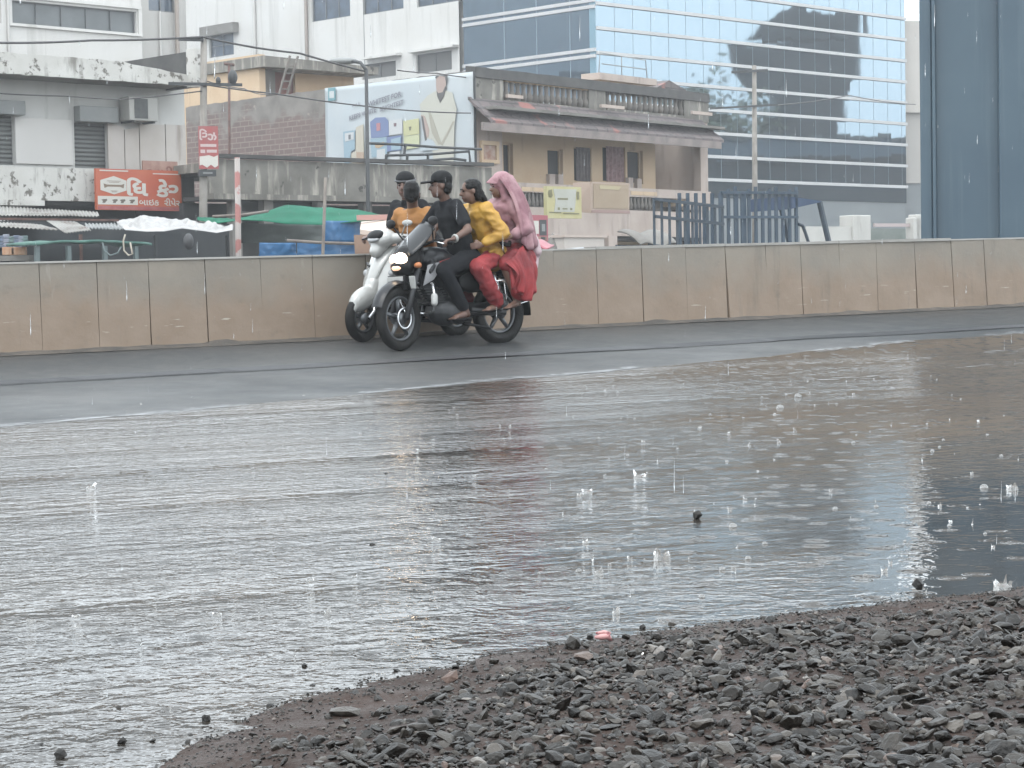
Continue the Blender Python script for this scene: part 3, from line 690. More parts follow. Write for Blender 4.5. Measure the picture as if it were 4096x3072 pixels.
PHI = 45.7
FA = Frame(100, 60, PHI)
def part(parent, name, mats, fn, **k):
    mb = MB(); fn(mb); return mb.build(name, mats, parent=parent, **k)
def frame_window(parent, F, r, v, depth, n=2, glass=None, fr=None, w=.07, name='window', bars=0):
    """glazed opening: frame with mullions (part), pane (sub-part)"""
    u0, u1, z0, z1 = r; g = glass or m_winglass
    mb = MB(); d = v - depth
    mb.fbox(F, u0, u1, d, d + .06, z0, z0 + w).fbox(F, u0, u1, d, d + .06, z1 - w, z1)
    mb.fbox(F, u0, u0 + w, d, d + .06, z0 + w, z1 - w).fbox(F, u1 - w, u1, d, d + .06, z0 + w, z1 - w)
    for k in range(1, n): u = u0 + (u1 - u0) * k / n; mb.fbox(F, u - w * .4, u + w * .4, d, d + .05, z0 + w, z1 - w)
    for k in range(1, bars + 1): z = z0 + (z1 - z0) * k / (bars + 1); mb.fbox(F, u0 + w, u1 - w, d + .002, d + .045, z - w * .3, z + w * .3)
    f = mb.build(name, fr or m_wframe, parent=parent)
    part(f, 'pane', g, lambda q: q.fbox(F, u0, u1, d - .06, d - .03, z0, z1)); return f

# ---- A: the old two storey shop house on the left
bA = thing('shop_house', 'old two storey shop house with peeling white parapet and grey roller shutters', 'building', FA.P(0, 0, 0))
uA0 = FA.uz(-130, 200)[0]; uA1 = FA.uz(Z1(1140, 0)[0], 150)[0]
sh1 = RZ(FA, Z1, -300, 700, 90, 1010); sh2 = RZ(FA, Z1, 458, 755, 662, 1035)
zs = FA.uz(*Z1(500, 590))[1]                                     # soffit meets wall
zf = FA.uz(*Z1(400, 1235), .9)[1]; zb0 = FA.uz(*Z1(300, 1030), .9)[1]  # balcony band
m_awall = M('grey white plaster', lin(236, 235, 231), .85, lin(222, 220, 215), .9, streak=lin(176, 172, 166), ss=(1.5, 1.5, .3), slo=.6, shi=.78)
part(bA, 'wall', m_awall, lambda q: q.wall(FA, uA0, uA1, zf, zs + .5, [sh1, sh2], 0, .15).fbox(FA, uA0, uA1, -9, -.35, zf, zs + .5).fbox(FA, uA1 - .25, uA1, -.349, -.001, zf, zs + .5))
for h in (sh1, sh2): part(bA, 'shutter', m_shut, lambda q: q.fbox(FA, h[0], h[1], -.2, -.14, h[2], h[3]))
for r in (RZ(FA, Z1, -300, 610, 150, 698, .25), RZ(FA, Z1, 483, 655, 722, 752, .25)): part(bA, 'shutter_box', m_lgrey, lambda q: q.fbox(FA, r[0], r[1], .003, .32, r[2], r[3]), bevel=.02)
r = RZ(FA, Z1, 95, 730, 445, 1012, .05); part(bA, 'board', m_board, lambda q: q.fbox(FA, r[0], r[1], .003, .06, r[2], r[3]), bevel=.02)
for (x0, x1, y0, y1, tl) in ((662, 760, 768, 1040, -12), (766, 852, 790, 1045, 8), (858, 1012, 765, 1050, 0), (1018, 1140, 768, 1050, 0)):
    r = RZ(FA, Z1, x0, y0, x1, y1, .06); sl_ = tl * .005
    part(bA, 'sheet_panel', m_ply, lambda q: q.hexa([FA.P(r[0], .03, r[2]), FA.P(r[1], .03, r[2]), FA.P(r[1], .09, r[2]), FA.P(r[0], .09, r[2]), FA.P(r[0], .03, r[3] - sl_), FA.P(r[1], .03, r[3] + sl_), FA.P(r[1], .09, r[3] + sl_), FA.P(r[0], .09, r[3] - sl_)]))
# roof slab with its overhang and peeling parapet
VO = 1.0; zsl = FA.uz(*Z1(600, 488), VO)[1]; zpt = FA.uz(*Z1(300, 345), VO)[1]; uR = FA.uz(*Z1(1190, 470), VO)[0]
part(bA, 'roof_slab', m_grime, lambda q: q.hexa([FA.P(uA0, -9, zs), FA.P(uR, -9, zs), FA.P(uR - .15, VO - .02, zsl), FA.P(uA0, VO - .02, zsl), FA.P(uA0, -9, zs + .3), FA.P(uR, -9, zs + .3), FA.P(uR, VO - .02, zsl + .3), FA.P(uA0, VO - .02, zsl + .3)]))
def _par(q):
    n = 40; top = []
    for i in range(n + 1):
        f = i / n; u = uA0 + (uR - uA0) * f; drop = 0 if f < .72 else (f - .72) * 1.0
        top.append((u, zpt - drop + .035 * mnoise.noise(Vector((u * 2.5, 0, 0)))))
    for (a, za), (b_, zb) in zip(top, top[1:]):
        j = .03 * mnoise.noise(Vector((a * 3, 5, 0))); j2 = .03 * mnoise.noise(Vector((b_ * 3, 5, 0)))
        q.hexa([FA.P(a, VO + .12, zsl - .02 + j), FA.P(b_, VO + .12, zsl - .02 + j2), FA.P(b_, VO - .02, zsl - .02 + j2), FA.P(a, VO - .02, zsl - .02 + j), FA.P(a, VO + .1, za), FA.P(b_, VO + .1, zb), FA.P(b_, VO - .02, zb), FA.P(a, VO - .02, za)])
part(bA, 'parapet', m_peel, _par)
m_moss = M('mossy wall', lin(98, 96, 94), .9, lin(78, 77, 76), 2)
FAp = Frame(Z1(1195, 0)[0], FA.P(uR, VO, 0).y - .3, PHI - 90)
a0 = FAp.uz(*Z1(1150, 400))[0]; a1 = FAp.uz(*Z1(690, 370))[0]; zt = FAp.uz(*Z1(1150, 318))[1]; zbm = FAp.uz(*Z1(1150, 430))[1] - .5
part(bA, 'roof_upstand', m_moss, lambda q: q.fbox(FAp, a0, a1, -.2, 0, zbm, zt)); part(bA, 'roof_pier', m_peel, lambda q: q.fbox(FAp, a0 - .45, a0 - .003, -.25, .03, zbm, zt + .06))
# balcony band and the slab under it
uB1 = FA.uz(*Z1(588, 1130), .9)[0]
part(bA, 'balcony_band', m_peel, lambda q: q.fbox(FA, uA0, uB1, .75, .9, zf, zb0).fbox(FA, uA0, uB1, .002, .748, zf, zf + .15))
zu = FA.uz(*Z1(140, 1262), 1.0)[1]; part(bA, 'balcony_ledge', m_peel, lambda q: q.fbox(FA, uA0, FA.uz(*Z1(275, 1240), 1)[0], .2, 1.0, zu, zf - .003))
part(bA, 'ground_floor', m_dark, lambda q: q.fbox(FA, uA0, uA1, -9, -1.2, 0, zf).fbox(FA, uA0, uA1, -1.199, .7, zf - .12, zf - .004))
part(bA, 'column', m_grime, lambda q: q.fbox(FA, uA1 - .5, uA1 + .2, -.3, .12, 0, FA.uz(*Z1(1160, 1060))[1]))
# air conditioner outside the wall
r = RZ(FA, Z1, 795, 597, 970, 742, .6)
ac = thing('air_conditioner', 'grey outdoor air conditioner unit under the old shop house roof', 'air conditioner', FA.P((r[0] + r[1]) / 2, .3, r[2]))
m_acw = M('ac casing', lin(198, 196, 190), .5); part(ac, 'casing', m_acw, lambda q: q.fbox(FA, r[0], r[1], .1, .6, r[2], r[3]), bevel=.02)
um = (r[0] * .36 + r[1] * .64); g = (r[0] + .18 * (r[1] - r[0]), um)
m_fan = M('fan grille', lin(96, 98, 97), .6, lin(78, 80, 80), 10)
part(ac, 'fan_grille', m_fan, lambda q: q.fbox(FA, g[0], g[1], .603, .615, r[2] + .06, r[3] - .05)); part(ac, 'bracket', m_dsteel, lambda q: q.fbox(FA, r[0] + .1, r[0] + .16, .02, .6, r[2] - .06, r[2] - .003).fbox(FA, r[1] - .16, r[1] - .1, .02, .6, r[2] - .06, r[2] - .003))

# ---- signs
def text_mesh(mb, F, body, cx, cz, height, v, k, width=None, bold=.0, extr=.004, slant=0.0, visual=True):
    """built-in font text lying on a facade: centre (cx, cz) in u, z"""
    cu = bpy.data.curves.new('t', 'FONT'); cu.body = body; cu.align_x = 'CENTER'; cu.offset = bold; cu.size = 1; cu.resolution_u = 3
    ob = bpy.data.objects.new('t', cu); COL.objects.link(ob); dg = bpy.context.evaluated_depsgraph_get(); dg.update()
    me = bpy.data.meshes.new_from_object(ob.evaluated_get(dg)); bpy.data.objects.remove(ob); bpy.data.curves.remove(cu)
    if not len(me.vertices): return
    xs = [p.co.x for p in me.vertices]; ys = [p.co.y for p in me.vertices]
    h = max(ys) - min(ys); w = max(xs) - min(xs); sy = height / h; sxx = (width / w) if width else sy
    mx, my = (max(xs) + min(xs)) / 2, (max(ys) + min(ys)) / 2
    vs = [F.P(cx + (p.co.x - mx) * sxx, v, cz + (p.co.y - my) * sy + slant * (p.co.x - mx) * sxx) for p in me.vertices]
    mb.mat(k).add(vs, [tuple(f.vertices) for f in me.polygons]); bpy.data.meshes.remove(me)
m_or, nt, b, tc = newmat('orange sign sheet'); sx = nt.nodes.new('ShaderNodeSeparateXYZ'); nt.links.new(tc.outputs['Object'], sx.inputs[0])
nt.links.new(mix(nt, ramp(nt, noise_(nt, tc.outputs['Object'], .7, 3), .35, .65), lin(214, 116, 78), lin(208, 98, 72)), b.inputs['Base Color']); b.inputs['Roughness'].default_value = .45
m_swhite = M('sign white', lin(232, 228, 218), .5); m_smaroon = M('sign maroon', lin(176, 84, 84), .5, lin(190, 112, 110), 4); m_sbrown = M('sign brown', lin(150, 128, 108), .6); m_sink = M('sign ink', lin(120, 108, 98), .6)
vS = 1.25; r = RZ(FA, Z1, 593, 1043, 1115, 1293, vS); W_, H_ = r[1] - r[0], r[3] - r[2]; U = lambda f: r[0] + f * W_; ZZ = lambda f: r[3] - f * H_
sg = thing('shop_sign', 'orange shop sign with big white lettering and a hexagon badge', 'sign', FA.P(r[0], vS, r[2]))
part(sg, 'board', m_or, lambda q: q.fbox(FA, r[0], r[1], vS - .1, vS, r[2], r[3]))
mb = MB(); text_mesh(mb, FA, '\u0abf\u0aa7', U(.475), ZZ(.42), H_ * .45, vS + .004, 0, W_ * .25, .035); text_mesh(mb, FA, '\u0a95\u0ac7\u0ab0', U(.835), ZZ(.44), H_ * .45, vS + .004, 0, W_ * .28, .035)
text_mesh(mb, FA, '\u0aac\u0abe\u0a87\u0a95  \u0ab0\u0ac0\u0aaa\u0ac7\u0ab0', U(.735), ZZ(.78), H_ * .19, vS + .004, 0, W_ * .49, .02)
mb.fbox(FA, U(.04), U(.37), vS + .002, vS + .005, ZZ(.06), ZZ(.03)).fbox(FA, U(.66), U(.98), vS + .002, vS + .005, ZZ(.1), ZZ(.075))
mb.build('lettering', m_swhite, parent=sg)
hexa_ = [(.045, .28), (.20, .175), (.345, .28), (.345, .52), (.20, .62), (.045, .52)]
mb = MB(); mb.prism([FA.P(U(a), vS + .002, ZZ(c_)) for a, c_ in hexa_], FA.n * .006)
em = mb.build('badge', m_swhite, parent=sg)
mb = MB(); mb.prism([FA.P(U(a), vS + .009, ZZ(c_)) for a, c_ in ((.08, .36), (.12, .385), (.28, .385), (.32, .36), (.31, .47), (.27, .435), (.13, .435), (.09, .47))], FA.n * .002)
for k_, (a, b2, c_) in enumerate(((.12, .28, .29), (.14, .26, .32), (.16, .24, .53), (.17, .23, .555))): mb.fbox(FA, U(a), U(b2), vS + .009, vS + .011, ZZ(c_ + .012), ZZ(c_))
mb.build('badge_mark', m_sbrown, parent=em)
mb = MB(); mb.fbox(FA, U(.012), U(.475), vS + .002, vS + .006, ZZ(.87), ZZ(.665)); st_ = mb.build('strip', m_swhite, parent=sg)
for a in (.05, .17, .26, .37):
    mb = MB(); mb.prism([FA.P(U(a + p), vS + .007, ZZ(c_)) for p, c_ in ((0, .755), (.03, .74), (.065, .735), (.07, .77), (.05, .8), (.045, .83), (.012, .83), (.02, .785))], FA.n * .002)
    mb.build('strip_picture', m_sink, parent=st_)
part(sg, 'lower_band', m_smaroon, lambda q: q.fbox(FA, U(.01), U(.992), vS + .002, vS + .005, ZZ(.985), ZZ(.905)))
# faded board behind it
m_fade = M('faded sign', lin(196, 160, 144), .7, lin(170, 128, 114), 3); r2 = RZ(FA, Z1, 878, 990, 1092, 1075, 1.0)
fs = thing('faded_sign', 'small faded brown sign sticking up behind the orange shop sign', 'sign', FA.P(r2[0], 1, r2[2]))
part(fs, 'board', m_fade, lambda q: q.fbox(FA, r2[0], r2[1], .95, 1.0, r2[2] - .3, r2[3])); mb = MB(); text_mesh(mb, FA, '\u0a85\u0aae\u0ac0', (r2[0] + r2[1]) / 2, r2[3] - .3, .32, 1.004, 0, (r2[1] - r2[0]) * .75, .02); mb.build('lettering', M('faded letters', lin(150, 100, 90), .7), parent=fs)

# ---- left utility pole with its red sign
m_polec = M('concrete pole', lin(178, 172, 164), .85, lin(150, 144, 136), 2, streak=lin(120, 112, 104), ss=(4, 4, .4))
def pole(name, label, px_top, y_top, px_bot, D, r0, r1, mat, cat='pole'):
    T = at(px_top, y_top, D); B = at(px_bot, 262, D); k = (T - B) / (T.z - B.z); base = B - k * B.z
    t_ = thing(name, label, cat, base); part(t_, 'shaft', mat, lambda q: q.smooth().tube([base, base.lerp(T, .5), T], [r1, (r0 + r1) / 2, r0], 12)); return t_, T, base
p1, T, B = pole('utility_pole', 'grey concrete utility pole carrying the red vertical sign', *Z1(1252, 240), Z1(1248, 0)[0], 57.5, .085, .13, m_polec)
FP = Frame(Z1(1252, 0)[0], 57.5, 70); z_ = at(*Z1(1250, 243), 57.5).z; z2 = at(*Z1(1270, 520), 57.5).z
part(p1, 'crossarm', m_dsteel, lambda q: q.fbox(FP, -.55, .12, .1, .18, z_ - .06, z_ + .03)); part(p1, 'crossarm', m_dsteel, lambda q: q.fbox(FP, -.85, 1.15, .12, .2, z2 - .04, z2 + .04))
part(p1, 'insulator', m_dsteel, lambda q: q.smooth().ell(FP.P(.9, .16, z2 + .2), (.13, .13, .2)).ell(FP.P(.5, .16, z2 + .1), (.07, .07, .11)))
m_red = M('red sign sheet', lin(188, 92, 90), .6, lin(176, 108, 108), 3)
r = RZ(FP, Z1, 1222, 775, 1342, 1038, .25); W_, H_ = r[1] - r[0], r[3] - r[2]; ZZ = lambda f: r[3] - f * H_; U = lambda f: r[0] + f * W_
vs_ = thing('vertical_sign', 'narrow red vertical sign with white lettering fixed to the utility pole', 'sign', FP.P(r[0], .25, r[2]))
part(vs_, 'board', m_red, lambda q: q.fbox(FP, r[0], r[1], .2, .25, r[2], r[3]))
m_spink = M('sign faded white', lin(222, 200, 196), .6); mb = MB(); text_mesh(mb, FP, '\u0abf\u0ab0\u0a9d', U(.48), ZZ(.2), H_ * .27, .255, 0, W_ * .88, .03)
for a, b2, c_, d_ in ((.08, .9, .42, .485), (.08, .32, .55, .63), (.4, .92, .55, .62)): mb.fbox(FP, U(a), U(b2), .251, .254, ZZ(d_), ZZ(c_))
mb.build('lettering', m_spink, parent=vs_)
mb = MB(); mb.prism([FP.P(U(a), .252, ZZ(c_)) for a, c_ in ((.02, .71), (.25, .7), (.5, .68), (.75, .72), (.97, .68), (.96, .92), (.8, .97), (.6, .9), (.4, .97), (.15, .9), (.02, .92))], FP.n * .006)
mb.build('badge', m_swhite, parent=vs_)
r3 = RZ(FP, Z1, 1225, 1045, 1328, 1082, .25); part(vs_, 'lamp_box', m_dsteel, lambda q: q.fbox(FP, r3[0], r3[1], .06, .26, r3[2], r3[3])); part(vs_, 'lamp_glass', m_lgrey, lambda q: q.fbox(FP, r3[0] + .1, r3[1] - .1, .262, .27, r3[2] + .06, r3[3] - .06))

# ---- B: white building with the long window, far left
FB = Frame(70, 97, PHI)
bB = thing('white_building', 'white building with one long dark ribbon window at the upper left', 'building', FB.P(0, 0, 0))
lw = RZ(FB, Z1, 76, 2, 838, 196); lw = (lw[0], lw[1], FB.uz(*Z1(450, 172))[1], FB.uz(*Z1(450, 36))[1]); u0, u1 = FB.uz(-140, 100)[0], FB.uz(*Z1(872, 200))[0]
w0 = RZ(FB, Z1, -260, -120, 6, 128)
part(bB, 'wall', m_white, lambda q: q.wall(FB, u0, u1, 0, 15.4, [lw, w0], 0, .25).fbox(FB, u0, u1, -14, -.7, 0, 15.4).fbox(FB, u1 - .02, u1, -.699, 0, 0, 15.4))
frame_window(bB, FB, lw, 0, .22, 5, m_louv, w=.05); frame_window(bB, FB, w0, 0, .22, 3, m_louv)
z_ = lw[3] + .12; part(bB, 'window_hood', m_white, lambda q: q.fbox(FB, lw[0] - .2, lw[1] + .25, .003, .12, z_, z_ + .12).fbox(FB, lw[0] - .2, lw[1] + .25, .003, .12, lw[2] - .14, lw[2] - .03).fbox(FB, lw[1] + .06, lw[1] + .25, .003, .1, lw[2] - .03, z_))
up = FB.uz(*Z1(47, 200))[0]; part(bB, 'rain_pipe', m_pipe, lambda q: q.smooth().tube([FB.P(up, .08, 3), FB.P(up, -.0 + .08, 15.3)], .06, 8))
# ---- C: the big white building, its recessed link and its long face
FC = Frame(467, 139.5, PHI - 90)
bC = thing('white_apartment_block', 'large white apartment block with blue glazed windows and rust streaks', 'building', FC.P(0, 0, 0))
uC1 = FC.uz(*Z1(1098, 200))[0]
Wn = [RZ(FC, Z2, 530, -90, 768, 118), RZ(FC, Z2, 846, -110, 1096, 72), RZ(FC, Z2, 1178, -130, 1438, 26), RZ(FC, Z2, 842, 385, 1050, 478), RZ(FC, Z2, 1176, 322, 1394, 440), RZ(FC, Z1, 1285, 208, 1436, 346)]
part(bC, 'wall', m_white, lambda q: q.wall(FC, .3, uC1, 0, 24.5, Wn, 0, .3).fbox(FC, .3, uC1, -15, -.7, 0, 24.5))
for k, h in enumerate(Wn): frame_window(bC, FC, h, 0, .2, 3 if k < 3 else 2, m_winglass if k in (0, 1, 2, 5) else M('dark blind', lin(118, 116, 114), .6), bars=1 if k == 5 else 0)
for (x0, x1, y0, y1, Z) in ((842, 1054, 338, 368, Z2), (1120, 1402, 292, 322, Z2), (1228, 1434, 152, 212, Z1)):
    r = RZ(FC, Z, x0, y0, x1, y1, .5); part(bC, 'sunshade', m_white if Z is Z2 else m_grime, lambda q: q.fbox(FC, r[0], r[1], .003, .55, r[3] - .16 if Z is Z2 else r[2], r[3]))
for x, mt, Z in ((182, m_pipe, Z2), (500, m_brpipe, Z2)):
    u = FC.uz(*Z(x, 150), .1)[0]; part(bC, 'rain_pipe', mt, lambda q: q.smooth().tube([FC.P(u, .12, 5), FC.P(u, .12, 24.4)], .13, 8))
u = FC.uz(*Z2(855, 200))[0]; part(bC, 'joint', m_wframe, lambda q: q.fbox(FC, u - .03, u + .03, .002, .008, 4, 24.4))
FK = Frame(Z1(980, 0)[0], 103, PHI); bl = thing('stair_block', 'narrow off white stair block between the two white buildings', 'building', FK.P(0, 0, 0)); a0, a1 = FK.uz(*Z1(873, 200))[0] - .4, FK.uz(*Z1(1115, 200))[0] + .3
hw = RZ(FK, Z1, 912, -130, 1075, 72)
m_off = M('off white wall', lin(214, 211, 206), .8, lin(202, 199, 193), .4, streak=lin(180, 176, 170), ss=(1.5, 1.5, .1))
part(bl, 'wall', m_off, lambda q: q.wall(FK, a0, a1, 0, 15.6, [hw], 0, .2).fbox(FK, a0, a1, -9, -.6, 0, 15.6)); frame_window(bl, FK, hw, 0, .18, 2)
u = FK.uz(*Z1(1090, 200), .2)[0]; part(bl, 'rain_pipe', m_brpipe, lambda q: q.smooth().tube([FK.P(u, .2, 4), FK.P(u, .2, 15.5)], .11, 8))
u = FK.uz(*Z1(985, 200), .1)[0]; part(bl, 'conduit', m_pipe, lambda q: q.smooth().tube([FK.P(u, .1, 4), FK.P(u, .1, hw[2])], .05, 6))

# ---- E: the cream house with tiled eaves, and the brick side wall behind the billboard
FE = Frame(477, 71, 38)
bE = thing('cream_house', 'old cream house with tiled eaves, balustrades and a deep balcony', 'house', FE.P(0, 0, 0))
V2 = -.95                                                        # the back wall of the balcony
ue0, ue1 = 0.0, FE.uz(*Z3(1585, 950))[0]
zfl = FE.uz(*Z3(985, 1150))[1]; zev = FE.uz(*Z3(950, 800), .9)[1]; zrt = FE.uz(*Z3(880, 690))[1]; zbt = FE.uz(*Z3(620, 505))[1]
hol = [RZ(FE, Z3, 600, 915, 695, 1105, V2), RZ(FE, Z3, 762, 905, 870, 1115, V2), RZ(FE, Z3, 938, 900, 1078, 1118, V2), RZ(FE, Z3, 1090, 925, 1186, 1130, V2), RZ(FE, Z3, 328, 880, 388, 1080, V2)]
udark = FE.uz(*Z3(1262, 1000), V2)[0]
part(bE, 'wall', m_cream, lambda q: q.wall(FE, ue0 + .3, udark, zfl, zrt, hol, V2, .25).fbox(FE, ue0 + .9, udark, -5, V2 - .4, 0, zrt).fbox(FE, udark, ue1, -5, V2 - 1.6, 0, zrt).fbox(FE, udark, ue1, V2 - 1.599, -.02, zfl - .6, zfl - .003))
part(bE, 'side_wall', m_pinkw, lambda q: q.fbox(FE, ue1 - .3, ue1, V2 - 1.599, -.003, 0, zrt))
for h in hol[:1] + hol[3:]: frame_window(bE, FE, h, V2, .2, 1, m_dark, m_cream, .05)
m_cur = [M('grey curtain', lin(140, 130, 128), .9, lin(112, 104, 104), 7), M('pink curtain', lin(196, 164, 164), .9, lin(160, 126, 128), 8)]
def curtain(F, r, v, mat, par):
    def fn(q):
        q.smooth().grid(lambda a, c_: F.P(r[0] + (r[1] - r[0]) * a, v + .05 * math.sin(a * 26), r[2] + (r[3] - r[2]) * c_), 40, 2)
    return part(par, 'curtain', mat, fn)
for h, k in ((hol[1], 0), (hol[2], 1)): frame_window(bE, FE, h, V2, .24, 1, m_dark, m_cream, .04); curtain(FE, (h[0] + (.25 * (h[1] - h[0])), h[1], h[2], h[3]), V2 - .1, m_cur[k], bE)
for (x0, x1, y0, y1) in ((606, 640, 1070, 1112), (660, 690, 1072, 1112), (1092, 1120, 1092, 1135), (1145, 1172, 1098, 1138)):
    r = RZ(FE, Z3, x0, y0, x1, y1, V2 + .1); part(bE, 'low_post', m_pinkw, lambda q: q.fbox(FE, r[0], r[1], V2 + .003, V2 + .15, zfl, r[3]))
part(bE, 'bay_shade', m_dark, lambda q: q.fbox(FE, udark + .003, ue1 - .305, V2 - 1.55, V2 - 1.5, zfl, zrt - .01))  # thin dark sheet painting the shade of the open balcony bay
# front pillars, left wing with niche
upl = FE.uz(*Z3(322, 950))[0]
part(bE, 'wing_wall', m_pinkw, lambda q: q.fbox(FE, ue0, upl, V2 + .003, 0, 0, zrt))
r = RZ(FE, Z3, 180, 868, 288, 1005); part(bE, 'niche_frame', m_cream, lambda q: q.fbox(FE, r[0], r[1], .003, .12, r[2], r[2] + .12).fbox(FE, r[0], r[1], .003, .12, r[3] - .14, r[3]).fbox(FE, r[0], r[0] + .12, .003, .1, r[2] + .12, r[3] - .14).fbox(FE, r[1] - .12, r[1], .003, .1, r[2] + .12, r[3] - .14))
m_nic = M('niche panel', lin(190, 140, 120), .8, lin(222, 200, 184), 4); part(bE, 'niche_panel', m_nic, lambda q: q.fbox(FE, r[0] + .12, r[1] - .12, .003, .03, r[2] + .12, r[3] - .14))
uc = FE.uz(*Z3(1562, 1000))[0]; part(bE, 'corner_column', m_pinkw, lambda q: q.fbox(FE, uc - .28, uc + .06, -.3, .02, 0, zev + .2))
part(bE, 'floor_slab', m_pinkw, lambda q: q.fbox(FE, upl + .003, ue1, V2, .12, zfl - .32, zfl))
m_balu = M('grey balustrade', lin(150, 142, 134), .85, lin(120, 114, 108), 2)
def balustrade(par, x0, x1, y0, y1, v, n, cap_mat, rails=True):
    r = RZ(FE, Z3, x0, y0, x1, y1, v); h = r[3] - r[2]
    def fn(q):
        q.smooth()
        for k in range(n):
            u = r[0] + (r[1] - r[0]) * (k + .5) / n; w = (r[1] - r[0]) / n * .30
            q.tube([FE.P(u, v, r[2] + .001), FE.P(u, v, r[2] + h * .3), FE.P(u, v, r[2] + h * .55), FE.P(u, v, r[3] - .001)], [w * .8, w * 1.25, w * .7, w * .9], 7)
    part(par, 'baluster_row', m_balu, fn)
    part(par, 'rail', cap_mat, lambda q: q.fbox(FE, r[0], r[1], v - .12, v + .12, r[3], r[3] + .14)); return r
# first floor balustrade under the slab
for x0, x1, y0, y1, n in ((425, 590, 1178, 1268, 7), (1098, 1258, 1202, 1290, 7)): balustrade(bE, x0, x1, y0, y1, .02, n, m_cream)
zl = FE.uz(*Z3(1170, 1295))[1]; part(bE, 'dado', m_pinkw, lambda q: q.fbox(FE, upl + .003, ue1 - .31, -.1, .1, zl - .95, zl - .004)); part(bE, 'recess_wall', m_balu, lambda q: q.fbox(FE, upl + .003, ue1 - .31, -.9, -.7, zl - .95, zfl - .324))
r = RZ(FE, Z3, 1440, 1185, 1560, 1290); part(bE, 'end_panel', m_pinkw, lambda q: q.fbox(FE, r[0], ue1 - .003, -.65, .11, r[2], r[3]))
# tiled eaves
def eaves(q):
    ua, ub = FE.uz(*Z3(165, 660), .4)[0], FE.uz(*Z3(1660, 800), .9)[0]
    q.smooth(False).grid(lambda a, c_: FE.P(ua + (ub - ua) * a + (.35 * (1 - c_) * (a - .5) * 0), V2 * 0 + .02 + 1.05 * c_, zrt + .12 - (zrt + .12 - zev) * c_ ** .92 + .03 * math.sin(c_ * 18) * .5 + .02 * mnoise.noise(Vector((a * 20, c_ * 5, 0)))), 60, 10, (0, 0, -.1))
part(bE, 'eaves', m_rtile, eaves)
m_gut = M('eaves board', lin(164, 150, 144), .7, lin(138, 128, 124), 2)
ua, ub = FE.uz(*Z3(235, 745), 1.05)[0], FE.uz(*Z3(1665, 850), 1.05)[0]
part(bE, 'eaves_board', m_gut, lambda q: q.fbox(FE, ua - .3, ub, 1.0, 1.08, zev - .36, zev - .09)); part(bE, 'ceiling', m_grime, lambda q: q.fbox(FE, ue0, ue1 - .31, V2, .99, zrt - .32, zrt - .22))
for x, y, w in ((390, 645, 95), (990, 705, 140), (1540, 742, 120)):
    r = RZ(FE, Z3, x - w / 2, y - 6, x + w / 2, y + 5, .3); part(bE, 'loose_slat', m_pinkw, lambda q: q.fbox(FE, r[0], r[1], .3, .4, r[2] + .25, r[3] + .3))
# roof terrace: piers, balustrades, mossy coping
zp0 = zrt + .0
for x0, x1 in ((152, 322), (848, 948), (1432, 1582)):
    a, c_ = FE.uz(*Z3(x0, 600))[0], FE.uz(*Z3(x1, 600))[0]; part(bE, 'pier', m_mould, lambda q: q.fbox(FE, a, c_, -.3, .05, zp0, zbt + .05))
for x0, x1, y0, y1, n in ((325, 845, 530, 640, 15), (950, 1430, 585, 690, 15)):
    r = balustrade(bE, x0, x1, y0, y1, -.1, n, m_cream); part(bE, 'terrace_base', m_mould, lambda q: q.fbox(FE, r[0], r[1], -.3, .03, zp0, r[2])); part(bE, 'terrace_back', m_moss, lambda q: q.fbox(FE, r[0], r[1], -2.2, -2.1, zp0, r[3] - .1))
cop = lambda u: zbt + .03 * mnoise.noise(Vector((u * 1.3, 0, 0)))
def coping(q):
    n = 30
    for i in range(n):
        a, c_ = ue0 + (ue1 - ue0) * i / n, ue0 + (ue1 - ue0) * (i + 1) / n
        q.hexa([FE.P(a, .12, zbt - .12), FE.P(c_, .12, zbt - .12), FE.P(c_, -.32, zbt - .12), FE.P(a, -.32, zbt - .12), FE.P(a, .1, cop(a) + .22), FE.P(c_, .1, cop(c_) + .22), FE.P(c_, -.32, cop(c_) + .28), FE.P(a, -.32, cop(a) + .28)])
part(bE, 'coping', m_moss, coping)
r = RZ(FE, Z3, 1270, 495, 1460, 550, -2); part(bE, 'ridge_roof', m_rtile, lambda q: q.prism([FE.P(r[0], -2, r[2]), FE.P(r[1], -2, r[2]), FE.P((r[0] + r[1]) / 2 - .2, -2, r[3])], -FE.n * 3))
r = RZ(FE, Z3, 880, 470, 1230, 510, -1.5); part(bE, 'terrace_slab', m_pinkw, lambda q: q.fbox(FE, r[0], r[1], -2.05, -1.2, r[2], r[3]))
part(bE, 'terrace_frame', m_lgrey, lambda q: [q.smooth().tube([FE.P(*p) for p in pl_], .02, 5) for pl_ in ([(r[0] + .5, -1.6, r[3]), (r[0] + .6, -1.6, r[3] + .8), (r[0] + 3.6, -1.6, r[3] + .75), (r[0] + 3.7, -1.6, r[3])], [(r[0] + .7, -1.6, r[3] + .4), (r[0] + 3.6, -1.6, r[3] + .4)], [(r[0] + 2, -1.6, r[3]), (r[0] + 2, -1.6, r[3] + .78)])])
# ground floor of the house
part(bE, 'shop_interior', m_dark, lambda q: q.fbox(FE, upl, ue1 - .31, -2.4, -2.2, 0, zl - .96).fbox(FE, upl, ue1 - .31, -2.199, -.101, zl - 1.1, zl - .96))
r = RZ(FE, Z3, 975, 1395, 1028, 1515, .3); part(bE, 'ground_column', m_pinkw, lambda q: q.fbox(FE, r[0], r[1], -.1, .3, 0, zl - .951))
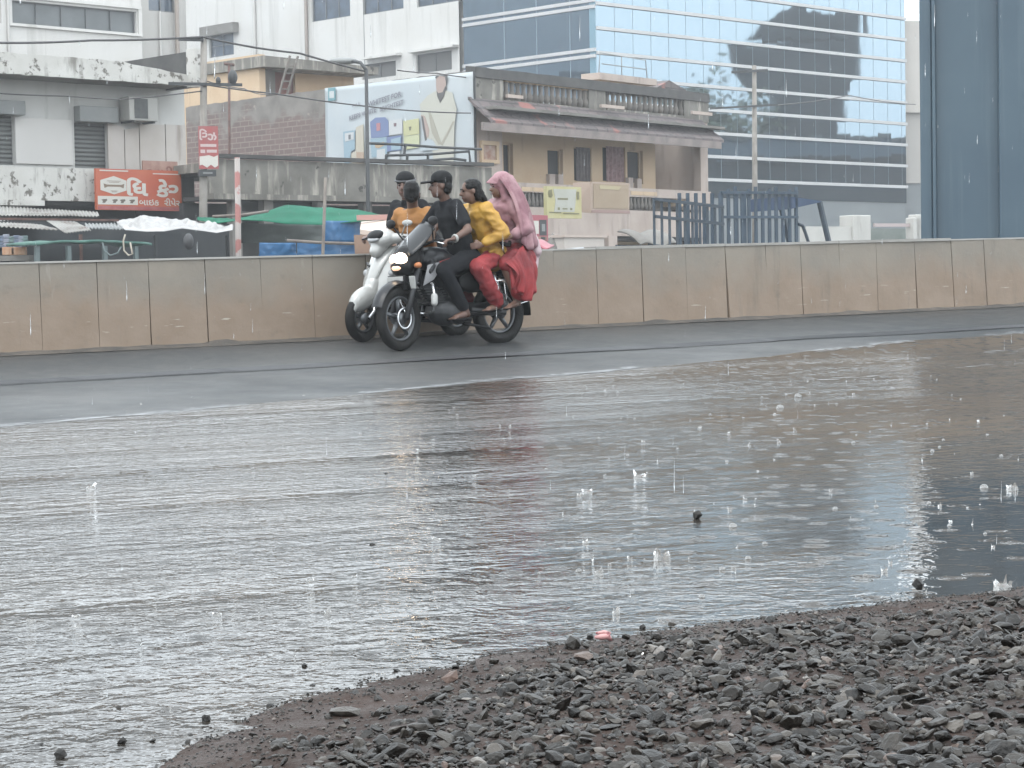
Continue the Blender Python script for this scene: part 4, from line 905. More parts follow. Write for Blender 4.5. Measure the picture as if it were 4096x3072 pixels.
# the brick side of the house
FBk = Frame(476, 71.3, -44.5)
bk = thing('brick_wall', 'bare brick side wall with crumbling grey plaster at its top', 'wall', FBk.P(0, 0, 0))
ub1 = FBk.uz(186, 120)[0]; zbk = FBk.uz(330, 88)[1]; zbk2 = FBk.uz(226, 102)[1]
def brick(q):
    n = 50; f = lambda u: zbk + (zbk2 - zbk) * (u / ub1) + .05 * mnoise.noise(Vector((u * 2.2, 0, 1)))
    for i in range(n):
        a, c_ = ub1 * i / n, ub1 * (i + 1) / n
        q.hexa([FBk.P(a, 0, 0), FBk.P(c_, 0, 0), FBk.P(c_, -.3, 0), FBk.P(a, -.3, 0), FBk.P(a, 0, f(a)), FBk.P(c_, 0, f(c_)), FBk.P(c_, -.3, f(c_)), FBk.P(a, -.3, f(a))])
brick_ob = part(bk, 'masonry', m_brick, brick)
# rooftop room behind the brick wall
FH = Frame(264, 82, -44.5)
bh = thing('rooftop_room', 'cream rooftop room with a sloping concrete roof and a brick red door', 'building', FH.P(0, 0, 0))
zy = FH.uz(*Z2(120, 345))[1]; uy1 = FH.uz(178, 80)[0]; part(bh, 'wall', m_cream, lambda q: q.fbox(FH, 0, uy1, -.3, 0, 4, zy))
FH2 = Frame(265, 82, PHI); e1 = FH2.uz(*Z2(870, 480))[0]; dr = RZ(FH2, Z2, 290, 455, 432, 600, -.8); zt1, zt2 = FH2.uz(*Z2(245, 345), .3)[1], FH2.uz(*Z2(870, 412), .3)[1]
part(bh, 'front_wall', m_cream, lambda q: q.wall(FH2, .003, e1, 4, zt2 - .2, [(dr[0], dr[1], dr[2], zt2 - .21)], -.8, .15)); part(bh, 'door', M('brick red door', lin(158, 108, 98), .8, lin(136, 92, 84), 2), lambda q: q.fbox(FH2, dr[0], dr[1], -1.0, -.94, dr[2], zt2 - .2))
part(bh, 'door_bay_shade', m_grime, lambda q: q.fbox(FH2, .003, dr[0] - .003, -.79, -.6, 4, zt1 - .3))  # darker slab, the shade beside the door put into its colour
part(bh, 'roof', m_mould, lambda q: q.hexa([FH2.P(-.2, .5, zt1 - .42), FH2.P(e1 + .2, .5, zt2 - .3), FH2.P(e1 + .2, -5, zt2 - .3), FH2.P(-.2, -5, zt1 - .42), FH2.P(-.2, .5, zt1), FH2.P(e1 + .2, .5, zt2), FH2.P(e1 + .2, -5, zt2), FH2.P(-.2, -5, zt1)]))
ld = thing('bamboo_ladder', 'leaning pole ladder in front of the brick red rooftop door', 'ladder', FH2.P(dr[0], .2, dr[2] - 1)); P0, P1 = at(*Z2(380, 585), 81), at(*Z2(448, 345), 81); q_ = Vector((.28, .2, 0))
part(ld, 'rail', m_balu, lambda q: q.tube([P0, P1], .05, 6)); part(ld, 'rail', m_balu, lambda q: q.tube([P0 - q_, P1 - q_], .05, 6)); [part(ld, 'rung', m_balu, lambda q: q.tube([P0.lerp(P1, f), (P0 - q_).lerp(P1 - q_, f)], .03, 5)) for f in (.15, .35, .55, .75)]
tp, T, B = pole('antenna_pole', 'thin rusty tee shaped pole in front of the cream rooftop room', *Z1(1408, 392), Z1(1410, 0)[0], 79, .05, .05, m_rust)
part(tp, 'crossbar', m_rust, lambda q: q.tube([at(*Z1(1378, 392), 79), at(*Z1(1440, 400), 79)], .06, 6))

# ---- billboard on the brick wall
m_vinyl, nt, b, tc = newmat('vinyl banner'); sx = nt.nodes.new('ShaderNodeSeparateXYZ'); nt.links.new(tc.outputs['Object'], sx.inputs[0])
c = mix(nt, ramp(nt, noise_(nt, tc.outputs['Object'], .5, 4), .35, .65), lin(214, 220, 222), lin(204, 214, 220)); nt.links.new(c, b.inputs['Base Color']); b.inputs['Roughness'].default_value = .45
VB = .35; bx0 = FBk.uz(473, 120, VB)[0]; bx1 = FBk.uz(325, 120, VB)[0]; bzt0, bzt1 = FBk.uz(473, 71.5, VB)[1], FBk.uz(326, 88, VB)[1]; bzb = FBk.uz(400, 171, VB)[1]
bbd = thing('billboard', 'pale blue advertising banner showing a bearded man and product bags', 'billboard', FBk.P(bx0, VB, bzb))
bf = lambda x, y: (bx1 + (bx0 - bx1) * x, (bzt1 + (bzt0 - bzt1) * x) + (bzb - (bzt1 + (bzt0 - bzt1) * x)) * y)     # x from its left, y down, 0..1
def bp_(x, y, v=0): a = bf(x, y); return FBk.P(a[0], VB + v, a[1])
part(bbd, 'banner', m_vinyl, lambda q: q.smooth().grid(lambda a, c_: bp_(a, c_, .035 * mnoise.noise(Vector((a * 5, c_ * 3, a * 2 + c_))) - .02), 40, 20, -FBk.n * .02))
part(bbd, 'backing_frame', m_dsteel, lambda q: [q.tube([bp_(x, .0, -.12), bp_(x, 1, -.12)], .05, 5) for x in (.01, .33, .66, .995)] + [q.tube([bp_(.005, y, -.12), bp_(.995, y, -.12)], .05, 5) for y in (.02, .5, .98)])
# Z picture of the banner: 2212 wide crop of 680x390 -> fractions of the banner
X = lambda x: (x - 70) / 1905.0; Y = lambda x, y: (y - (205 - 145 * X(x))) / (1150 + 30 * X(x) - (205 - 145 * X(x)))
def bpoly(name, mat, pts, v=.03, th=.006): mb = MB(); mb.prism([bp_(X(x), min(max(Y(x, y), .005), .99), v) for x, y in pts], FBk.n * th); return mb.build(name, mat, parent=bbd)
mt = lambda n, *c_: M(n, lin(*[int(v * .72 + 208 * .28) for v in c_]), .5)
bpoly('logo', mt('logo teal', 90, 158, 170), [(130, 205), (232, 198), (232, 335), (130, 345)]); bpoly('logo_centre', mt('logo white', 226, 232, 234), [(150, 240), (215, 236), (215, 310), (150, 314)], .038)
ink = mt('banner ink', 120, 120, 134)
def btext(body, x0, x1, y0, y1, sl):
    mb = MB(); a, c_ = bf(X((x0 + x1) / 2), Y((x0 + x1) / 2, (y0 + y1) / 2)); hh = abs(bf(.5, Y(900, y0))[1] - bf(.5, Y(900, y1))[1]); ww = abs(bf(X(x0), .5)[0] - bf(X(x1), .5)[0])
    cu = Frame(473, 71.3, -44.5); cu.o = FBk.o + FBk.n * (VB + .036); cu.u = -FBk.u; cu.n = FBk.n
    text_mesh(mb, cu, body, -a, c_, hh, 0, 0, ww, .03, slant=sl); mb.build('lettering', ink, parent=bbd)
btext('WHITEST FOR', 665, 1105, 312, 372, .14); btext('BRIGHTEST', 820, 1130, 392, 445, .14); btext('ALL', 450, 575, 375, 405, .14); btext('KEEPS WHITE', 410, 770, 470, 525, .14)
bl_, lb, wh, ye, gr = mt('bag blue', 96, 118, 176), mt('bag sky', 150, 186, 206), mt('bag white', 226, 228, 230), mt('bag yellow', 218, 216, 150), mt('bag green', 112, 166, 110)
bpoly('bag_picture', bl_, [(690, 590), (760, 545), (890, 545), (930, 590), (935, 760), (880, 770), (700, 770)]); bpoly('bag_picture', wh, [(935, 590), (1110, 570), (1110, 745), (935, 755)]); bpoly('bag_picture', ye, [(1120, 600), (1320, 580), (1322, 760), (1122, 775)])
bpoly('bag_picture', lb, [(690, 775), (900, 770), (905, 990), (700, 985)]); bpoly('bag_picture', bl_, [(905, 770), (1095, 760), (1090, 930), (905, 935)]); bpoly('bag_picture', mt('bag lime', 222, 226, 168), [(1125, 780), (1322, 765), (1322, 915), (1125, 930)])
bpoly('bag_mark', mt('mark red', 196, 112, 120), [(775, 610), (825, 605), (825, 690), (775, 695)], .038); bpoly('bag_mark', mt('mark dark', 120, 84, 90), [(1000, 620), (1035, 618), (1032, 655), (1002, 657)], .038); bpoly('bag_mark', mt('mark olive', 100, 96, 60), [(1190, 670), (1225, 668), (1215, 712), (1200, 712)], .038); bpoly('bag_mark', lb, [(960, 800), (1085, 780), (1085, 920), (960, 925)], .038)
bpoly('bowl_picture', mt('bowl orange', 206, 168, 120), [(750, 840), (870, 820), (875, 860), (800, 890), (755, 880)], .038); bpoly('carton_picture', wh, [(775, 905), (880, 900), (885, 1010), (770, 1015)], .038); bpoly('carton_picture', wh, [(945, 945), (1070, 940), (1070, 1035), (945, 1040)], .038)
bpoly('bucket_picture', lb, [(325, 680), (485, 670), (480, 880), (430, 900), (385, 1110), (335, 1110)]); bpoly('bucket_mark', wh, [(350, 700), (470, 690), (470, 770), (350, 790)], .038); bpoly('bucket_mark', mt('mark grey', 90, 96, 100), [(400, 720), (430, 715), (430, 765), (400, 770)], .044)
bpoly('child_picture', mt('child cream', 216, 204, 180), [(500, 640), (600, 610), (600, 1090), (430, 1100), (430, 920), (490, 900)]); bpoly('child_picture', mt('child skin', 196, 160, 128), [(500, 910), (600, 920), (600, 1090), (500, 1090)], .038)
sk, ku, kd, ha = mt('picture skin', 190, 160, 146), mt('picture cloth', 218, 216, 198), mt('picture fold', 180, 172, 150), mt('picture hair', 66, 62, 60)
bpoly('man_picture', ku, [(1335, 420), (1440, 320), (1540, 270), (1650, 270), (1740, 300), (1790, 500), (1760, 680), (1740, 1180), (1490, 1180), (1480, 830), (1400, 840), (1350, 560)])
bpoly('man_shade', kd, [(1440, 500), (1465, 500), (1600, 900), (1560, 900), (1480, 760)], .038); bpoly('man_shade', kd, [(1740, 640), (1765, 640), (1610, 920), (1585, 900)], .038); bpoly('man_face', sk, [(1545, 110), (1580, 80), (1650, 90), (1670, 180), (1650, 300), (1595, 390), (1555, 330), (1545, 220)], .038)
bpoly('man_hair', ha, [(1535, 120), (1545, 40), (1600, 12), (1670, 20), (1690, 100), (1672, 200), (1655, 110), (1590, 90), (1550, 130)], .044); bpoly('man_beard', ha, [(1550, 270), (1570, 300), (1625, 290), (1660, 220), (1672, 240), (1640, 340), (1592, 415), (1560, 340)], .044)
bpoly('man_arm', sk, [(1350, 540), (1400, 560), (1450, 720), (1440, 800), (1400, 830), (1370, 700)], .040); bpoly('shirt_picture', mt('shirt blue', 206, 220, 228), [(1320, 900), (1430, 820), (1500, 850), (1560, 960), (1340, 960)], .044); bpoly('man_line', ha, [(1355, 560), (1375, 560), (1420, 840), (1395, 845)], .046)
# ---- G: low shop with the weathered concrete fascia in front of the brick wall
FG = Frame(340, 62, 50)
bG = thing('low_shop', 'low shop with a long weathered grey concrete fascia below the billboard', 'building', FG.P(0, 0, 0))
g0, g1 = FG.uz(*Z2(-100, 1050))[0], FG.uz(*Z2(1640, 1100))[0]; gt, gb = FG.uz(*Z2(700, 1000))[1], FG.uz(*Z2(700, 1205))[1]
def fascia(q):
    n = 60
    for i in range(n):
        a, c_ = g0 + (g1 - g0) * i / n, g0 + (g1 - g0) * (i + 1) / n; f = lambda u: gt + .03 * mnoise.noise(Vector((u * 1.5, 2, 0)))
        q.hexa([FG.P(a, 0, gb), FG.P(c_, 0, gb), FG.P(c_, -.2, gb), FG.P(a, -.2, gb), FG.P(a, 0, f(a)), FG.P(c_, 0, f(c_)), FG.P(c_, -.2, f(c_)), FG.P(a, -.2, f(a))])
part(bG, 'fascia', m_mould, fascia)
part(bG, 'coping', m_moss, lambda q: q.fbox(FG, g0, g1, -.25, .12, gt + .035, gt + .14)); part(bG, 'ledge', m_mould, lambda q: q.fbox(FG, g0, g1, -.2, .25, gb - .16, gb - .003))
part(bG, 'roof', m_mould, lambda q: q.fbox(FG, g0, g1, -4.6, -.251, gt - .35, gt - .1))
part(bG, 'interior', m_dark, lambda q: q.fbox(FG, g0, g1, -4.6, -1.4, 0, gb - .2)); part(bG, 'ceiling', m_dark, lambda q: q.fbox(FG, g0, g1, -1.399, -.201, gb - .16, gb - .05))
for x in (75, 270, 600, 880): u = FG.uz(*Z2(x, 1300))[0]; part(bG, 'column', m_grime, lambda q: q.fbox(FG, u - .16, u + .16, -.3, -.01, 0, gb - .163))
for x0, x1 in ((80, 262), (285, 590)):
    r = RZ(FG, Z2, x0, 1200, x1, 1300, -.5); part(bG, 'shop_window', m_dark, lambda q: q.fbox(FG, r[0], r[1], -.6, -.5, r[2], r[3])); part(bG, 'window_bar', m_grime, lambda q: q.fbox(FG, r[0], r[1], -.5, -.42, r[2] - .1, r[2] - .003))
# a thin dark lamp pole in front of it
p2, T, B = pole('lamp_pole', 'thin dark steel pole rising in front of the billboard', *Z2(868, 430), Z2(885, 0)[0], 59, .05, .065, m_dsteel)
P0, P1 = at(*Z2(868, 432), 59), at(*Z2(770, 375), 59.6); part(p2, 'bracket', m_dsteel, lambda q: q.smooth().tube([P0, P0.lerp(P1, .35) + Vector((0, 0, .12)), P1], .05, 7)); part(p2, 'lamp_head', m_lgrey, lambda q: q.smooth().ell(P1 - Vector((.2, 0, 0)), (.42, .16, .1)))
# metal frame left lying on the roof
fr = thing('roof_frame', 'bent dark steel frame standing on the low shop roof before the billboard', 'metal frame', FG.P(0, -.6, gt))
def zf_(x, y): a = FG.uz(*Z2(x, y), -.5); return FG.P(a[0], -.5, a[1])
for nm, pts in (('top_rail', [(990, 955), (1250, 950), (1500, 930), (1508, 1005)]), ('bottom_rail', [(905, 990), (1000, 1000), (1260, 985), (1400, 975), (1480, 985), (1470, 1005)]), ('leg', [(990, 955), (990, 1010)]), ('leg', [(1120, 955), (1118, 1010)]), ('leg', [(1248, 952), (1245, 1012)]), ('back_rail', [(880, 880), (1110, 890), (1300, 905), (1575, 918)]), ('back_leg', [(1110, 890), (1100, 955)])):
    part(fr, nm, m_dsteel, lambda q: q.tube([zf_(*p) for p in pts], .045, 6))

# ---- J: the glass building
m_glass, nt, b, tc = newmat('blue mirror glass')
uvn = tc.outputs['UV']; mp = nt.nodes.new('ShaderNodeMapping'); mp.inputs['Scale'].default_value = (1 / 1.6, 1 / 1.51, 1); nt.links.new(uvn, mp.inputs[0])
wnz = nt.nodes.new('ShaderNodeTexWhiteNoise'); wnz.noise_dimensions = '2D'; fl = nt.nodes.new('ShaderNodeVectorMath'); fl.operation = 'FLOOR'; nt.links.new(mp.outputs[0], fl.inputs[0]); nt.links.new(fl.outputs[0], wnz.inputs[0])
c = mix(nt, ramp(nt, wnz.outputs['Value'], 0, 1, 0, .35), (.235, .30, .345, 1), (.208, .272, .32, 1)); nt.links.new(c, b.inputs['Base Color'])
b.inputs['Metallic'].default_value = 1.0; b.inputs['Roughness'].default_value = .035
nm = nt.nodes.new('ShaderNodeVectorMath'); nm.operation = 'MULTIPLY_ADD'; nt.links.new(wnz.outputs['Color'], nm.inputs[0]); nm.inputs[1].default_value = (.012,) * 3; nm.inputs[2].default_value = (-.006,) * 3
gm = nt.nodes.new('ShaderNodeNewGeometry'); ad = nt.nodes.new('ShaderNodeVectorMath'); nt.links.new(gm.outputs['Normal'], ad.inputs[0]); nt.links.new(nm.outputs[0], ad.inputs[1])
bp = nt.nodes.new('ShaderNodeBump'); bp.inputs['Strength'].default_value = .12; bp.inputs['Distance'].default_value = .05; nt.links.new(noise_(nt, tc.outputs['Object'], .35, 2), bp.inputs['Height']); nt.links.new(ad.outputs[0], bp.inputs['Normal']); nt.links.new(bp.outputs[0], b.inputs['Normal'])
m_band = M('white cladding band', lin(226, 226, 226), .5, lin(214, 214, 214), .4); m_seam = M('glass seam', lin(150, 172, 186), .35)
DG = 130; FJ = Frame(600, DG, PHI); FJ2 = Frame(600, DG, PHI - 90)
bJ = thing('glass_building', 'office block of blue mirror glass with white horizontal bands', 'building', FJ.P(0, 0, 0))
j1 = FJ.uz(905.5, 100)[0]; jl = FJ2.uz(464, 60)[0]; ZT = 30.0
zH = FJ.uz(905, 187)[1]; stp = (FJ.uz(905, 40.1)[1] - zH) / 7
zg = FJ.uz(905, 203)[1]
def core(q):
    q.add([FJ.P(0, 0, zg), FJ.P(j1, 0, zg), FJ.P(j1, 0, ZT), FJ.P(0, 0, ZT)], [(0, 1, 2, 3)]); q.add([FJ2.P(0, 0, zg), FJ2.P(jl, 0, zg), FJ2.P(jl, 0, ZT), FJ2.P(0, 0, ZT)], [(3, 2, 1, 0)])
    e = FJ.P(j1, 0, 0); d_ = FJ2.u * jl; A_, B_, C_, D_ = FJ.P(0, 0, 0), e, e + d_, FJ2.P(jl, 0, 0)
    z = Vector((0, 0, 1)); q.add([B_ + z * zg, C_ + z * zg, C_ + z * ZT, B_ + z * ZT], [(0, 1, 2, 3)]); q.add([C_ + z * zg, D_ + z * zg, D_ + z * ZT, C_ + z * ZT], [(0, 1, 2, 3)]); q.add([p + z * ZT for p in (A_, B_, C_, D_)], [(0, 1, 2, 3)])
part(bJ, 'glazing', m_glass, core)
m_lowwall = M('grey ground floor wall', lin(140, 146, 148), .5, lin(126, 134, 138), .3)
part(bJ, 'ground_floor', m_lowwall, lambda q: q.fbox(FJ, .05, j1 - .05, -12, -.06, 0, zg).fbox(FJ2, .1, jl - .05, -12, -.06, 0, zg))
for k in range(0, 14):
    z = zH + stp * k
    part(bJ, 'band', m_band, lambda q: q.fbox(FJ, 0, j1, .003, .16, z - .1, z + .1))
    if k % 2 == 1:
        for dz in (-.19, .19): part(bJ, 'band', m_band, lambda q: q.fbox(FJ2, 0, jl, .003, .14, z + dz - .1, z + dz + .1))
def seams(q):
    n = int(j1 / 1.62)
    for i in range(1, n + 1): u = i * j1 / (n + .3); q.fbox(FJ, u - .009, u + .009, .002, .012, zH, ZT)
part(bJ, 'seam_grid', m_seam, seams); part(bJ, 'seam_grid', m_seam, lambda q: [q.fbox(FJ2, u - .03, u + .03, .002, .012, zg, ZT) for u in (2.2, 5.1, 8.0)])
part(bJ, 'corner_trim', M('corner glass', lin(140, 178, 196), .2), lambda q: q.fbox(FJ2, .002, .5, .004, .05, zg, ZT))
# beige tower just past its right end
m_beige = M('beige render', lin(226, 220, 212), .8, lin(214, 208, 200), .4); m_beig2 = M('grey render', lin(194, 188, 181), .8, lin(204, 200, 194), .3)
FT = Frame(906, 154, PHI + 30); bT = thing('beige_tower', 'narrow beige building seen between the glass block and the blue steel pier', 'building', FT.P(0, 0, 0)); t1 = FT.uz(958, 100)[0]; zt_, zm, zb_ = FT.uz(*Z4(1440, 125))[1], FT.uz(*Z4(1440, 655))[1], FT.uz(*Z4(1440, 1105))[1]
part(bT, 'upper_wall', m_beige, lambda q: q.fbox(FT, 0, t1, -8, 0, zm, zt_)); part(bT, 'lower_wall', m_beig2, lambda q: q.fbox(FT, 0, t1, -8, -.08, zb_, zm - .3)); part(bT, 'ledge', m_beige, lambda q: q.fbox(FT, -.05, t1, -8, .2, zm - .298, zm - .002)); part(bT, 'base', m_lowwall, lambda q: q.fbox(FT, .1, t1, -8, -.2, 0, zb_ - .002))

# ---- the blue steel pier right behind the barrier
m_steel, nt, b, tc = newmat('blue painted steel'); o = tc.outputs['Object']
c = mix(nt, ramp(nt, noise_(nt, o, .6, 4), .35, .65), lin(74, 97, 113), lin(85, 108, 122)); c = mix(nt, ramp(nt, noise_(nt, o, 1.0, 5, .6, (9, 9, .3)), .56, .74, 0, .55), c, lin(104, 124, 135)); c = mix(nt, ramp(nt, noise_(nt, o, 1.0, 4, .6, (6, 6, .5)), .62, .75, 0, .6), c, lin(62, 84, 98))
nt.links.new(c, b.inputs['Base Color']); b.inputs['Roughness'].default_value = .42
FPI = Frame(921.6, 28.0, 101); pr = thing('steel_pier', 'massive blue painted steel pier standing behind the barrier at the right edge', 'pier', FPI.P(1.1, -1, 0)); w = 2.3
part(pr, 'shaft', m_steel, lambda q: q.fbox(FPI, .16, w, -1.6, 0, -.3, 11), bevel=.05)
part(pr, 'corner_flange', m_steel, lambda q: q.fbox(FPI, 0, .157, -.5, .05, -.3, 11), bevel=.02)
x_ = FPI.uz(*Z4(1552, 800))[0]; part(pr, 'stiffener', m_steel, lambda q: q.fbox(FPI, x_, x_ + .045, .003, .11, -.3, 11), bevel=.01)
x2 = FPI.uz(*Z4(1950, 800))[0]; part(pr, 'side_plate', m_steel, lambda q: q.fbox(FPI, x2, x2 + .9, .003, .13, -.3, 11), bevel=.03)
part(pr, 'cap_beam', m_steel, lambda q: q.fbox(FPI, -1.2, w + 1.5, -2.2, .8, 11.003, 12.6), bevel=.05)

# ---- right utility pole
p3, T, B = pole('utility_pole', 'slender grey utility pole in front of the glass building', *Z4(478, 395), Z4(484, 0)[0], 88, .09, .14, m_polec); FQ = Frame(754, 88, 60)
z_ = at(*Z4(470, 436), 88).z; part(p3, 'crossarm', m_dsteel, lambda q: q.hexa([FQ.P(-1.1, .12, z_ - .1), FQ.P(.7, .12, z_ + .05), FQ.P(.7, .2, z_ + .05), FQ.P(-1.1, .2, z_ - .1), FQ.P(-1.1, .12, z_), FQ.P(.7, .12, z_ + .15), FQ.P(.7, .2, z_ + .15), FQ.P(-1.1, .2, z_)]))
z_ = at(*Z4(470, 642), 88).z; part(p3, 'crossarm', m_dsteel, lambda q: q.hexa([FQ.P(-2.2, .12, z_ - .2), FQ.P(1.2, .12, z_ + .05), FQ.P(1.2, .2, z_ + .05), FQ.P(-2.2, .2, z_ - .2), FQ.P(-2.2, .12, z_ - .12), FQ.P(1.2, .12, z_ + .13), FQ.P(1.2, .2, z_ + .13), FQ.P(-2.2, .2, z_ - .12)]))

# ---- wires
m_wire = M('wire', lin(76, 74, 74), .6)
def wire(label, pts, r=.018):
    mb = MB().smooth(); out = []
    P = [at(*p) for p in pts]
    for a, c_ in zip(P, P[1:]):
        for i in range(10): f = i / 10; out.append(a.lerp(c_, f) - Vector((0, 0, .025 * (a - c_).length * f * (1 - f))))
    out.append(P[-1]); mb.tube(out, r, 5); return tag(mb.build('wire', m_wire), label, 'wire')
def zp(Z, x, y, D): a = Z(x, y); return (a[0], a[1], D)
wire('upper cable running from the left edge to the utility pole top', [zp(Z1, -80, 262, 50), zp(Z1, 560, 248, 54), zp(Z1, 1245, 226, 57.4)], .03)
wire('cable from the utility pole top down to the lamp pole before the billboard', [zp(Z1, 1250, 228, 57.4), zp(Z2, 180, 292, 58), zp(Z2, 460, 328, 58.5), zp(Z2, 868, 440, 59)], .03)
wire('long cable sagging across the billboard to the cream house', [zp(Z1, 1262, 520, 57.4), zp(Z2, 300, 575, 60), zp(Z2, 880, 655, 62), zp(Z2, 1510, 695, 68)], .022)
wire('thin cable from the stair block to the billboard corner', [zp(Z2, 1060, 432, 66), zp(Z2, 1300, 450, 69), zp(Z2, 1560, 482, 72)], .02)
wire('cable looping in front of the cream rooftop room', [zp(Z1, 1275, 500, 57.4), zp(Z1, 1500, 545, 62), zp(Z2, 285, 575, 75)], .016)
wire('drooping wire below the old shop house roof corner', [zp(Z1, 0, 575, 57), zp(Z1, 400, 590, 58), zp(Z1, 740, 612, 58), zp(Z1, 1240, 560, 57.4)], .018)
wire('wire hanging from the right utility pole over the glass building', [zp(Z4, 490, 640, 88), zp(Z4, 1050, 575, 100), zp(Z4, 1450, 630, 110)], .025)

# ---- stalls in front of the old shop house
FS = Frame(100, 47.5, PHI)
def SP(Z, x, y, D): return at(*Z(x, y), D)
def zinc_roof(label, c4, n=16, amp=.016, mat=None):
    """c4: back-left, back-right, front-right, front-left"""
    a, b2, c_, d_ = [Vector(p) for p in c4]; L = (b2 - a).length
    mb = MB().smooth(); mb.grid(lambda u, w: a.lerp(b2, u).lerp(d_.lerp(c_, u), w) + Vector((0, 0, amp * math.sin(u * L * 74) + .03 * mnoise.noise(Vector((u * L * 1.5, w * 2, 1))))), int(L * 70), 4, (0, 0, -.015))
    return tag(mb.build('awning_sheet', mat or m_zinc), label, 'awning sheet', 'rusty corrugated sheets over the stalls')
zinc_roof('grey corrugated awning sheet at the top left above the rusty beam', (SP(Z1, -200, 1255, 53), SP(Z1, 600, 1302, 53.6), SP(Z1, 610, 1326, 52.2), SP(Z1, -200, 1320, 51)))
zinc_roof('pale ragged corrugated sheet at the left edge over the hanging goods', (SP(Z1, -200, 1330, 50), SP(Z1, 250, 1380, 50), SP(Z1, 360, 1412, 48.6), SP(Z1, -200, 1378, 48.4)))
zinc_roof('short tilted corrugated sheet in the middle, overhanging its neighbours', (SP(Z1, 270, 1345, 49.6), SP(Z1, 470, 1362, 49.6), SP(Z1, 560, 1412, 48.2), SP(Z1, 400, 1430, 48.0)))
zinc_roof('flat grey sheet between the tilted sheet and the white tarpaulin', (SP(Z1, 520, 1372, 50), SP(Z1, 760, 1372, 50.2), SP(Z1, 755, 1408, 48.8), SP(Z1, 530, 1400, 48.6)), mat=m_lgrey)
tag(MB().fbox(FS, FS.uz(*Z1(-150, 1340))[0], FS.uz(*Z1(720, 1375))[0], 0, .08, SP(Z1, 300, 1368, 47.8).z, SP(Z1, 300, 1355, 47.8).z).build('roof_beam', m_rust), 'rusty red steel beam under the corrugated awning sheets', 'beam')
def tarp(label, top, bot, D0, D1, mat, Z, nu=46, nv=8, wob=.06, name='tarpaulin', group=None):
    def ip(tab, f):
        x = tab[0][0] + (tab[-1][0] - tab[0][0]) * f; return x, lerp_tab(x, tab)
    def fn(u, w):
        a, c_ = ip(top, u), ip(bot, u); A_, C_ = SP(Z, *a, D0), SP(Z, *c_, D1); p = A_.lerp(C_, w)
        return p + Vector((0, 0, wob * (mnoise.noise(Vector((u * 9, w * 2.5, 3))) + .6 * mnoise.noise(Vector((u * 22, w * 3 + u * 6, 5)))) * math.sin(math.pi * min(w + .12, 1))))
    mb = MB().smooth(); mb.grid(fn, nu, nv, (0, 0, -.012)); return tag(mb.build(name, mat), label, 'tarpaulin', group)
m_tw = M('white tarpaulin', lin(206, 204, 202), .7, lin(178, 176, 174), 3); m_tg = M('green tarpaulin', lin(30, 106, 82), .9, lin(42, 124, 98), 1.2, spec=.15); m_tb = M('blue tarpaulin', lin(44, 118, 172), .5, lin(34, 98, 150), 1.0)
tarp('crumpled white tarpaulin stretched over the dark stall on the left', [(700, 1365), (880, 1325), (1000, 1338), (1120, 1352), (1250, 1362), (1330, 1370), (1435, 1395)], [(770, 1412), (900, 1422), (1010, 1420), (1120, 1402), (1250, 1418), (1330, 1430), (1430, 1412)], 50.5, 48.6, m_tw, Z1, nu=90, nv=12, wob=.16)
st1 = thing('stall', 'dark stall interior behind the green topped counter on the left', 'stall', FS.P(0, -4, 0)); a0, a1 = FS.uz(*Z1(-200, 1500), -3)[0], FS.uz(*Z1(1440, 1500), -3)[0]; zt_ = SP(Z1, 700, 1400, 51).z
m_dk2 = M('stall darkness', lin(58, 62, 66), .9, lin(72, 74, 76), .8); part(st1, 'back_wall', m_dk2, lambda q: q.fbox(FS, a0, a1, -3.3, -3.2, 0, zt_ + .15));  # dark colour carries the shade under the stall roofs
for x in (-60, 500, 960, 1400): u = FS.uz(*Z1(x, 1450), -.3)[0]; part(st1, 'post', m_rust if x < 900 else m_dsteel, lambda q: q.fbox(FS, u - .03, u + .03, -.36, -.3, 0, zt_ - .25))
part(st1, 'shelf', m_dsteel, lambda q: q.fbox(FS, a0, a1 - 1, -3.19, -2.7, .9, .94)); part(st1, 'hanging_bag', M('dim grey bag', lin(96, 96, 98), .8), lambda q: q.smooth().ell(FS.P(FS.uz(*Z1(1158, 1465), -2.5)[0], -2.5, SP(Z1, 1158, 1468, 50).z), (.13, .13, .2)))
# counter with the green net top
m_gn = M('green net', lin(72, 118, 106), .8, lin(98, 136, 126), 3); m_gp = M('grey green post', lin(116, 130, 130), .7)
FCn = Frame(80, 46.2, PHI); ct = thing('counter', 'green topped market counter on grey posts behind the barrier on the left', 'counter', FCn.P(0, 0, 0)); c0, c1 = FCn.uz(*Z1(175, 1490))[0], FCn.uz(*Z1(935, 1490))[0]; zc = FCn.uz(*Z1(500, 1494))[1]
part(ct, 'top', m_gn, lambda q: q.smooth().grid(lambda u, w: FCn.P(c0 + (c1 - c0) * u, -.9 + .9 * w, zc + .05 * mnoise.noise(Vector((u * 6, w * 2, 4))) + .07 * math.sin(u * 3.1)), 30, 4, (0, 0, -.05)))
for x in (243, 437, 660, 850): u = FCn.uz(*Z1(x, 1540))[0]; part(ct, 'post', m_gp, lambda q: q.fbox(FCn, u - .045, u + .045, -.15, -.06, 0, zc - .06))
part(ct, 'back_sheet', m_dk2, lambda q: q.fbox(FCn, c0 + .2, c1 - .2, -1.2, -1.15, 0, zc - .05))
m_cab = M('pale cable', lin(196, 186, 170), .6); mb = MB().smooth(); pc = [SP(Z1, *p, 45.9) for p in ((770, 1440), (758, 1480), (762, 1540), (790, 1570), (815, 1560), (800, 1490))]; mb.tube(pc, .02, 6); tag(mb.build('cable', m_cab), 'pale curled cable hanging over the green counter', 'cable')
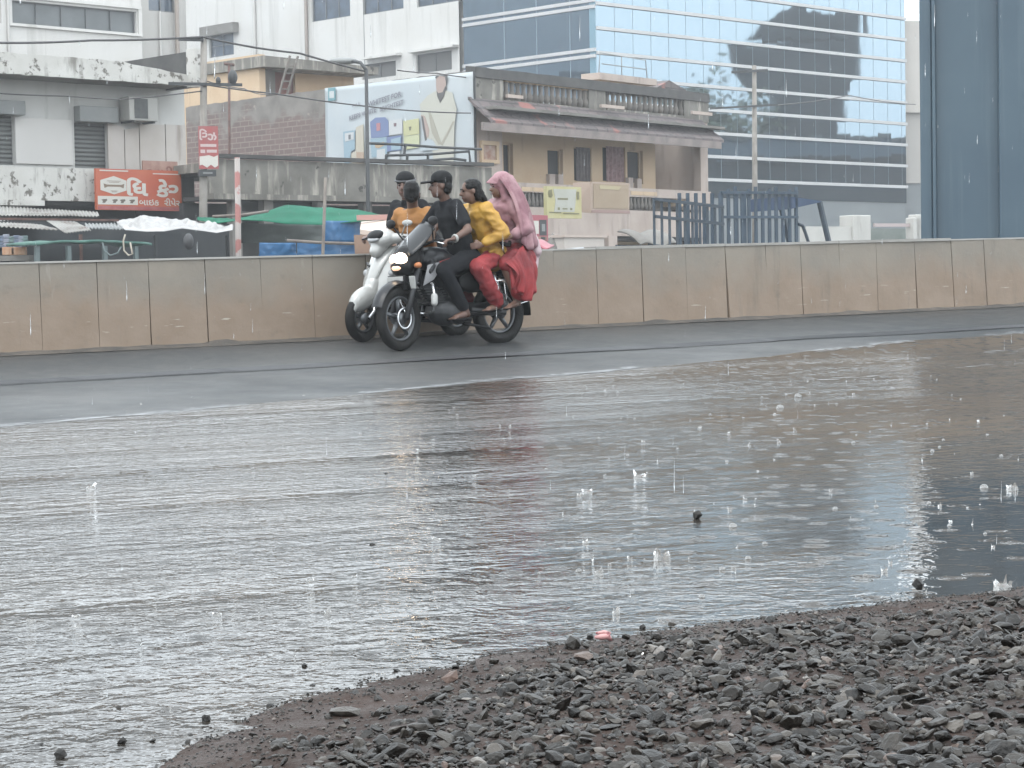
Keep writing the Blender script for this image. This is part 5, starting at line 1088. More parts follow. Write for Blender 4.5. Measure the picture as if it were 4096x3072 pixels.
mb = MB().smooth(); mb.tube([SP(Z1, *p, 45.9) for p in ((630, 1490), (640, 1540), (680, 1570), (725, 1555), (745, 1515))], .018, 6); tag(mb.build('hose', m_gp), 'grey hose looped under the green counter', 'hose')
# hanging packets and small orange boxes at the left edge
mp_ = [M('blue packets', lin(120, 136, 160), .35, lin(86, 98, 118), 8), M('green packets', lin(110, 138, 136), .35, lin(80, 98, 100), 8), M('pale packets', lin(168, 174, 188), .35, lin(124, 130, 146), 8)]
for k, (x, y0, y1, lb) in enumerate(((8, 1448, 1522, 'pale hanging strip of packets at the picture edge'), (38, 1440, 1545, 'dark blue hanging strip of packets next to the edge one'), (72, 1452, 1530, 'pale blue hanging strip of packets in the middle'), (102, 1446, 1545, 'dull green hanging strip of packets'), (128, 1450, 1540, 'bluish hanging strip of packets above the last orange box'), (152, 1448, 1515, 'short hanging strip of packets nearest the counter'))):
    P0 = SP(Z1, x, y0, 46.4); P1 = SP(Z1, x, y1, 46.4); mb = MB(); n = 4
    for i in range(n): z0 = P0.z + (P1.z - P0.z) * (i + .96) / n; z1 = P0.z + (P1.z - P0.z) * (i + .02) / n; mb.box(P0.x - .07, P0.x + .07, P0.y - .025 - .01 * (i % 2), P0.y + .025, z0, z1)
    tag(mb.build('packet_strip', mp_[(k * 2) % 3], bevel=.012), lb, 'packets', 'packets hung in the left stall')
m_obx = M('orange box', lin(206, 150, 110), .5, lin(226, 186, 150), 9)
for x, lb in ((35, 'orange box, left one of three under the hanging packets'), (66, 'orange box, middle one of three under the hanging packets'), (112, 'wider orange box at the right under the hanging packets')):
    P0 = SP(Z1, x, 1567, 46.2); w = .075 if x < 100 else .15; tag(MB().box(P0.x - w, P0.x + w, P0.y, P0.y + .2, P0.z, P0.z + .17).build('small_box', m_obx, bevel=.01), lb, 'box', 'orange boxes in the left stall')
P0 = SP(Z1, 70, 1605, 46.2); tbl = thing('low_table', 'grey low table under the orange boxes at the left edge', 'table', (P0.x, P0.y, 0)); zt_ = SP(Z1, 70, 1568, 46.2).z - .005; part(tbl, 'top', m_grime, lambda q: q.box(P0.x - .42, P0.x + .4, P0.y - .05, P0.y + .35, zt_ - .12, zt_))
for dx in (-.36, .34): part(tbl, 'leg', m_grime, lambda q: q.box(P0.x + dx - .03, P0.x + dx + .03, P0.y, P0.y + .06, 0, zt_ - .121))

# ---- green and blue tarpaulin stall in the middle
FM = Frame(300, 49, PHI)
tarp('sagging green tarpaulin roof of the middle stall', [(90, 1345), (240, 1305), (375, 1258), (600, 1275), (820, 1288), (1000, 1328)], [(90, 1350), (240, 1356), (375, 1374), (600, 1380), (820, 1360), (990, 1345)], 52.2, 49.6, m_tg, Z2, wob=.07)
tarp('loose green tarpaulin corner hanging left of the red and white pole', [(-170, 1335), (-60, 1338), (60, 1345)], [(-170, 1350), (-60, 1372), (60, 1356)], 51.5, 50.2, m_tg, Z2, nu=14)
def sheet_v(label, x0, y0, x1, y1, D, mat, Z=Z2, name='tarpaulin', ang=PHI, folds=9, grp=None):
    F = Frame(Z(x0, 0)[0], D, ang); r = RZ(F, Z, x0, y0, x1, y1)
    mb = MB().smooth(); mb.grid(lambda u, w: F.P(r[0] + (r[1] - r[0]) * u, .04 * math.sin(u * folds + w) + .04 * mnoise.noise(Vector((u * 6, w * 4, r[0]))), r[2] + (r[3] - r[2]) * w), 24, 8, F.n * -.012)
    return tag(mb.build(name, mat), label, 'tarpaulin', grp)
sheet_v('upright blue tarpaulin under the right end of the green roof', 612, 1358, 832, 1485, 49.2, m_tb)
sheet_v('low blue tarpaulin screen below the bamboo rail, left half', 208, 1492, 440, 1585, 48.6, m_tb); sheet_v('low blue tarpaulin screen below the bamboo rail, right half', 441, 1484, 812, 1585, 48.9, m_tb, folds=13)
sheet_v('dim green net wall under the green roof, behind the bamboo pole', 90, 1375, 612, 1495, 51.5, M('dim green net', lin(98, 104, 100), .8, lin(78, 86, 84), 1.5))
m_bam = M('weathered bamboo', lin(150, 140, 130), .8, lin(120, 110, 104), 4)
def stick(name, label, pts, r, mat, cat='pole'):
    mb = MB().smooth(); mb.tube([SP(Z, x, y, D) for Z, x, y, D in pts], r, 8); return tag(mb.build(name, mat), label, cat)
stick('bamboo_rail', 'horizontal bamboo rail above the low blue screens', [(Z2, 380, 1478, 48.4), (Z2, 600, 1492, 48.5), (Z2, 815, 1498, 48.6)], .035, m_bam, 'rail')
def vpole(name, label, Z, x, y, x2, D, r, mat): return pole(name, label, *Z(x, y), Z(x2, 0)[0], D, r, r * 1.15, mat)
vpole('bamboo_pole', 'thin grey bamboo pole standing through the green tarpaulin', Z2, 618, 1090, 600, 48.2, .035, m_bam)
m_rw, nt, b, tc = newmat('red and white paint'); sx = nt.nodes.new('ShaderNodeSeparateXYZ'); nt.links.new(tc.outputs['Object'], sx.inputs[0])
nt.links.new(mix(nt, ramp(nt, math_(nt, 'SINE', math_(nt, 'ADD', math_(nt, 'MULTIPLY', sx.outputs['Z'], 9.0), math_(nt, 'MULTIPLY', noise_(nt, tc.outputs['Object'], 4), 6.0))), -.15, .15), lin(190, 182, 176), lin(178, 118, 112)), b.inputs['Base Color']); b.inputs['Roughness'].default_value = .7
vpole('banded_pole', 'pole with worn red and white bands in front of the low shop', Z1, 1458, 968, 1466, 47.0, .06, m_rw)
stick('cross_bar', 'grey bar tied across the red and white pole', [(Z2, -75, 1330, 47.2), (Z2, 100, 1322, 47.6), (Z2, 265, 1298, 48.2)], .03, m_bam, 'rail')
# cream table top and board behind the scooter
m_ctop = M('cream board', lin(232, 214, 200), .6, lin(218, 198, 182), 3); m_leg = M('brown wood', lin(168, 138, 118), .7, lin(140, 112, 96), 3)
Z5 = lambda x, y: (325 + x * .1206, 162.5 + y * .1206)
P_ = [SP(Z5, 290, 555, 27), SP(Z5, 470, 580, 26.6), SP(Z5, 560, 470, 28.0), SP(Z5, 300, 490, 28.4)]
hc = thing('handcart', 'cream topped handcart behind the white scooter', 'cart', (P_[0].x + .6, P_[0].y + .3, 0)); part(hc, 'top', m_ctop, lambda q: q.prism(P_, (0, 0, -.06)))
ps_ = SP(Z5, 330, 512, 28.1); part(hc, 'edge_strip', M('faded red strip', lin(206, 160, 150), .6), lambda q: q.box(ps_.x - .1, ps_.x + .35, ps_.y - .1, ps_.y, ps_.z + .05, ps_.z + .12))
for x in (375, 545): a = SP(Z5, x, 600, 26.9); part(hc, 'leg', m_leg, lambda q: q.hexa([(a.x - .14, a.y - .1, 0), (a.x + .16, a.y - .1, 0), (a.x + .16, a.y + .1, 0), (a.x - .14, a.y + .1, 0), (a.x - .2, a.y - .1, a.z), (a.x + .06, a.y - .1, a.z), (a.x + .06, a.y + .1, a.z), (a.x - .2, a.y + .1, a.z)]))
part(hc, 'side_box', m_dk2, lambda q: q.box(P_[0].x - .03, P_[0].x + .35, P_[0].y + .3, P_[0].y + .8, .3, SP(Z5, 320, 620, 27.4).z), bevel=.01)

# ---- signs and goods at the foot of the cream house
m_ysig = M('yellow sign', lin(216, 208, 160), .6, lin(206, 196, 140), 2); m_psig = M('pale sign panel', lin(206, 206, 196), .6, lin(196, 196, 180), 2)
FY = Frame(Z3(595, 0)[0], 66, 48); r = RZ(FY, Z3, 596, 1147, 808, 1342); W_, H_ = r[1] - r[0], r[3] - r[2]; U = lambda f: r[0] + f * W_; ZZ = lambda f: r[3] - f * H_
ys = thing('yellow_sign', 'pale yellow shop sign with a white panel below the house balcony', 'sign', FY.P(r[0], 0, r[2])); part(ys, 'board', m_ysig, lambda q: q.fbox(FY, r[0], r[1], -.15, 0, r[2], r[3])); part(ys, 'panel', m_psig, lambda q: q.prism([FY.P(U(a), .002, ZZ(c_)) for a, c_ in ((.18, .08), (.85, .08), (.82, .5), (.78, .8), (.2, .8), (.24, .45))], FY.n * .008))
m_mk = M('olive ink', lin(140, 136, 100), .7)
part(ys, 'figure_mark', m_mk, lambda q: q.prism([FY.P(U(a), .003, ZZ(c_)) for a, c_ in ((.05, .12), (.14, .1), (.16, .3), (.12, .36), (.05, .34), (.03, .2))], FY.n * .01))
for a, b2, c_, d_ in ((.3, .36, .66, .74), (.44, .58, .68, .72), (.66, .72, .67, .74), (.05, .4, .8, .835), (.46, .92, .83, .865), (.3, .6, .36, .42), (.86, .93, .15, .4)): part(ys, 'line_mark', m_mk, lambda q: q.fbox(FY, U(a), U(b2), .011, .014, ZZ(d_), ZZ(c_)))
FX = Frame(Z3(850, 0)[0], 68, 44); r = RZ(FX, Z3, 852, 1122, 1096, 1312); W_, H_ = r[1] - r[0], r[3] - r[2]; U = lambda f: r[0] + f * W_; ZZ = lambda f: r[3] - f * H_
m_tan = M('tan sign', lin(196, 174, 148), .6, lin(186, 164, 138), 1.2); m_tan2 = M('tan sign edge', lin(206, 182, 164), .6); xs = thing('box_sign', 'tan box shaped sign tilted under the house balcony', 'sign', FX.P(r[0], 0, r[2]))
part(xs, 'box', m_tan2, lambda q: q.hexa([FX.P(U(.05), 0, ZZ(1)), FX.P(U(1.02), 0, ZZ(1)), FX.P(U(1.0), -.6, ZZ(.95)), FX.P(U(-.02), -.6, ZZ(.95)), FX.P(U(0), .1, ZZ(0)), FX.P(U(.98), .1, ZZ(0)), FX.P(U(.96), -.6, ZZ(0)), FX.P(U(-.03), -.6, ZZ(0))])); part(xs, 'face', m_tan, lambda q: q.prism([FX.P(U(a), .108 - .1 * c_, ZZ(c_)) for a, c_ in ((.06, .06), (.94, .06), (.97, .84), (.1, .84))], FX.n * .012))
part(xs, 'top_strip', M('sign strip', lin(214, 198, 160), .6), lambda q: q.prism([FX.P(U(a), .125 - .1 * c_, ZZ(c_)) for a, c_ in ((.2, .1), (.75, .12), (.7, .24), (.22, .22))], FX.n * .006)); part(xs, 'lower_edge', M('pink edge', lin(176, 146, 138), .6), lambda q: q.prism([FX.P(U(a), .02, ZZ(c_)) for a, c_ in ((.06, .9), (1.01, .9), (1.02, .99), (.06, .99))], FX.n * .012))
FN = Frame(Z3(480, 0)[0], 58, 40); r = RZ(FN, Z3, 482, 1322, 602, 1482); W_, H_ = r[1] - r[0], r[3] - r[2]; U = lambda f: r[0] + f * W_; ZZ = lambda f: r[3] - f * H_
m_rp = M('poster red', lin(186, 92, 104), .5); ph = thing('phone_poster', 'red and white poster board with a dark phone picture beside the pink scarf', 'poster', FN.P(r[0], 0, 0)); part(ph, 'board', m_rp, lambda q: q.fbox(FN, r[0], r[1], -.12, 0, r[2], r[3]))
part(ph, 'white_panel', m_swhite, lambda q: q.fbox(FN, U(.02), U(.52), .002, .006, ZZ(.72), ZZ(.22))); part(ph, 'phone_picture', m_dsteel, lambda q: q.fbox(FN, U(.56), U(.92), .002, .008, ZZ(.78), ZZ(.18))); part(ph, 'phone_screen', m_lgrey, lambda q: q.fbox(FN, U(.67), U(.84), .009, .012, ZZ(.62), ZZ(.34))); part(ph, 'lower_panel', m_fade, lambda q: q.fbox(FN, U(.3), U(.95), .002, .006, ZZ(.97), ZZ(.82))); part(ph, 'small_picture', m_dsteel, lambda q: q.fbox(FN, U(.62), U(.84), .007, .01, ZZ(.94), ZZ(.84)))
part(ph, 'stand', m_dsteel, lambda q: q.fbox(FN, U(.1), U(.2), -.1, -.02, 0, r[2]).fbox(FN, U(.8), U(.9), -.1, -.02, 0, r[2]))
mb = MB().smooth(); q4 = [SP(Z3, 485, 1520, 40), SP(Z3, 600, 1510, 39.6), SP(Z3, 640, 1488, 41), SP(Z3, 520, 1484, 41.4)]; mb.grid(lambda u, w: q4[0].lerp(q4[1], u).lerp(q4[3].lerp(q4[2], u), w) + Vector((0, 0, .05 * math.sin(u * 5))), 10, 4, (0, 0, -.03)); tag(mb.build('parasol_cloth', m_rp), 'red cloth awning just above the barrier right of the pink scarf', 'awning')
FV = Frame(Z3(705, 0)[0], 60, 46); r = RZ(FV, Z3, 705, 1443, 948, 1520); cn = thing('shop_counter', 'pale box shaped shop counter under the box sign', 'counter', FV.P(r[0], 0, 0)); part(cn, 'body', m_ply, lambda q: q.fbox(FV, r[0], r[1], -.7, 0, 0, r[3] - .08)); part(cn, 'top', m_pinkw, lambda q: q.fbox(FV, r[0] - .05, r[1] + .08, -.75, .05, r[3] - .078, r[3]))
r = RZ(FV, Z3, 600, 1420, 690, 1520, -.5); gsk = thing('sack_pile', 'grey covered heap of goods left of the pale shop counter', 'goods', FV.P((r[0] + r[1]) / 2, -.5, 0)); part(gsk, 'cover', m_grime, lambda q: q.smooth().ell(FV.P((r[0] + r[1]) / 2, -.6, .4), ((r[1] - r[0]) * .6, .6, r[3] - .45)).ell(FV.P(r[1], -.5, .3), (.7, .5, r[3] - .75)))
r = RZ(FV, Z3, 1030, 1400, 1262, 1510, -.4); m_nav = M('dark blue cloth', lin(78, 88, 98), .8, lin(92, 100, 106), 1.5); cur = thing('dark_awning', 'dull blue grey awning and curtain next to the ground floor column', 'awning', FV.P(r[0], -.4, 0)); part(cur, 'curtain', m_nav, lambda q: q.fbox(FV, r[0], r[1], -.5, -.4, 0, r[3] - .5)); part(cur, 'rolled_cover', m_grime, lambda q: q.smooth().grid(lambda u, w: FV.P(r[0] + (r[1] - r[0]) * u, -.4 + .9 * w, r[3] - .1 - .4 * w * w + .06 * math.sin(u * 9)), 20, 5, (0, 0, -.04)))
# roof of a white car showing over the barrier
FW = Frame(Z3(930, 0)[0], 44, 52); a0, a1 = FW.uz(*Z3(785, 1525))[0], FW.uz(*Z3(1108, 1530))[0]; zc = FW.uz(*Z3(930, 1512))[1]; m_car = M('white car paint', lin(226, 226, 224), .25, coat=.6); m_cgl = M('car glass', lin(60, 62, 64), .1)
cr_ = thing('car', 'white car whose roof just shows above the barrier below the box sign', 'car', FW.P((a0 + a1) / 2, -.8, 0)); L_ = a1 - a0
part(cr_, 'body', m_car, lambda q: q.smooth().prism([FW.P(a0 - .9, 0, .35), FW.P(a1 + .8, 0, .35), FW.P(a1 + .8, 0, .8), FW.P(a1 + .2, 0, .88), FW.P(a0 - .1, 0, .88), FW.P(a0 - .9, 0, .78)], -FW.n * 1.6))
part(cr_, 'roof', m_car, lambda q: q.smooth().grid(lambda u, w: FW.P(a0 + .25 + (L_ - .35) * u, -.1 - 1.4 * w, zc - .10 * (2 * u - 1) ** 2 - .06 * (2 * w - 1) ** 2), 16, 8, (0, 0, -.04))); part(cr_, 'windows', m_cgl, lambda q: q.prism([FW.P(a0 - .05, -.06, .88), FW.P(a1 + .15, -.06, .88), FW.P(a1 - .15, -.12, zc - .1), FW.P(a0 + .3, -.12, zc - .1)], -FW.n * 1.45))
for du in (-.3, L_ + .2): part(cr_, 'wheel', m_dsteel, lambda q: q.smooth().cyl(FW.P(a0 + du, .01, .3), FW.P(a0 + du, -.19, .3), .3))

# ---- dark blue lattice truck and its cab canopy
m_cage = M('dark blue steel', lin(58, 70, 82), .5, lin(70, 84, 96), 3); m_cage2 = M('mid blue steel', lin(70, 90, 108), .5, lin(58, 76, 92), 2); m_canv = M('blue canopy', lin(62, 82, 112), .6, lin(72, 92, 122), 2)
FL = Frame(Z3(1262, 0)[0], 42, 62); tk = thing('caged_truck', 'dark blue lattice sided truck body seen above the barrier', 'truck', FL.P(2, -.5, 0))
a0, a1 = FL.uz(*Z3(1258, 1350))[0], FL.uz(*Z4(290, 1350))[0]; zl0, zl1 = FL.uz(*Z3(1265, 1215))[1], FL.uz(*Z4(290, 1240))[1]; n = 9
for i in range(n + 1):
    f = i / n; u = a0 + (a1 - a0) * f; zt_ = zl0 + (zl1 - zl0) * f; part(tk, 'upright', m_cage, lambda q: q.fbox(FL, u - .02, u + .02, -.04, 0, .5, zt_))
for h_ in (0, .34, .92): part(tk, 'rail', m_cage, lambda q: q.hexa([FL.P(a0, .002, zl0 - h_ - .06), FL.P(a1, .002, zl1 - h_ - .06), FL.P(a1, .05, zl1 - h_ - .06), FL.P(a0, .05, zl0 - h_ - .06), FL.P(a0, .002, zl0 - h_), FL.P(a1, .002, zl1 - h_), FL.P(a1, .05, zl1 - h_), FL.P(a0, .05, zl0 - h_)]))
part(tk, 'lower_cover', m_canv, lambda q: q.smooth().grid(lambda u, w: FL.P(a0 + (a1 - a0) * u, -.5, zl1 - 1.55 + (.28 + .14 * math.sin(u * 7)) * w), 20, 2, FL.n * -.02))
b0, b1 = FL.uz(*Z4(285, 1300), -.5)[0], FL.uz(*Z4(735, 1300), -.5)[0]; zt2 = FL.uz(*Z4(500, 1155), -.5)[1]; n = 11
for i in range(n + 1): u = b0 + (b1 - b0) * i / n; part(tk, 'upright', m_cage2, lambda q: q.fbox(FL, u - .03, u + .03, -.55, -.5, .5, zt2 + .05 * (i % 3)))
for h_ in (0, .5, 1.15, 1.5): part(tk, 'rail', m_cage2, lambda q: q.fbox(FL, b0, b1, -.498, -.44, zt2 - h_ - .055, zt2 - h_))
part(tk, 'far_side', m_cage2, lambda q: [q.fbox(FL, b0 + (b1 - b0) * (i + .5) / 9 - .03, b0 + (b1 - b0) * (i + .5) / 9 + .03, -2.3, -2.24, .5, zt2 + .05) for i in range(9)] + [q.fbox(FL, b0, b1, -2.238, -2.18, zt2 - 1.3, zt2 - 1.15)])
part(tk, 'bed', m_cage2, lambda q: q.fbox(FL, a0, b1, -2.3, -.1, .42, .55))
for u in (a0 + 1, b1 - .8): part(tk, 'wheel', m_dsteel, lambda q: q.smooth().cyl(FL.P(u, -.15, .4), FL.P(u, -.4, .4), .4))
d0, d1 = FL.uz(*Z4(690, 1220), -.5)[0], FL.uz(*Z4(882, 1220), -.5)[0]; zA = FL.uz(*Z4(780, 1185), -.5)[1]; zB = FL.uz(*Z4(780, 1262), -.5)[1]; zC = FL.uz(*Z4(880, 1212), -.5)[1]
part(tk, 'cab_roof', m_canv, lambda q: q.hexa([FL.P(d0, -.5, zB), FL.P(d1, -.5, zB + .15), FL.P(d1, -2, zB + .15), FL.P(d0, -2, zB), FL.P(d0, -.5, zA), FL.P(d1, -.5, zC), FL.P(d1, -2, zC), FL.P(d0, -2, zA)]))
a, c_ = FL.uz(*Z4(880, 1215), -.5), FL.uz(*Z4(938, 1470), -.5); part(tk, 'windscreen_post', m_cage, lambda q: q.tube([FL.P(a[0], -.55, a[1]), FL.P(c_[0], -.55, c_[1])], .06, 6)); part(tk, 'windscreen_post', m_cage, lambda q: q.tube([FL.P(a[0], -1.95, a[1]), FL.P(c_[0], -1.95, c_[1])], .06, 6))
pts = [FL.uz(*Z4(x, y), -.5) for x, y in ((745, 1352), (770, 1362), (785, 1400), (808, 1470))]; part(tk, 'wheel_guard', m_cage, lambda q: q.tube([FL.P(p[0], -.5, p[1]) for p in pts], .035, 6))
part(tk, 'cab_floor', m_cage2, lambda q: q.fbox(FL, d0, c_[0] + .2, -2, -.5, .5, .62)); part(tk, 'seat', m_dsteel, lambda q: q.fbox(FL, d0 + .1, d0 + .5, -1.8, -.7, .625, .95), bevel=.03)
# white gate posts, low wall, barrier pole
FGt = Frame(Z4(800, 0)[0], 70, 56); r = RZ(FGt, Z4, 790, 1366, 1172, 1470); r2 = RZ(FGt, Z4, 1064, 1298, 1170, 1400); m_gw = M('white gate wall', lin(222, 220, 214), .7, lin(208, 206, 200), 1, streak=lin(176, 172, 164), ss=(2, 2, .3), slo=.6, shi=.76)
gw = thing('gate_wall', 'low white wall with a taller white gate pillar behind the truck', 'wall', FGt.P(r[0], 0, 0)); part(gw, 'wall', m_gw, lambda q: q.fbox(FGt, r[0], r2[0], -.3, 0, 0, r[3])); part(gw, 'pillar', m_gw, lambda q: q.fbox(FGt, r2[0] + .003, r2[1], -.6, .1, 0, r2[3]), bevel=.03)
r3 = RZ(FGt, Z4, 1176, 1349, 1412, 1369); bm_ = thing('boom_barrier', 'pinkish white boom gate bar beside the white gate pillar', 'boom gate', FGt.P(r3[0], .2, 0)); part(bm_, 'bar', M('boom paint', lin(206, 190, 188), .5), lambda q: q.fbox(FGt, r3[0], r3[1], .15, .23, r3[2], r3[3])); part(bm_, 'stand', m_gw, lambda q: q.fbox(FGt, r3[1] - .05, r3[1] + .35, 0, .4, 0, r3[3] + .3), bevel=.03)
r4 = RZ(FGt, Z4, 1182, 1378, 1452, 1480, -1); tag(MB().fbox(FGt, r4[0], r4[1], -1.1, -1, 0, r4[3]).build('green_hoarding', M('dull green sheet', lin(134, 144, 138), .7, lin(152, 160, 154), 2)), 'dull green hoarding below the boom gate bar', 'hoarding')
r5 = RZ(FGt, Z4, 1440, 1312, 1490, 1480, .4); bx_ = thing('guard_post', 'small white guard post with a black stripe against the blue pier', 'guard post', FGt.P(r5[0], .4, 0)); part(bx_, 'body', m_gw, lambda q: q.fbox(FGt, r5[0], r5[1] + .4, 0, .4, 0, r5[3]), bevel=.03); part(bx_, 'stripe', m_dsteel, lambda q: q.prism([FGt.P(r5[0] + .05, .41, r5[3] - .8), FGt.P(r5[0] + .35, .41, r5[3] - 1.6), FGt.P(r5[0] + .7, .41, r5[3] - 1.6), FGt.P(r5[0] + .35, .41, r5[3] - .7)], FGt.n * .01))

# ---- what the glass building looks at across the road: a flyover pier, trees, a row of low buildings
def mirror(P): d = (P - FJ.o).dot(FJ.n); return P - FJ.n * (2 * d)
m_pc = M('pier concrete', lin(104, 108, 112), .85, lin(90, 94, 98), .3)
Q = mirror(at(810, 120, 205)); sc_ = 205 / FPX; mu = (mirror(at(900, 120, 205)) - mirror(at(700, 120, 205))); mu.z = 0; mu.normalize(); mn = Vector((mu.y, -mu.x, 0))
fp = thing('flyover_pier', 'broad concrete flyover pier with a hammerhead top mirrored in the glass building', 'pier', (Q.x, Q.y, 0)); zv = lambda y: at(800, y, 205).z
def fx(px): return (px - 810) * sc_
def slab(q, pts, dep): q.prism([Vector((Q.x, Q.y, 0)) + mu * fx(x) * 1.0 + Vector((0, 0, zv(y))) for x, y in pts], mn * dep)
part(fp, 'stem', m_pc, lambda q: slab(q, [(772, 300), (845, 300), (845, 92), (772, 92)], 3)); part(fp, 'cap', m_pc, lambda q: slab(q, [(738, 68), (752, 84), (775, 92.2), (850, 92.2), (861, 82), (861, 36), (731, 44)], 3.4)); part(fp, 'girder', m_pc, lambda q: slab(q, [(750, 36.5), (861, 35.8), (861, 14), (790, 8), (760, 22)], 3))
def crown(mb, c, rx, rz, n, leaf, rs):
    for _ in range(n):
        d = Vector((rs.gauss(0, 1), rs.gauss(0, 1), rs.gauss(0, 1))).normalized() * (rs.random() ** .45); k = 1 + .35 * mnoise.noise(d * 2.2 + Vector(c))
        p = Vector(c) + Vector((d.x * rx * k, d.y * rx * k, d.z * rz * k)); a = Vector((rs.gauss(0, 1), rs.gauss(0, 1), rs.gauss(0, .5))).normalized() * leaf; b2 = a.orthogonal().normalized() * leaf * .6
        mb.add([p - a, p + b2, p + a, p - b2], [(0, 1, 2, 3)])
m_leaf = M('tree leaves', (.06, .085, .04, 1), .7, (.10, .12, .06, 1), 1.2); m_trk = M('tree bark', (.10, .08, .06, 1), .9); rs = random.Random(3)
for k, (px, top, w, lb) in enumerate(((660, 84, 36, 'small roundish tree mirrored at the left of the glass facade'), (705, 68, 46, 'taller green tree mirrored left of the flyover pier'), (756, 92, 40, 'broad tree mirrored in front of the pier stem'), (815, 118, 40, 'low dark tree mirrored below the pier cap'))):
    T = mirror(at(px, top, 196 + 4 * k)); hh = T.z; t_ = thing('tree', lb, 'tree', (T.x, T.y, 0), 'trees across the road'); rx = w * sc_ * .75; mb = MB(); crown(mb, (T.x, T.y, hh * .62), rx, hh * .38, 1500, .45, rs); mb.build('crown', m_leaf, parent=t_)
    part(t_, 'trunk', m_trk, lambda q: q.smooth().tube([(T.x, T.y, -.3), (T.x + .1, T.y, hh * .3), (T.x, T.y, hh * .6)], [.35, .25, .12], 8))
m_opp = [M('pale blue front', lin(150, 168, 182), .7, lin(130, 150, 166), .2), M('grey front', lin(96, 104, 110), .7, lin(82, 90, 96), .2)]
for k, (x0, x1, top, D, lb, w) in enumerate(((640, 960, 138, 190, 'long pale blue shop row mirrored low in the glass facade', 0), (640, 960, 160, 182, 'long dark grey shed mirrored along the bottom of the glass facade', 1))):
    A_, B_ = mirror(at(x0, top, D)), mirror(at(x1, top + 4, D)); o_ = thing('shop_row', lb, 'building', ((A_.x + B_.x) / 2, (A_.y + B_.y) / 2, 0)); dd = (B_ - A_); dd.z = 0; nn = Vector((dd.y, -dd.x, 0)).normalized(); zz = (A_.z + B_.z) / 2
    part(o_, 'wall', m_opp[w], lambda q: q.prism([Vector((A_.x, A_.y, -.3)), Vector((B_.x, B_.y, -.3)), Vector((B_.x, B_.y, zz)), Vector((A_.x, A_.y, zz))], nn * 5)); part(o_, 'roof', m_lgrey if w == 0 else m_dsteel, lambda q: q.prism([Vector((A_.x, A_.y, zz + .002)) - nn * .3, Vector((B_.x, B_.y, zz + .002)) - nn * .3, Vector((B_.x, B_.y, zz + .3)) - nn * .3, Vector((A_.x, A_.y, zz + .3)) - nn * .3], nn * 5.6))

# unseen block added out of view to tone the reflection in the left glass front
tl = thing('reflection_block', 'unseen pale block added for the reflection in the left glass front', 'building', (-62, 135, 0)); m_tl = M('reflection block tone', lin(214, 222, 232), .8, lin(200, 210, 222), .15, streak=lin(176, 186, 198), ss=(.5, .5, .05))
part(tl, 'wall', m_tl, lambda q: q.box(-74, -62, 95, 200, 0, 30))
for k in range(5): part(tl, 'window_strip', m_winglass, lambda q: q.box(-61.9, -61.8, 98, 197, 3.2 + 4.2 * k, 3.7 + 4.2 * k))
# ================================================================== the two-wheelers and their riders
TANG = math.atan2(-UW.y, -UW.x)                    # both run along the barrier towards the left
def ride_at(name, label, cat, px, py, s, lean=0.0, yaw=0.0):
    d = ray(px, py); k = ((L0 - CAM).dot(NW) + s) / d.dot(NW); P = CAM + d * k; t = st_of(P)[1]
    t2 = t + 1.27; slope = math.atan2(road_z(s, t) - road_z(s, t2), 1.27)
    P.z = road_z(s, t) - .004
    o = thing(name, label, cat, P); M_ = Matrix.Rotation(TANG + yaw, 4, 'Z') @ Matrix.Rotation(-slope, 4, 'Y') @ Matrix.Rotation(lean, 4, 'X')
    o.rotation_euler = M_.to_euler(); return o
_M0 = M
def M(name, col, rough=.75, **k):
    f = lambda c: tuple(x * (.36 if sum(c[:3]) < .2 else .56) for x in c[:3]) + (1,)
    if 'emit' not in k and not k.get('metal'):
        if sum(col[:3]) < .2 and 'spec' not in k and not k.get('coat'): k['spec'] = .16
        col = f(col)
        for q in ('col2', 'streak'):
            if k.get(q): k[q] = f(k[q])
    return _M0(name, col, rough, **k)
# local axes: x forward (front wheel touches the road at x = 0), y to the rider's left, z up
STEER = None
def steer(x, deg): T = Matrix.Translation((x, 0, 0)); return T @ Matrix.Rotation(R(deg), 4, 'Z') @ T.inverted()
def lp(parent, name, mats, fn, **k): mb = MB(STEER); fn(mb); return mb.build(name, mats, parent=parent, local=True, **k)
m_blk = M('black plastic', (.018, .018, .02, 1), .45); m_tyre = M('wet tyre', (.022, .022, .023, 1), .55, col2=(.035, .033, .03, 1), ns=12, bump=.3, bs=60); m_alloy = M('dark alloy', (.10, .105, .11, 1), .35, metal=.6)
m_chr = M('bright metal', (.55, .56, .57, 1), .25, metal=.9); m_seat = M('seat vinyl', (.025, .025, .027, 1), .55); m_eng = M('engine metal', (.03, .031, .033, 1), .5, metal=.3); m_tank = M('dark tank paint', (.03, .032, .038, 1), .3, spec=.3)
m_silv = M('silver decal', (.32, .32, .33, 1), .35); m_redp = M('red decal', (.42, .05, .045, 1), .35); m_lamp = M('lit headlamp', (1, .9, .8, 1), .3, emit=(1.0, .76, .52, 1), es=13); m_amb = M('amber lens', (.6, .22, .08, 1), .3); m_amb2 = M('warm lamp glow', (.9, .55, .35, 1), .3, emit=(1.0, .62, .40, 1), es=.5)
m_visor = M('smoked visor', (.03, .032, .036, 1), .25, spec=.35); m_plate = M('plate white', (.55, .55, .53, 1), .5)
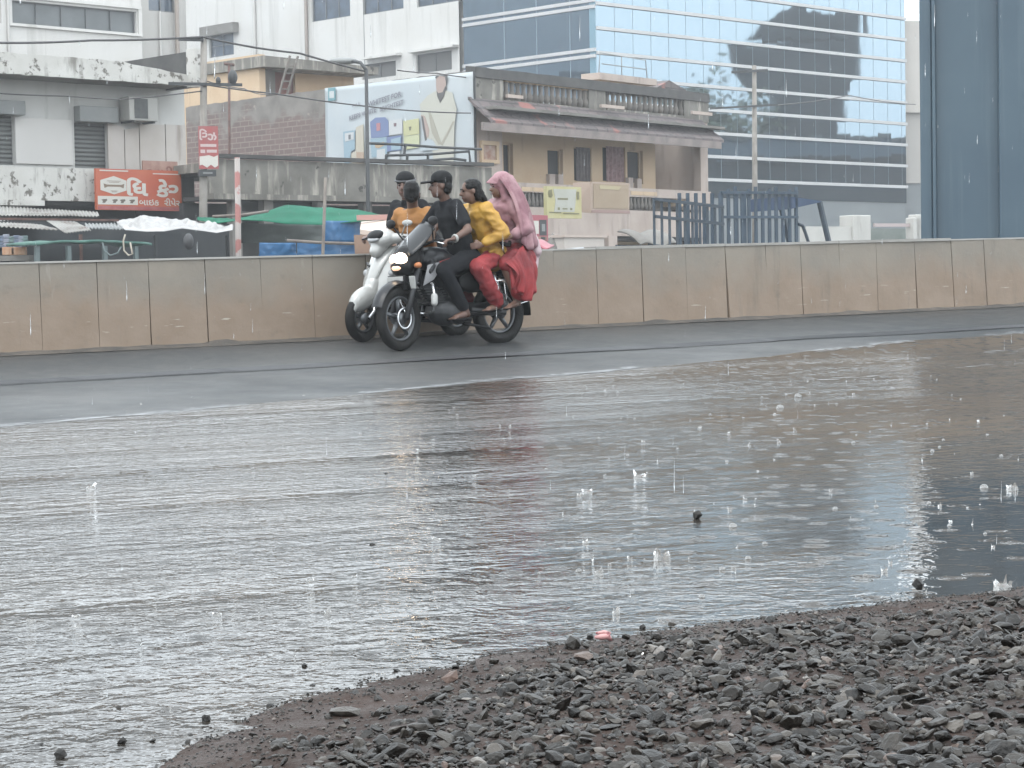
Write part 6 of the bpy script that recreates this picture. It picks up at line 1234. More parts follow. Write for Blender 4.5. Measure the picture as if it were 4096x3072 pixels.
def wheel(q, x, z, Rr, tr, spokes=5):
    q.smooth().mat(0).torus((x, 0, z), (0, 1, 0), Rr - tr, tr, 44, 12, .95)
    q.mat(1).torus((x, 0, z), (0, 1, 0), Rr - tr * 2.05, .016, 40, 8, 1.6); q.cyl((x, -.06, z), (x, .06, z), .055, 16)
    for k in range(spokes):
        a = 2 * math.pi * k / spokes + .3; d = Vector((math.cos(a), 0, math.sin(a))); q.tube([Vector((x, 0, z)) + d * .04, Vector((x, 0, z)) + d * (Rr - tr * 2)], [.026, .017], 6)
def arc(x, z, r_, a0, a1, n=14): return [(x + r_ * math.cos(R(a0 + (a1 - a0) * i / n)), z + r_ * math.sin(R(a0 + (a1 - a0) * i / n))) for i in range(n + 1)]
def mudguard(q, x, z, r_, a0, a1, w, crown_=.03):
    pr = arc(x, z, r_, a0, a1)
    vs = []
    for (px_, pz_), ang in zip(pr, np.linspace(a0, a1, len(pr))):
        d = Vector((math.cos(R(ang)), 0, math.sin(R(ang))))
        for f in (-1, -.6, 0, .6, 1): vs.append(Vector((px_, f * w, pz_)) + d * (crown_ * (1 - f * f)))
    n = len(pr); fs = [(i * 5 + j, (i + 1) * 5 + j, (i + 1) * 5 + j + 1, i * 5 + j + 1) for i in range(n - 1) for j in range(4)]
    off = len(vs); vs += [p - Vector((0, 0, .006)) for p in vs]; fs += [tuple(off + k for k in reversed(f)) for f in fs]
    q.smooth().add(vs, fs)

# ------------------------------------------------------------------ the motorcycle
mc = ride_at('motorcycle', 'dark motorcycle with a lit headlight carrying three riders along the barrier', 'motorcycle', 396, 351, 1.2, R(1), R(7.5))
STEER = steer(-.25, 13)
wf = lp(mc, 'front_wheel', [m_tyre, m_alloy], lambda q: wheel(q, 0, .305, .305, .05))
lp(wf, 'brake_disc', m_chr, lambda q: q.smooth().torus((0, .075, .305), (0, 1, 0), .095, .012, 24, 6, .3))
lp(mc, 'front_mudguard', m_tank, lambda q: mudguard(q, 0, .305, .335, 20, 150, .07))
for y in (-.095, .095): lp(mc, 'fork', m_eng, lambda q: q.smooth().tube([(.0, y, .30), (-.12, y, .58), (-.27, y, .92)], [.03, .026, .022], 10))
STEER = None; wr = lp(mc, 'rear_wheel', [m_tyre, m_alloy], lambda q: wheel(q, -1.27, .315, .315, .06))
lp(mc, 'frame_tubes', m_blk, lambda q: [q.smooth().tube(p, .022, 8) for p in ([(-.27, 0, .88), (-.38, 0, .5), (-.5, 0, .3)], [(-.27, 0, .9), (-.6, 0, .78), (-.95, 0, .68), (-1.27, .1, .75)], [(-.5, .09, .3), (-.85, .09, .32), (-1.27, .1, .315)], [(-.5, -.09, .3), (-.85, -.09, .32), (-1.27, -.1, .315)])])
lp(mc, 'engine', m_eng, lambda q: q.smooth().ell((-.60, 0, .36), (.2, .16, .15)).cap((-.52, 0, .42), (-.42, 0, .58), .1, .085).ell((-.66, .13, .34), (.13, .06, .12)).ell((-.66, -.13, .34), (.13, .06, .12)), remesh=(.012, 3))
lp(mc, 'cooling_fins', m_eng, lambda q: [q.box(-.60 + .02 * i, -.37 + .02 * i, -.12, .12, .44 + .026 * i, .452 + .026 * i) for i in range(6)])
lp(mc, 'fuel_tank', [m_tank], lambda q: q.smooth().ell((-.47, 0, .86), (.23, .14, .12)).ell((-.58, 0, .82), (.2, .12, .1)).cap((-.38, .12, .8), (-.33, .15, .74), .05, .03).cap((-.38, -.12, .8), (-.33, -.15, .74), .05, .03), remesh=(.012, 3))
lp(mc, 'tank_shroud', [m_silv], lambda q: q.smooth().hexa([(-.24, .155, .60), (-.36, .175, .66), (-.36, .16, .66), (-.24, .14, .60), (-.30, .165, .80), (-.52, .165, .84), (-.52, .15, .84), (-.30, .15, .80)]), bevel=.008)
lp(mc, 'shroud_stripe', [m_redp], lambda q: q.hexa([(-.44, .178, .80), (-.54, .172, .82), (-.54, .168, .82), (-.44, .17, .80), (-.43, .178, .83), (-.56, .172, .86), (-.56, .168, .86), (-.43, .17, .83)]))
lp(mc, 'side_cover', [m_blk], lambda q: q.smooth().ell((-.86, .12, .62), (.17, .04, .1)).ell((-.86, -.12, .62), (.17, .04, .1)))
lp(mc, 'seat', m_seat, lambda q: q.smooth().cap((-.70, 0, .78), (-1.05, 0, .80), .09, .11).cap((-1.05, 0, .80), (-1.52, 0, .84), .11, .09), remesh=(.012, 2))
lp(mc, 'tail', m_blk, lambda q: q.smooth().cap((-1.2, .0, .72), (-1.62, 0, .80), .09, .045).cap((-1.3, .09, .70), (-1.6, .05, .78), .03, .02)); lp(mc, 'grab_rail', m_chr, lambda q: q.smooth().tube([(-1.3, .13, .80), (-1.6, .12, .88), (-1.66, 0, .88), (-1.6, -.12, .88), (-1.3, -.13, .80)], .012, 8)); lp(mc, 'tail_lamp', m_redp, lambda q: q.smooth().ell((-1.65, 0, .79), (.03, .07, .035)))
lp(mc, 'rear_mudguard', m_blk, lambda q: mudguard(q, -1.27, .315, .36, 45, 185, .075)); lp(mc, 'swing_arm', m_eng, lambda q: q.smooth().tube([(-.85, .1, .36), (-1.27, .11, .315)], .026, 8).tube([(-.85, -.1, .36), (-1.27, -.11, .315)], .026, 8)); lp(mc, 'chain_guard', m_blk, lambda q: q.box(-1.32, -.8, .08, .115, .34, .43), bevel=.02)
for y in (-.13, .13): lp(mc, 'shock_absorber', m_chr, lambda q: q.smooth().tube([(-1.25, y, .36), (-1.12, y, .70)], [.032, .03], 10))
lp(mc, 'silencer', m_eng, lambda q: q.smooth().tube([(-.45, -.12, .42), (-.42, -.16, .28), (-.8, -.17, .25), (-1.0, -.18, .30)], .022, 8).tube([(-.98, -.18, .30), (-1.48, -.19, .40)], [.045, .05], 12))
lp(mc, 'saree_guard', m_chr, lambda q: [q.smooth().tube(p, .009, 6) for p in ([(-1.05, .2, .62), (-1.5, .2, .66), (-1.5, .2, .42), (-1.1, .2, .34), (-1.05, .2, .62)], [(-1.2, .2, .62), (-1.22, .2, .37)], [(-1.35, .2, .64), (-1.36, .2, .4)])])
for y in (.17, -.17): lp(mc, 'foot_peg', m_blk, lambda q: q.smooth().tube([(-.72, y * .6, .27), (-.72, y * 1.5, .27)], .016, 8)); lp(mc, 'foot_peg', m_blk, lambda q: q.smooth().tube([(-1.1, y * .6, .34), (-1.1, y * 1.5, .34)], .014, 8))
lp(mc, 'side_stand', m_blk, lambda q: q.smooth().tube([(-.7, .12, .24), (-1.0, .2, .17)], .014, 8))
lp(mc, 'leg_guard', m_chr, lambda q: q.smooth().tube([(-.36, 0, .34), (-.3, .22, .36), (-.28, .27, .47), (-.32, .2, .62), (-.36, .05, .64)], .013, 8).tube([(-.36, 0, .34), (-.3, -.22, .36), (-.28, -.27, .47), (-.32, -.2, .62), (-.36, -.05, .64)], .013, 8)); lp(mc, 'guard_slider', m_plate, lambda q: q.smooth().cap((-.27, .275, .44), (-.28, .265, .5), .032, .032))
lp(mc, 'handlebar', m_blk, lambda q: q.smooth().tube([(-.42, .37, 1.0), (-.34, .25, 1.03), (-.27, .1, .98), (-.27, -.1, .98), (-.34, -.25, 1.03), (-.42, -.37, 1.0)], .013, 8)); 
for y in (-1, 1): lp(mc, 'grip', m_seat, lambda q: q.smooth().tube([(-.43, .39 * y, .995), (-.36, .27 * y, 1.028)], .019, 10)); lp(mc, 'lever', m_chr, lambda q: q.smooth().tube([(-.33, .24 * y, 1.02), (-.33, .38 * y, .99)], .008, 6)); mi_ = lp(mc, 'mirror', m_blk, lambda q: q.smooth().tube([(-.33, .22 * y, 1.03), (-.26, .30 * y, 1.18)], .008, 6).ell((-.25, .33 * y, 1.21), (.02, .075, .045))); lp(mc, 'indicator', m_amb, lambda q: q.smooth().cap((-.17, .12 * y, .80), (-.16, .2 * y, .80), .018, .03))
cw = lp(mc, 'headlamp_cowl', m_blk, lambda q: q.smooth().ell((-.18, 0, .86), (.13, .17, .14)).ell((-.12, 0, .79), (.09, .15, .10)).ell((-.25, 0, .98), (.09, .13, .07)), remesh=(.011, 3))
lp(cw, 'headlight', m_lamp, lambda q: q.smooth().ell((-.075, .035, .865), (.045, .09, .06))); lp(cw, 'side_lens', M('peach lamp lens', (1, .8, .65, 1), .3, emit=(1.0, .70, .50, 1), es=.55), lambda q: q.smooth().ell((-.078, -.05, .862), (.043, .085, .056))); lp(cw, 'lower_lens', m_amb2, lambda q: q.smooth().ell((-.055, 0, .78), (.03, .08, .03)))
lp(mc, 'windscreen', m_visor, lambda q: q.smooth().grid(lambda u, w: (-.10 - .30 * w, (u - .5) * (.30 + .10 * math.sin(w * 3)), .96 + .26 * w - .30 * (u - .5) ** 2), 12, 8, (-.006, 0, -.004)))
lp(mc, 'number_plate', m_plate, lambda q: q.box(-.032, -.02, -.12, .12, .655, .70), bevel=.003); lp(mc, 'plate_bracket', m_blk, lambda q: q.box(-.06, -.034, -.13, .13, .57, .71), bevel=.006); lp(mc, 'reflector', m_plate, lambda q: q.hexa([(-.075, .17, .58), (-.08, .23, .58), (-.1, .23, .58), (-.095, .17, .58), (-.055, .17, .70), (-.06, .245, .70), (-.08, .245, .70), (-.075, .17, .70)]), bevel=.006)

# ------------------------------------------------------------------ the scooter
m_wp = M('white scooter paint', (.60, .60, .575, 1), .25, coat=.5, col2=(.54, .54, .52, 1), ns=3); m_lens = M('clear lamp lens', (.42, .43, .44, 1), .1, spec=.8)
sc = ride_at('scooter', 'white scooter carrying two riders between the motorcycle and the barrier', 'scooter', 361, 341.5, .5, R(-1), R(12))
STEER = steer(-.2, 8)
wf = lp(sc, 'front_wheel', [m_tyre, m_alloy], lambda q: wheel(q, 0, .235, .235, .05)); STEER = None; wr = lp(sc, 'rear_wheel', [m_tyre, m_alloy], lambda q: wheel(q, -1.26, .225, .225, .05))
STEER = steer(-.2, 8)
lp(sc, 'front_mudguard', m_wp, lambda q: q.smooth().ell((-.01, 0, .42), (.20, .095, .11), Matrix.Rotation(R(24), 3, 'Y')).ell((.12, 0, .35), (.11, .06, .05), Matrix.Rotation(R(38), 3, 'Y')).cap((-.12, 0, .46), (-.17, 0, .56), .09, .09), remesh=(.011, 4))
lp(sc, 'fork_link', m_chr, lambda q: q.smooth().tube([(.0, .085, .235), (-.07, .09, .30), (-.10, .08, .42)], .02, 8).tube([(.0, -.085, .235), (-.07, -.09, .30), (-.10, -.08, .42)], .02, 8))
STEER = None
def shield(u, w):
    k = 2 * u - 1; hw = .20 + .08 * math.sin(min(w * 1.45 + .1, 1.57)) - .05 * max(0, w - .85) / .15
    return (-.10 - .27 * w - .05 * math.sin(w * 3.1) * -1 - .075 * k * k - .04 * abs(k) ** 6, k * hw, .37 + .56 * w)
ap = lp(sc, 'leg_shield', m_wp, lambda q: q.smooth().grid(shield, 26, 20, (-.03, 0, -.01)))
lp(ap, 'centre_panel', m_wp, lambda q: q.smooth().grid(lambda u, w: (shield(.5, w)[0] + .045 - .05 * (2 * u - 1) ** 2, (2 * u - 1) * (.05 + .07 * w), .46 + .46 * w), 10, 14, (-.05, 0, 0)))
for y in (-1, 1):
    lp(ap, 'indicator', m_lens, lambda q: q.smooth().ell((-.255, .185 * y, .66), (.035, .05, .04), Matrix.Rotation(R(25 * y), 3, 'X'))); lp(ap, 'trim_line', m_blk, lambda q: q.tube([(-.17, .10 * y, .50), (-.215, .15 * y, .60), (-.275, .23 * y, .71)], .010, 5))
lp(sc, 'handlebar_cowl', m_wp, lambda q: q.smooth().ell((-.30, 0, 1.0), (.13, .16, .10), Matrix.Rotation(R(20), 3, 'Y')).cap((-.33, .1, 1.0), (-.40, .25, 1.01), .06, .035).cap((-.33, -.1, 1.0), (-.40, -.25, 1.01), .06, .035).cap((-.27, 0, .94), (-.22, 0, .88), .09, .07), remesh=(.011, 3))
lp(sc, 'headlight', m_blk, lambda q: q.smooth().ell((-.215, 0, 1.035), (.07, .105, .045), Matrix.Rotation(R(35), 3, 'Y'))); lp(sc, 'headlight_rim', m_lens, lambda q: q.smooth().ell((-.195, 0, 1.0), (.055, .085, .03), Matrix.Rotation(R(30), 3, 'Y')))
for y in (-1, 1): lp(sc, 'grip', m_seat, lambda q: q.smooth().tube([(-.40, .26 * y, 1.01), (-.44, .38 * y, 1.005)], .02, 10)); lp(sc, 'brake_lever', m_blk, lambda q: q.smooth().tube([(-.36, .24 * y, 1.02), (-.36, .37 * y, .995)], .009, 6))
lp(sc, 'mirror', m_plate, lambda q: q.smooth().tube([(-.36, .22, 1.03), (-.34, .30, 1.13)], .008, 6).ell((-.33, .34, 1.15), (.018, .075, .03)))
lp(sc, 'floorboard', m_blk, lambda q: q.box(-.75, -.30, -.17, .17, .27, .33), bevel=.02); lp(sc, 'rear_body', m_wp, lambda q: q.smooth().cap((-.75, .0, .45), (-1.42, 0, .68), .15, .10).cap((-.8, .1, .5), (-1.4, .1, .66), .10, .06).cap((-.8, -.1, .5), (-1.4, -.1, .66), .10, .06), remesh=(.014, 3)); lp(sc, 'seat', m_seat, lambda q: q.smooth().cap((-.72, 0, .74), (-1.35, 0, .78), .1, .1).cap((-.72, .06, .74), (-1.3, .06, .78), .08, .08).cap((-.72, -.06, .74), (-1.3, -.06, .78), .08, .08), remesh=(.014, 2)); lp(sc, 'engine', m_eng, lambda q: q.smooth().cap((-.85, .1, .27), (-1.26, .1, .24), .09, .08)); lp(sc, 'silencer', m_eng, lambda q: q.smooth().tube([(-.95, -.16, .24), (-1.4, -.18, .32)], [.05, .055], 12))
lp(sc, 'front_hook_cover', m_blk, lambda q: q.tube([(-.31, -.245, .76), (-.22, -.12, .735)], .014, 6))

# ------------------------------------------------------------------ people
def person(name, label, veh, cloth): 
    o = thing(name, label, 'person', veh.location.copy()); o.rotation_euler = veh.rotation_euler; return o
SKIN = M('brown skin', (.185, .098, .068, 1), .5, col2=(.155, .080, .055, 1), ns=9); SKIN2 = M('light brown skin', (.27, .15, .105, 1), .5, col2=(.22, .12, .085, 1), ns=9); HAIR = M('black hair', (.016, .015, .015, 1), .4, bump=.5, bs=80); EYEM = M('dark eye', (.02, .015, .012, 1), .2); LIP = M('lip', (.20, .075, .06, 1), .5)
def rotz(a): return Matrix.Rotation(R(a), 3, 'Z')
def head(q, c, yaw, pitch=0, s=1.0):
    """skull, jaw, nose, ears: c = centre of the head; yaw 0 looks forward (+x)"""
    Rm = rotz(yaw) @ Matrix.Rotation(R(pitch), 3, 'Y'); c = Vector(c); p = lambda x, y, z: c + Rm @ Vector((x, y, z)) * s
    q.ell(p(-.01, 0, .03), (.098 * s, .076 * s, .092 * s), Rm); q.ell(p(.022, 0, -.035), (.073 * s, .062 * s, .082 * s), Rm)
    q.cap(p(.06, 0, -.085), p(.045, 0, -.08), .026 * s, .034 * s); q.cap(p(.088, 0, .01), p(.108, 0, -.025), .010 * s, .015 * s); q.ell(p(.103, 0, -.028), (.014 * s, .018 * s, .010 * s), Rm)
    for y in (-1, 1): q.ell(p(-.008, .078 * y, -.005), (.018 * s, .010 * s, .030 * s), Rm); q.cap(p(.082, .03 * y, .022), p(.084, .012 * y, .022), .010 * s, .009 * s)
    q.ell(p(.080, 0, -.062), (.016 * s, .026 * s, .010 * s), Rm)
    return p, Rm
def face_bits(par, p, Rm, s=1.0):
    for y in (-1, 1): lp(par, 'eye', EYEM, lambda q: q.smooth().ell(p(.083, .031 * y, .006), (.010 * s, .014 * s, .007 * s), Rm)); lp(par, 'eyebrow', HAIR, lambda q: q.smooth().cap(p(.089, .045 * y, .026), p(.093, .016 * y, .030), .005 * s, .006 * s))
    lp(par, 'mouth', LIP, lambda q: q.smooth().cap(p(.088, .020, -.062), p(.088, -.020, -.062), .006 * s, .006 * s))
def arm(q, sh, el, wr, r0=.052, r1=.040, r2=.027): q.cap(sh, el, r0, r1); q.cap(el, wr, r1 * 1.03, r2)
def hand(q, wr, d, palm_n, curl=55, side=1, s=1.0):
    """palm + five fingers; d = pointing direction, palm_n = out of the palm, side = +1 when the thumb lies on the left of (d seen from the back)"""
    d = Vector(d).normalized(); n = Vector(palm_n).normalized(); n = (n - d * n.dot(d)).normalized(); a = d.cross(n) * side; w = Vector(wr)
    c = w + d * .05 * s
    for k in (-1.5, -.5, .5, 1.5): q.cap(w + a * k * .010 * s, w + d * .082 * s + a * k * .019 * s, .015 * s, .0125 * s)
    for k, L in zip((-1.5, -.5, .5, 1.5), (.062, .078, .084, .074)):
        b0 = w + d * .085 * s + a * k * .0195 * s; L *= s; d1 = d * math.cos(R(curl * .5)) + n * math.sin(R(curl * .5)); d2 = d * math.cos(R(curl * 1.3)) + n * math.sin(R(curl * 1.3)); d3 = d * math.cos(R(curl * 2.0)) + n * math.sin(R(curl * 2.0))
        b1 = b0 + d1 * L * .45; b2 = b1 + d2 * L * .32; b3 = b2 + d3 * L * .25; q.cap(b0, b1, .0095 * s, .009 * s, 8, 3); q.cap(b1, b2, .009 * s, .0085 * s, 8, 3); q.cap(b2, b3, .0085 * s, .0075 * s, 8, 3)
    t0 = w + d * .03 * s + a * .026 * s; t1 = t0 + (a * .7 + d * .6 + n * .25).normalized() * .036 * s; t2 = t1 + (d * .8 + n * .5 + a * .15).normalized() * .030 * s; q.cap(t0, t1, .013 * s, .011 * s, 8, 3); q.cap(t1, t2, .0105 * s, .0085 * s, 8, 3)
def foot(q, an, toe_d, s=1.0):
    an = Vector(an); d = Vector(toe_d).normalized(); q.cap(an, an + Vector((0, 0, -.045 * s)) - d * .03 * s, .040 * s, .034 * s); q.cap(an + d * .02 * s - Vector((0, 0, .045 * s)), an + d * .135 * s - Vector((0, 0, .062 * s)), .038 * s, .026 * s)
    a = d.cross(Vector((0, 0, 1)))
    for k, L in ((-1.7, .04), (-.8, .048), (0, .05), (.8, .052), (1.6, .06)): q.cap(an + d * .13 * s - Vector((0, 0, .066 * s)) + a * k * .016 * s, an + d * (.13 + L) * s - Vector((0, 0, .072 * s)) + a * k * .017 * s, .012 * s, .010 * s, 8, 3)
def torso(q, pel, ch, nk, w_h=.15, w_c=.17, w_s=.19, dp=.10, yaw=0, grow=0.0):
    """three stacked rounded slabs and the shoulders, blended by the remesh"""
    Rm = rotz(yaw); y = Rm @ Vector((0, 1, 0)); pel, ch, nk = Vector(pel), Vector(ch), Vector(nk); mid = pel.lerp(ch, .5)
    for c, w, r_ in ((pel, w_h, dp), (mid, w_h * .92, dp * .95), (ch, w_c, dp * 1.05), (ch.lerp(nk, .45), w_c, dp * .95)):
        q.cap(c - y * (w - r_), c + y * (w - r_), r_ + grow, r_ + grow)
    for a, b2, wa, wb, ra, rb in ((pel, mid, w_h, w_h * .92, dp, dp * .95), (mid, ch, w_h * .92, w_c, dp * .95, dp * 1.05)):
        for k in (-1, 0, 1): q.cap(a + y * (wa - ra) * k, b2 + y * (wb - rb) * k, ra + grow, rb + grow)
    s0 = ch.lerp(nk, .72)
    q.cap(s0 - y * (w_s - .05), s0 + y * (w_s - .05), .06 + grow, .06 + grow); q.cap(s0, nk, .075 + grow, .055 + grow)
    return [s0 + y * (w_s - .03), s0 - y * (w_s - .03)]
VOX = .0085
def hair_cap(q, p, Rm, s=1.0, back=1.0, long=False):
    q.ell(p(-.022, 0, .045), (.100 * s, .086 * s, .086 * s), Rm); q.ell(p(-.055, 0, -.005), (.062 * s, .080 * s, .085 * s), Rm)
    if back > 1: q.ell(p(-.06, 0, -.05), (.05 * s, .068 * s, .06 * s), Rm)

# motorcycle rider: black cap and T shirt, head turned to the scooter
m_tee = M('black T shirt', (.024, .026, .032, 1), .85, col2=(.034, .036, .042, 1), ns=7); m_pant = M('dark trousers', (.022, .025, .032, 1), .8, col2=(.032, .034, .040, 1), ns=6); m_capm = M('black cap', (.02, .022, .024, 1), .7); m_band = M('wrist band', (.05, .05, .05, 1), .5)
A = person('person', 'motorcycle rider in a black cap and black T shirt holding the handlebar', mc, None)
pel, ch, nk, hd = (-.86, .0, .90), (-.76, .0, 1.20), (-.66, .01, 1.42), (-.605, .02, 1.555)
HG = Vector((-.40, .33, 1.015)); HG2 = Vector((-.40, -.33, 1.015)); elL, elR = Vector((-.66, .34, 1.12)), Vector((-.62, -.33, 1.12))
def bodyA(q):
    q.smooth(); sh = torso(q, pel, ch, nk, yaw=-6, grow=-.012); p, Rm = head(q, hd, -32); q.cap(nk, Vector(hd) + Vector((-.02, 0, -.05)), .056, .052)
    wL, wR = Vector((-.475, .355, 1.035)), Vector((-.475, -.35, 1.035)); arm(q, sh[0], elL, wL); arm(q, sh[1], elR, wR)
    hand(q, wL, (.85, -.1, -.12), (.1, 0, -1), 62, -1); hand(q, wR, (.85, .1, -.12), (.1, 0, -1), 62, 1)
    for y in (1, -1): q.cap((-.86, .1 * y, .86), (-.46, .20 * y, .74), .082, .060); q.cap((-.46, .20 * y, .74), (-.70, .19 * y, .36), .058, .038); foot(q, (-.70, .19 * y, .36), (1, .12 * y, -.05))
    A['_p'] = 0; bodyA.p, bodyA.Rm, bodyA.sh = p, Rm, sh
bA_ = lp(A, 'body', SKIN, bodyA, remesh=(VOX, 2)); p, Rm, sh = bodyA.p, bodyA.Rm, bodyA.sh; face_bits(A, p, Rm)
def shirtA(q): q.smooth(); torso(q, pel, ch, Vector(nk) - Vector((.012, 0, .03)), yaw=-6, grow=.016); q.cap(sh[0], Vector(sh[0]).lerp(elL, .72), .070, .066); q.cap(sh[1], Vector(sh[1]).lerp(elR, .72), .070, .066); q.cap((-.90, .09, .85), (-.74, .12, .82), .10, .09); q.cap((-.90, -.09, .85), (-.74, -.12, .82), .10, .09)
lp(A, 't_shirt', m_tee, shirtA, remesh=(.011, 3), wrinkle=(.009, 7))
def pantsA(q):
    q.smooth()
    for y in (1, -1): q.cap((-.88, .095 * y, .865), (-.46, .20 * y, .745), .100, .080); q.cap((-.46, .20 * y, .745), (-.68, .19 * y, .40), .080, .062)
    q.cap((-.88, -.06, .87), (-.88, .06, .87), .11, .11)
lp(A, 'trousers', m_pant, pantsA, remesh=(.011, 3), wrinkle=(.009, 7)); lp(A, 'hair', HAIR, lambda q: (q.smooth(), hair_cap(q, p, Rm, .97)), remesh=(.009, 1), wrinkle=(.005, 34))
cp = lp(A, 'cap', m_capm, lambda q: (q.smooth(), q.ell(p(-.012, 0, .075), (.108, .092, .078), Rm), q.ell(p(-.012, 0, .052), (.108, .093, .035), Rm)), remesh=(.009, 2)); lp(cp, 'brim', m_capm, lambda q: q.smooth().grid(lambda u, w: p(.075 + .115 * w, (u - .5) * (.155 - .05 * w * w), .060 - .012 * w - .05 * (u - .5) ** 2), 8, 6, (0, 0, -.008)))
for y in (1, -1): lp(A, 'sandal', m_blk, lambda q: q.smooth().hexa([(-.76, .15 * y - .045, .268), (-.52, .17 * y - .045, .262), (-.52, .19 * y + .045, .262), (-.76, .17 * y + .045, .268), (-.76, .15 * y - .045, .288), (-.52, .17 * y - .045, .280), (-.52, .19 * y + .045, .280), (-.76, .17 * y + .045, .288)]), bevel=.006)
lp(A, 'wrist_watch', m_plate, lambda q: q.smooth().torus((-.49, .352, 1.04), (.8, .05, -.1), .032, .010, 20, 6, 1.6))

# second rider: yellow jacket
m_yel = M('yellow jacket', (.74, .42, .06, 1), .6, col2=(.58, .31, .045, 1), ns=4, lo=.4, hi=.6, bump=.4, bs=9); m_redt = M('red trousers', (.46, .045, .05, 1), .75, col2=(.24, .026, .032, 1), ns=3, lo=.4, hi=.62, bump=.4, bs=12); m_strap = M('black strap', (.015, .015, .016, 1), .7)
Bp = person('person', 'middle rider on the motorcycle in a loose yellow jacket with a black strap', mc, None)
pel, ch, nk, hd = (-1.16, .02, .92), (-1.05, .05, 1.19), (-.97, .07, 1.38), (-.905, .10, 1.50)
eL, wL = Vector((-1.10, .33, 1.08)), Vector((-.93, .22, .98)); eR, wR = Vector((-1.02, -.25, 1.1)), Vector((-.88, -.16, 1.0))
def bodyB(q):
    q.smooth(); sh = torso(q, pel, ch, nk, .14, .155, .18, .095, grow=-.012); p, Rm = head(q, hd, -22, 4, .97); q.cap(nk, Vector(hd) + Vector((-.02, 0, -.05)), .050, .047); arm(q, sh[0], eL, wL, .045, .036, .025); arm(q, sh[1], eR, wR, .045, .036, .025)
    hand(q, wL, (.8, -.35, -.1), (-.3, -1, 0), 40, -1, .92); hand(q, wR, (.8, .3, -.1), (-.3, 1, 0), 40, 1, .92)
    for y in (1, -1): q.cap((-1.16, .1 * y, .88), (-.84, .24 * y, .76), .075, .055); q.cap((-.84, .24 * y, .76), (-1.08, .21 * y, .42), .052, .036); foot(q, (-1.08, .21 * y, .42), (1, .15 * y, -.05), .92)
    bodyB.p, bodyB.Rm, bodyB.sh = p, Rm, sh
lp(Bp, 'body', SKIN2, bodyB, remesh=(VOX, 2)); p, Rm, sh = bodyB.p, bodyB.Rm, bodyB.sh; face_bits(Bp, p, Rm, .97)
def jacket(q):
    q.smooth(); torso(q, (-1.17, .03, .86), ch, Vector(nk) - Vector((.01, 0, .025)), .185, .185, .20, .125, grow=.018); q.cap(sh[0], eL, .078, .074); q.cap(eL, Vector(eL).lerp(wL, .8), .074, .055); q.cap(sh[1], eR, .075, .07); q.cap(eR, Vector(eR).lerp(wR, .8), .07, .05)
    for k in range(7): a = k * .9; q.ell((-1.17 + .13 * math.cos(a), .03 + .17 * math.sin(a), .80 + .02 * (k % 2)), (.075, .07, .08))
    for z, y in ((1.06, .2), (.96, .2), (1.16, .17)): q.cap((-1.20, y - .02, z), (-1.02, y + .02, z - .05), .028, .02)
jk = lp(Bp, 'jacket', m_yel, jacket, remesh=(.011, 3), wrinkle=(.014, 11)); lp(jk, 'shoulder_strap', m_strap, lambda q: q.smooth().tube([(-1.12, .14, 1.33), (-1.02, .17, 1.345), (-.93, .16, 1.30)], .013, 6)); lp(jk, 'waist_strap', m_strap, lambda q: q.smooth().tube([(-1.33, .15, 1.0), (-1.25, .235, .97), (-1.12, .285, .985), (-1.06, .30, 1.04)], .020, 6)); lp(jk, 'seam', M('fold shade', (.25, .14, .03, 1), .8), lambda q: q.smooth().tube([(-1.02, .235, 1.13), (-1.10, .25, 1.06), (-1.19, .24, .88)], .008, 5))  # last tube: shade of a jacket fold drawn as a dark line
def hairB(q): q.smooth(); hair_cap(q, p, Rm, .98, 2); q.cap(p(-.09, 0, -.02), p(-.13, .01, -.10), .045, .035)
lp(Bp, 'hair', HAIR, hairB, remesh=(.009, 2), wrinkle=(.005, 34))
def trB(q):
    q.smooth()
    for y in (1, -1): q.cap((-1.18, .1 * y, .87), (-.84, .25 * y, .765), .105, .085); q.cap((-.84, .25 * y, .765), (-1.06, .22 * y, .46), .088, .085); q.cap((-.95, .24 * y, .60), (-1.08, .22 * y, .43), .09, .07)
lp(Bp, 'trousers', m_redt, trB, remesh=(.012, 3), wrinkle=(.012, 11))

# third rider: pink scarf over the head, red skirt blowing back
m_scarf = M('mauve scarf', (.52, .31, .335, 1), .8, col2=(.34, .16, .19, 1), ns=4, lo=.42, hi=.6, streak=(.62, .46, .48, 1), ss=(5, 5, 2), slo=.62, shi=.7); m_scw = M('pale scarf end', (.80, .64, .66, 1), .75, col2=(.62, .42, .46, 1), ns=6)
Cp = person('person', 'rear motorcycle rider wrapped in a mauve scarf with a red skirt blowing back', mc, None)
pel, ch, nk, hd = (-1.44, .0, .96), (-1.40, .0, 1.24), (-1.37, .02, 1.43), (-1.335, .03, 1.55)
eL, wL = Vector((-1.42, .30, 1.12)), Vector((-1.25, .27, 1.05)); eR, wR = Vector((-1.36, -.26, 1.14)), Vector((-1.2, -.2, 1.06))
def bodyC(q):
    q.smooth(); sh = torso(q, pel, ch, nk, .14, .15, .175, .095, grow=-.012); p, Rm = head(q, hd, -18, 3, .96); q.cap(nk, Vector(hd) + Vector((-.02, 0, -.05)), .048, .046); arm(q, sh[0], eL, wL, .043, .035, .024); arm(q, sh[1], eR, wR, .043, .035, .024); hand(q, wL, (.9, -.2, 0), (-.2, -1, 0), 35, -1, .9); hand(q, wR, (.9, .2, 0), (-.2, 1, 0), 35, 1, .9)
    for y in (1, -1): q.cap((-1.44, .1 * y, .92), (-1.16, .26 * y, .78), .072, .052); q.cap((-1.16, .26 * y, .78), (-1.30, .25 * y, .44), .05, .034); foot(q, (-1.30, .25 * y, .44), (1, .2 * y, -.1), .9)
    bodyC.p, bodyC.Rm, bodyC.sh = p, Rm, sh
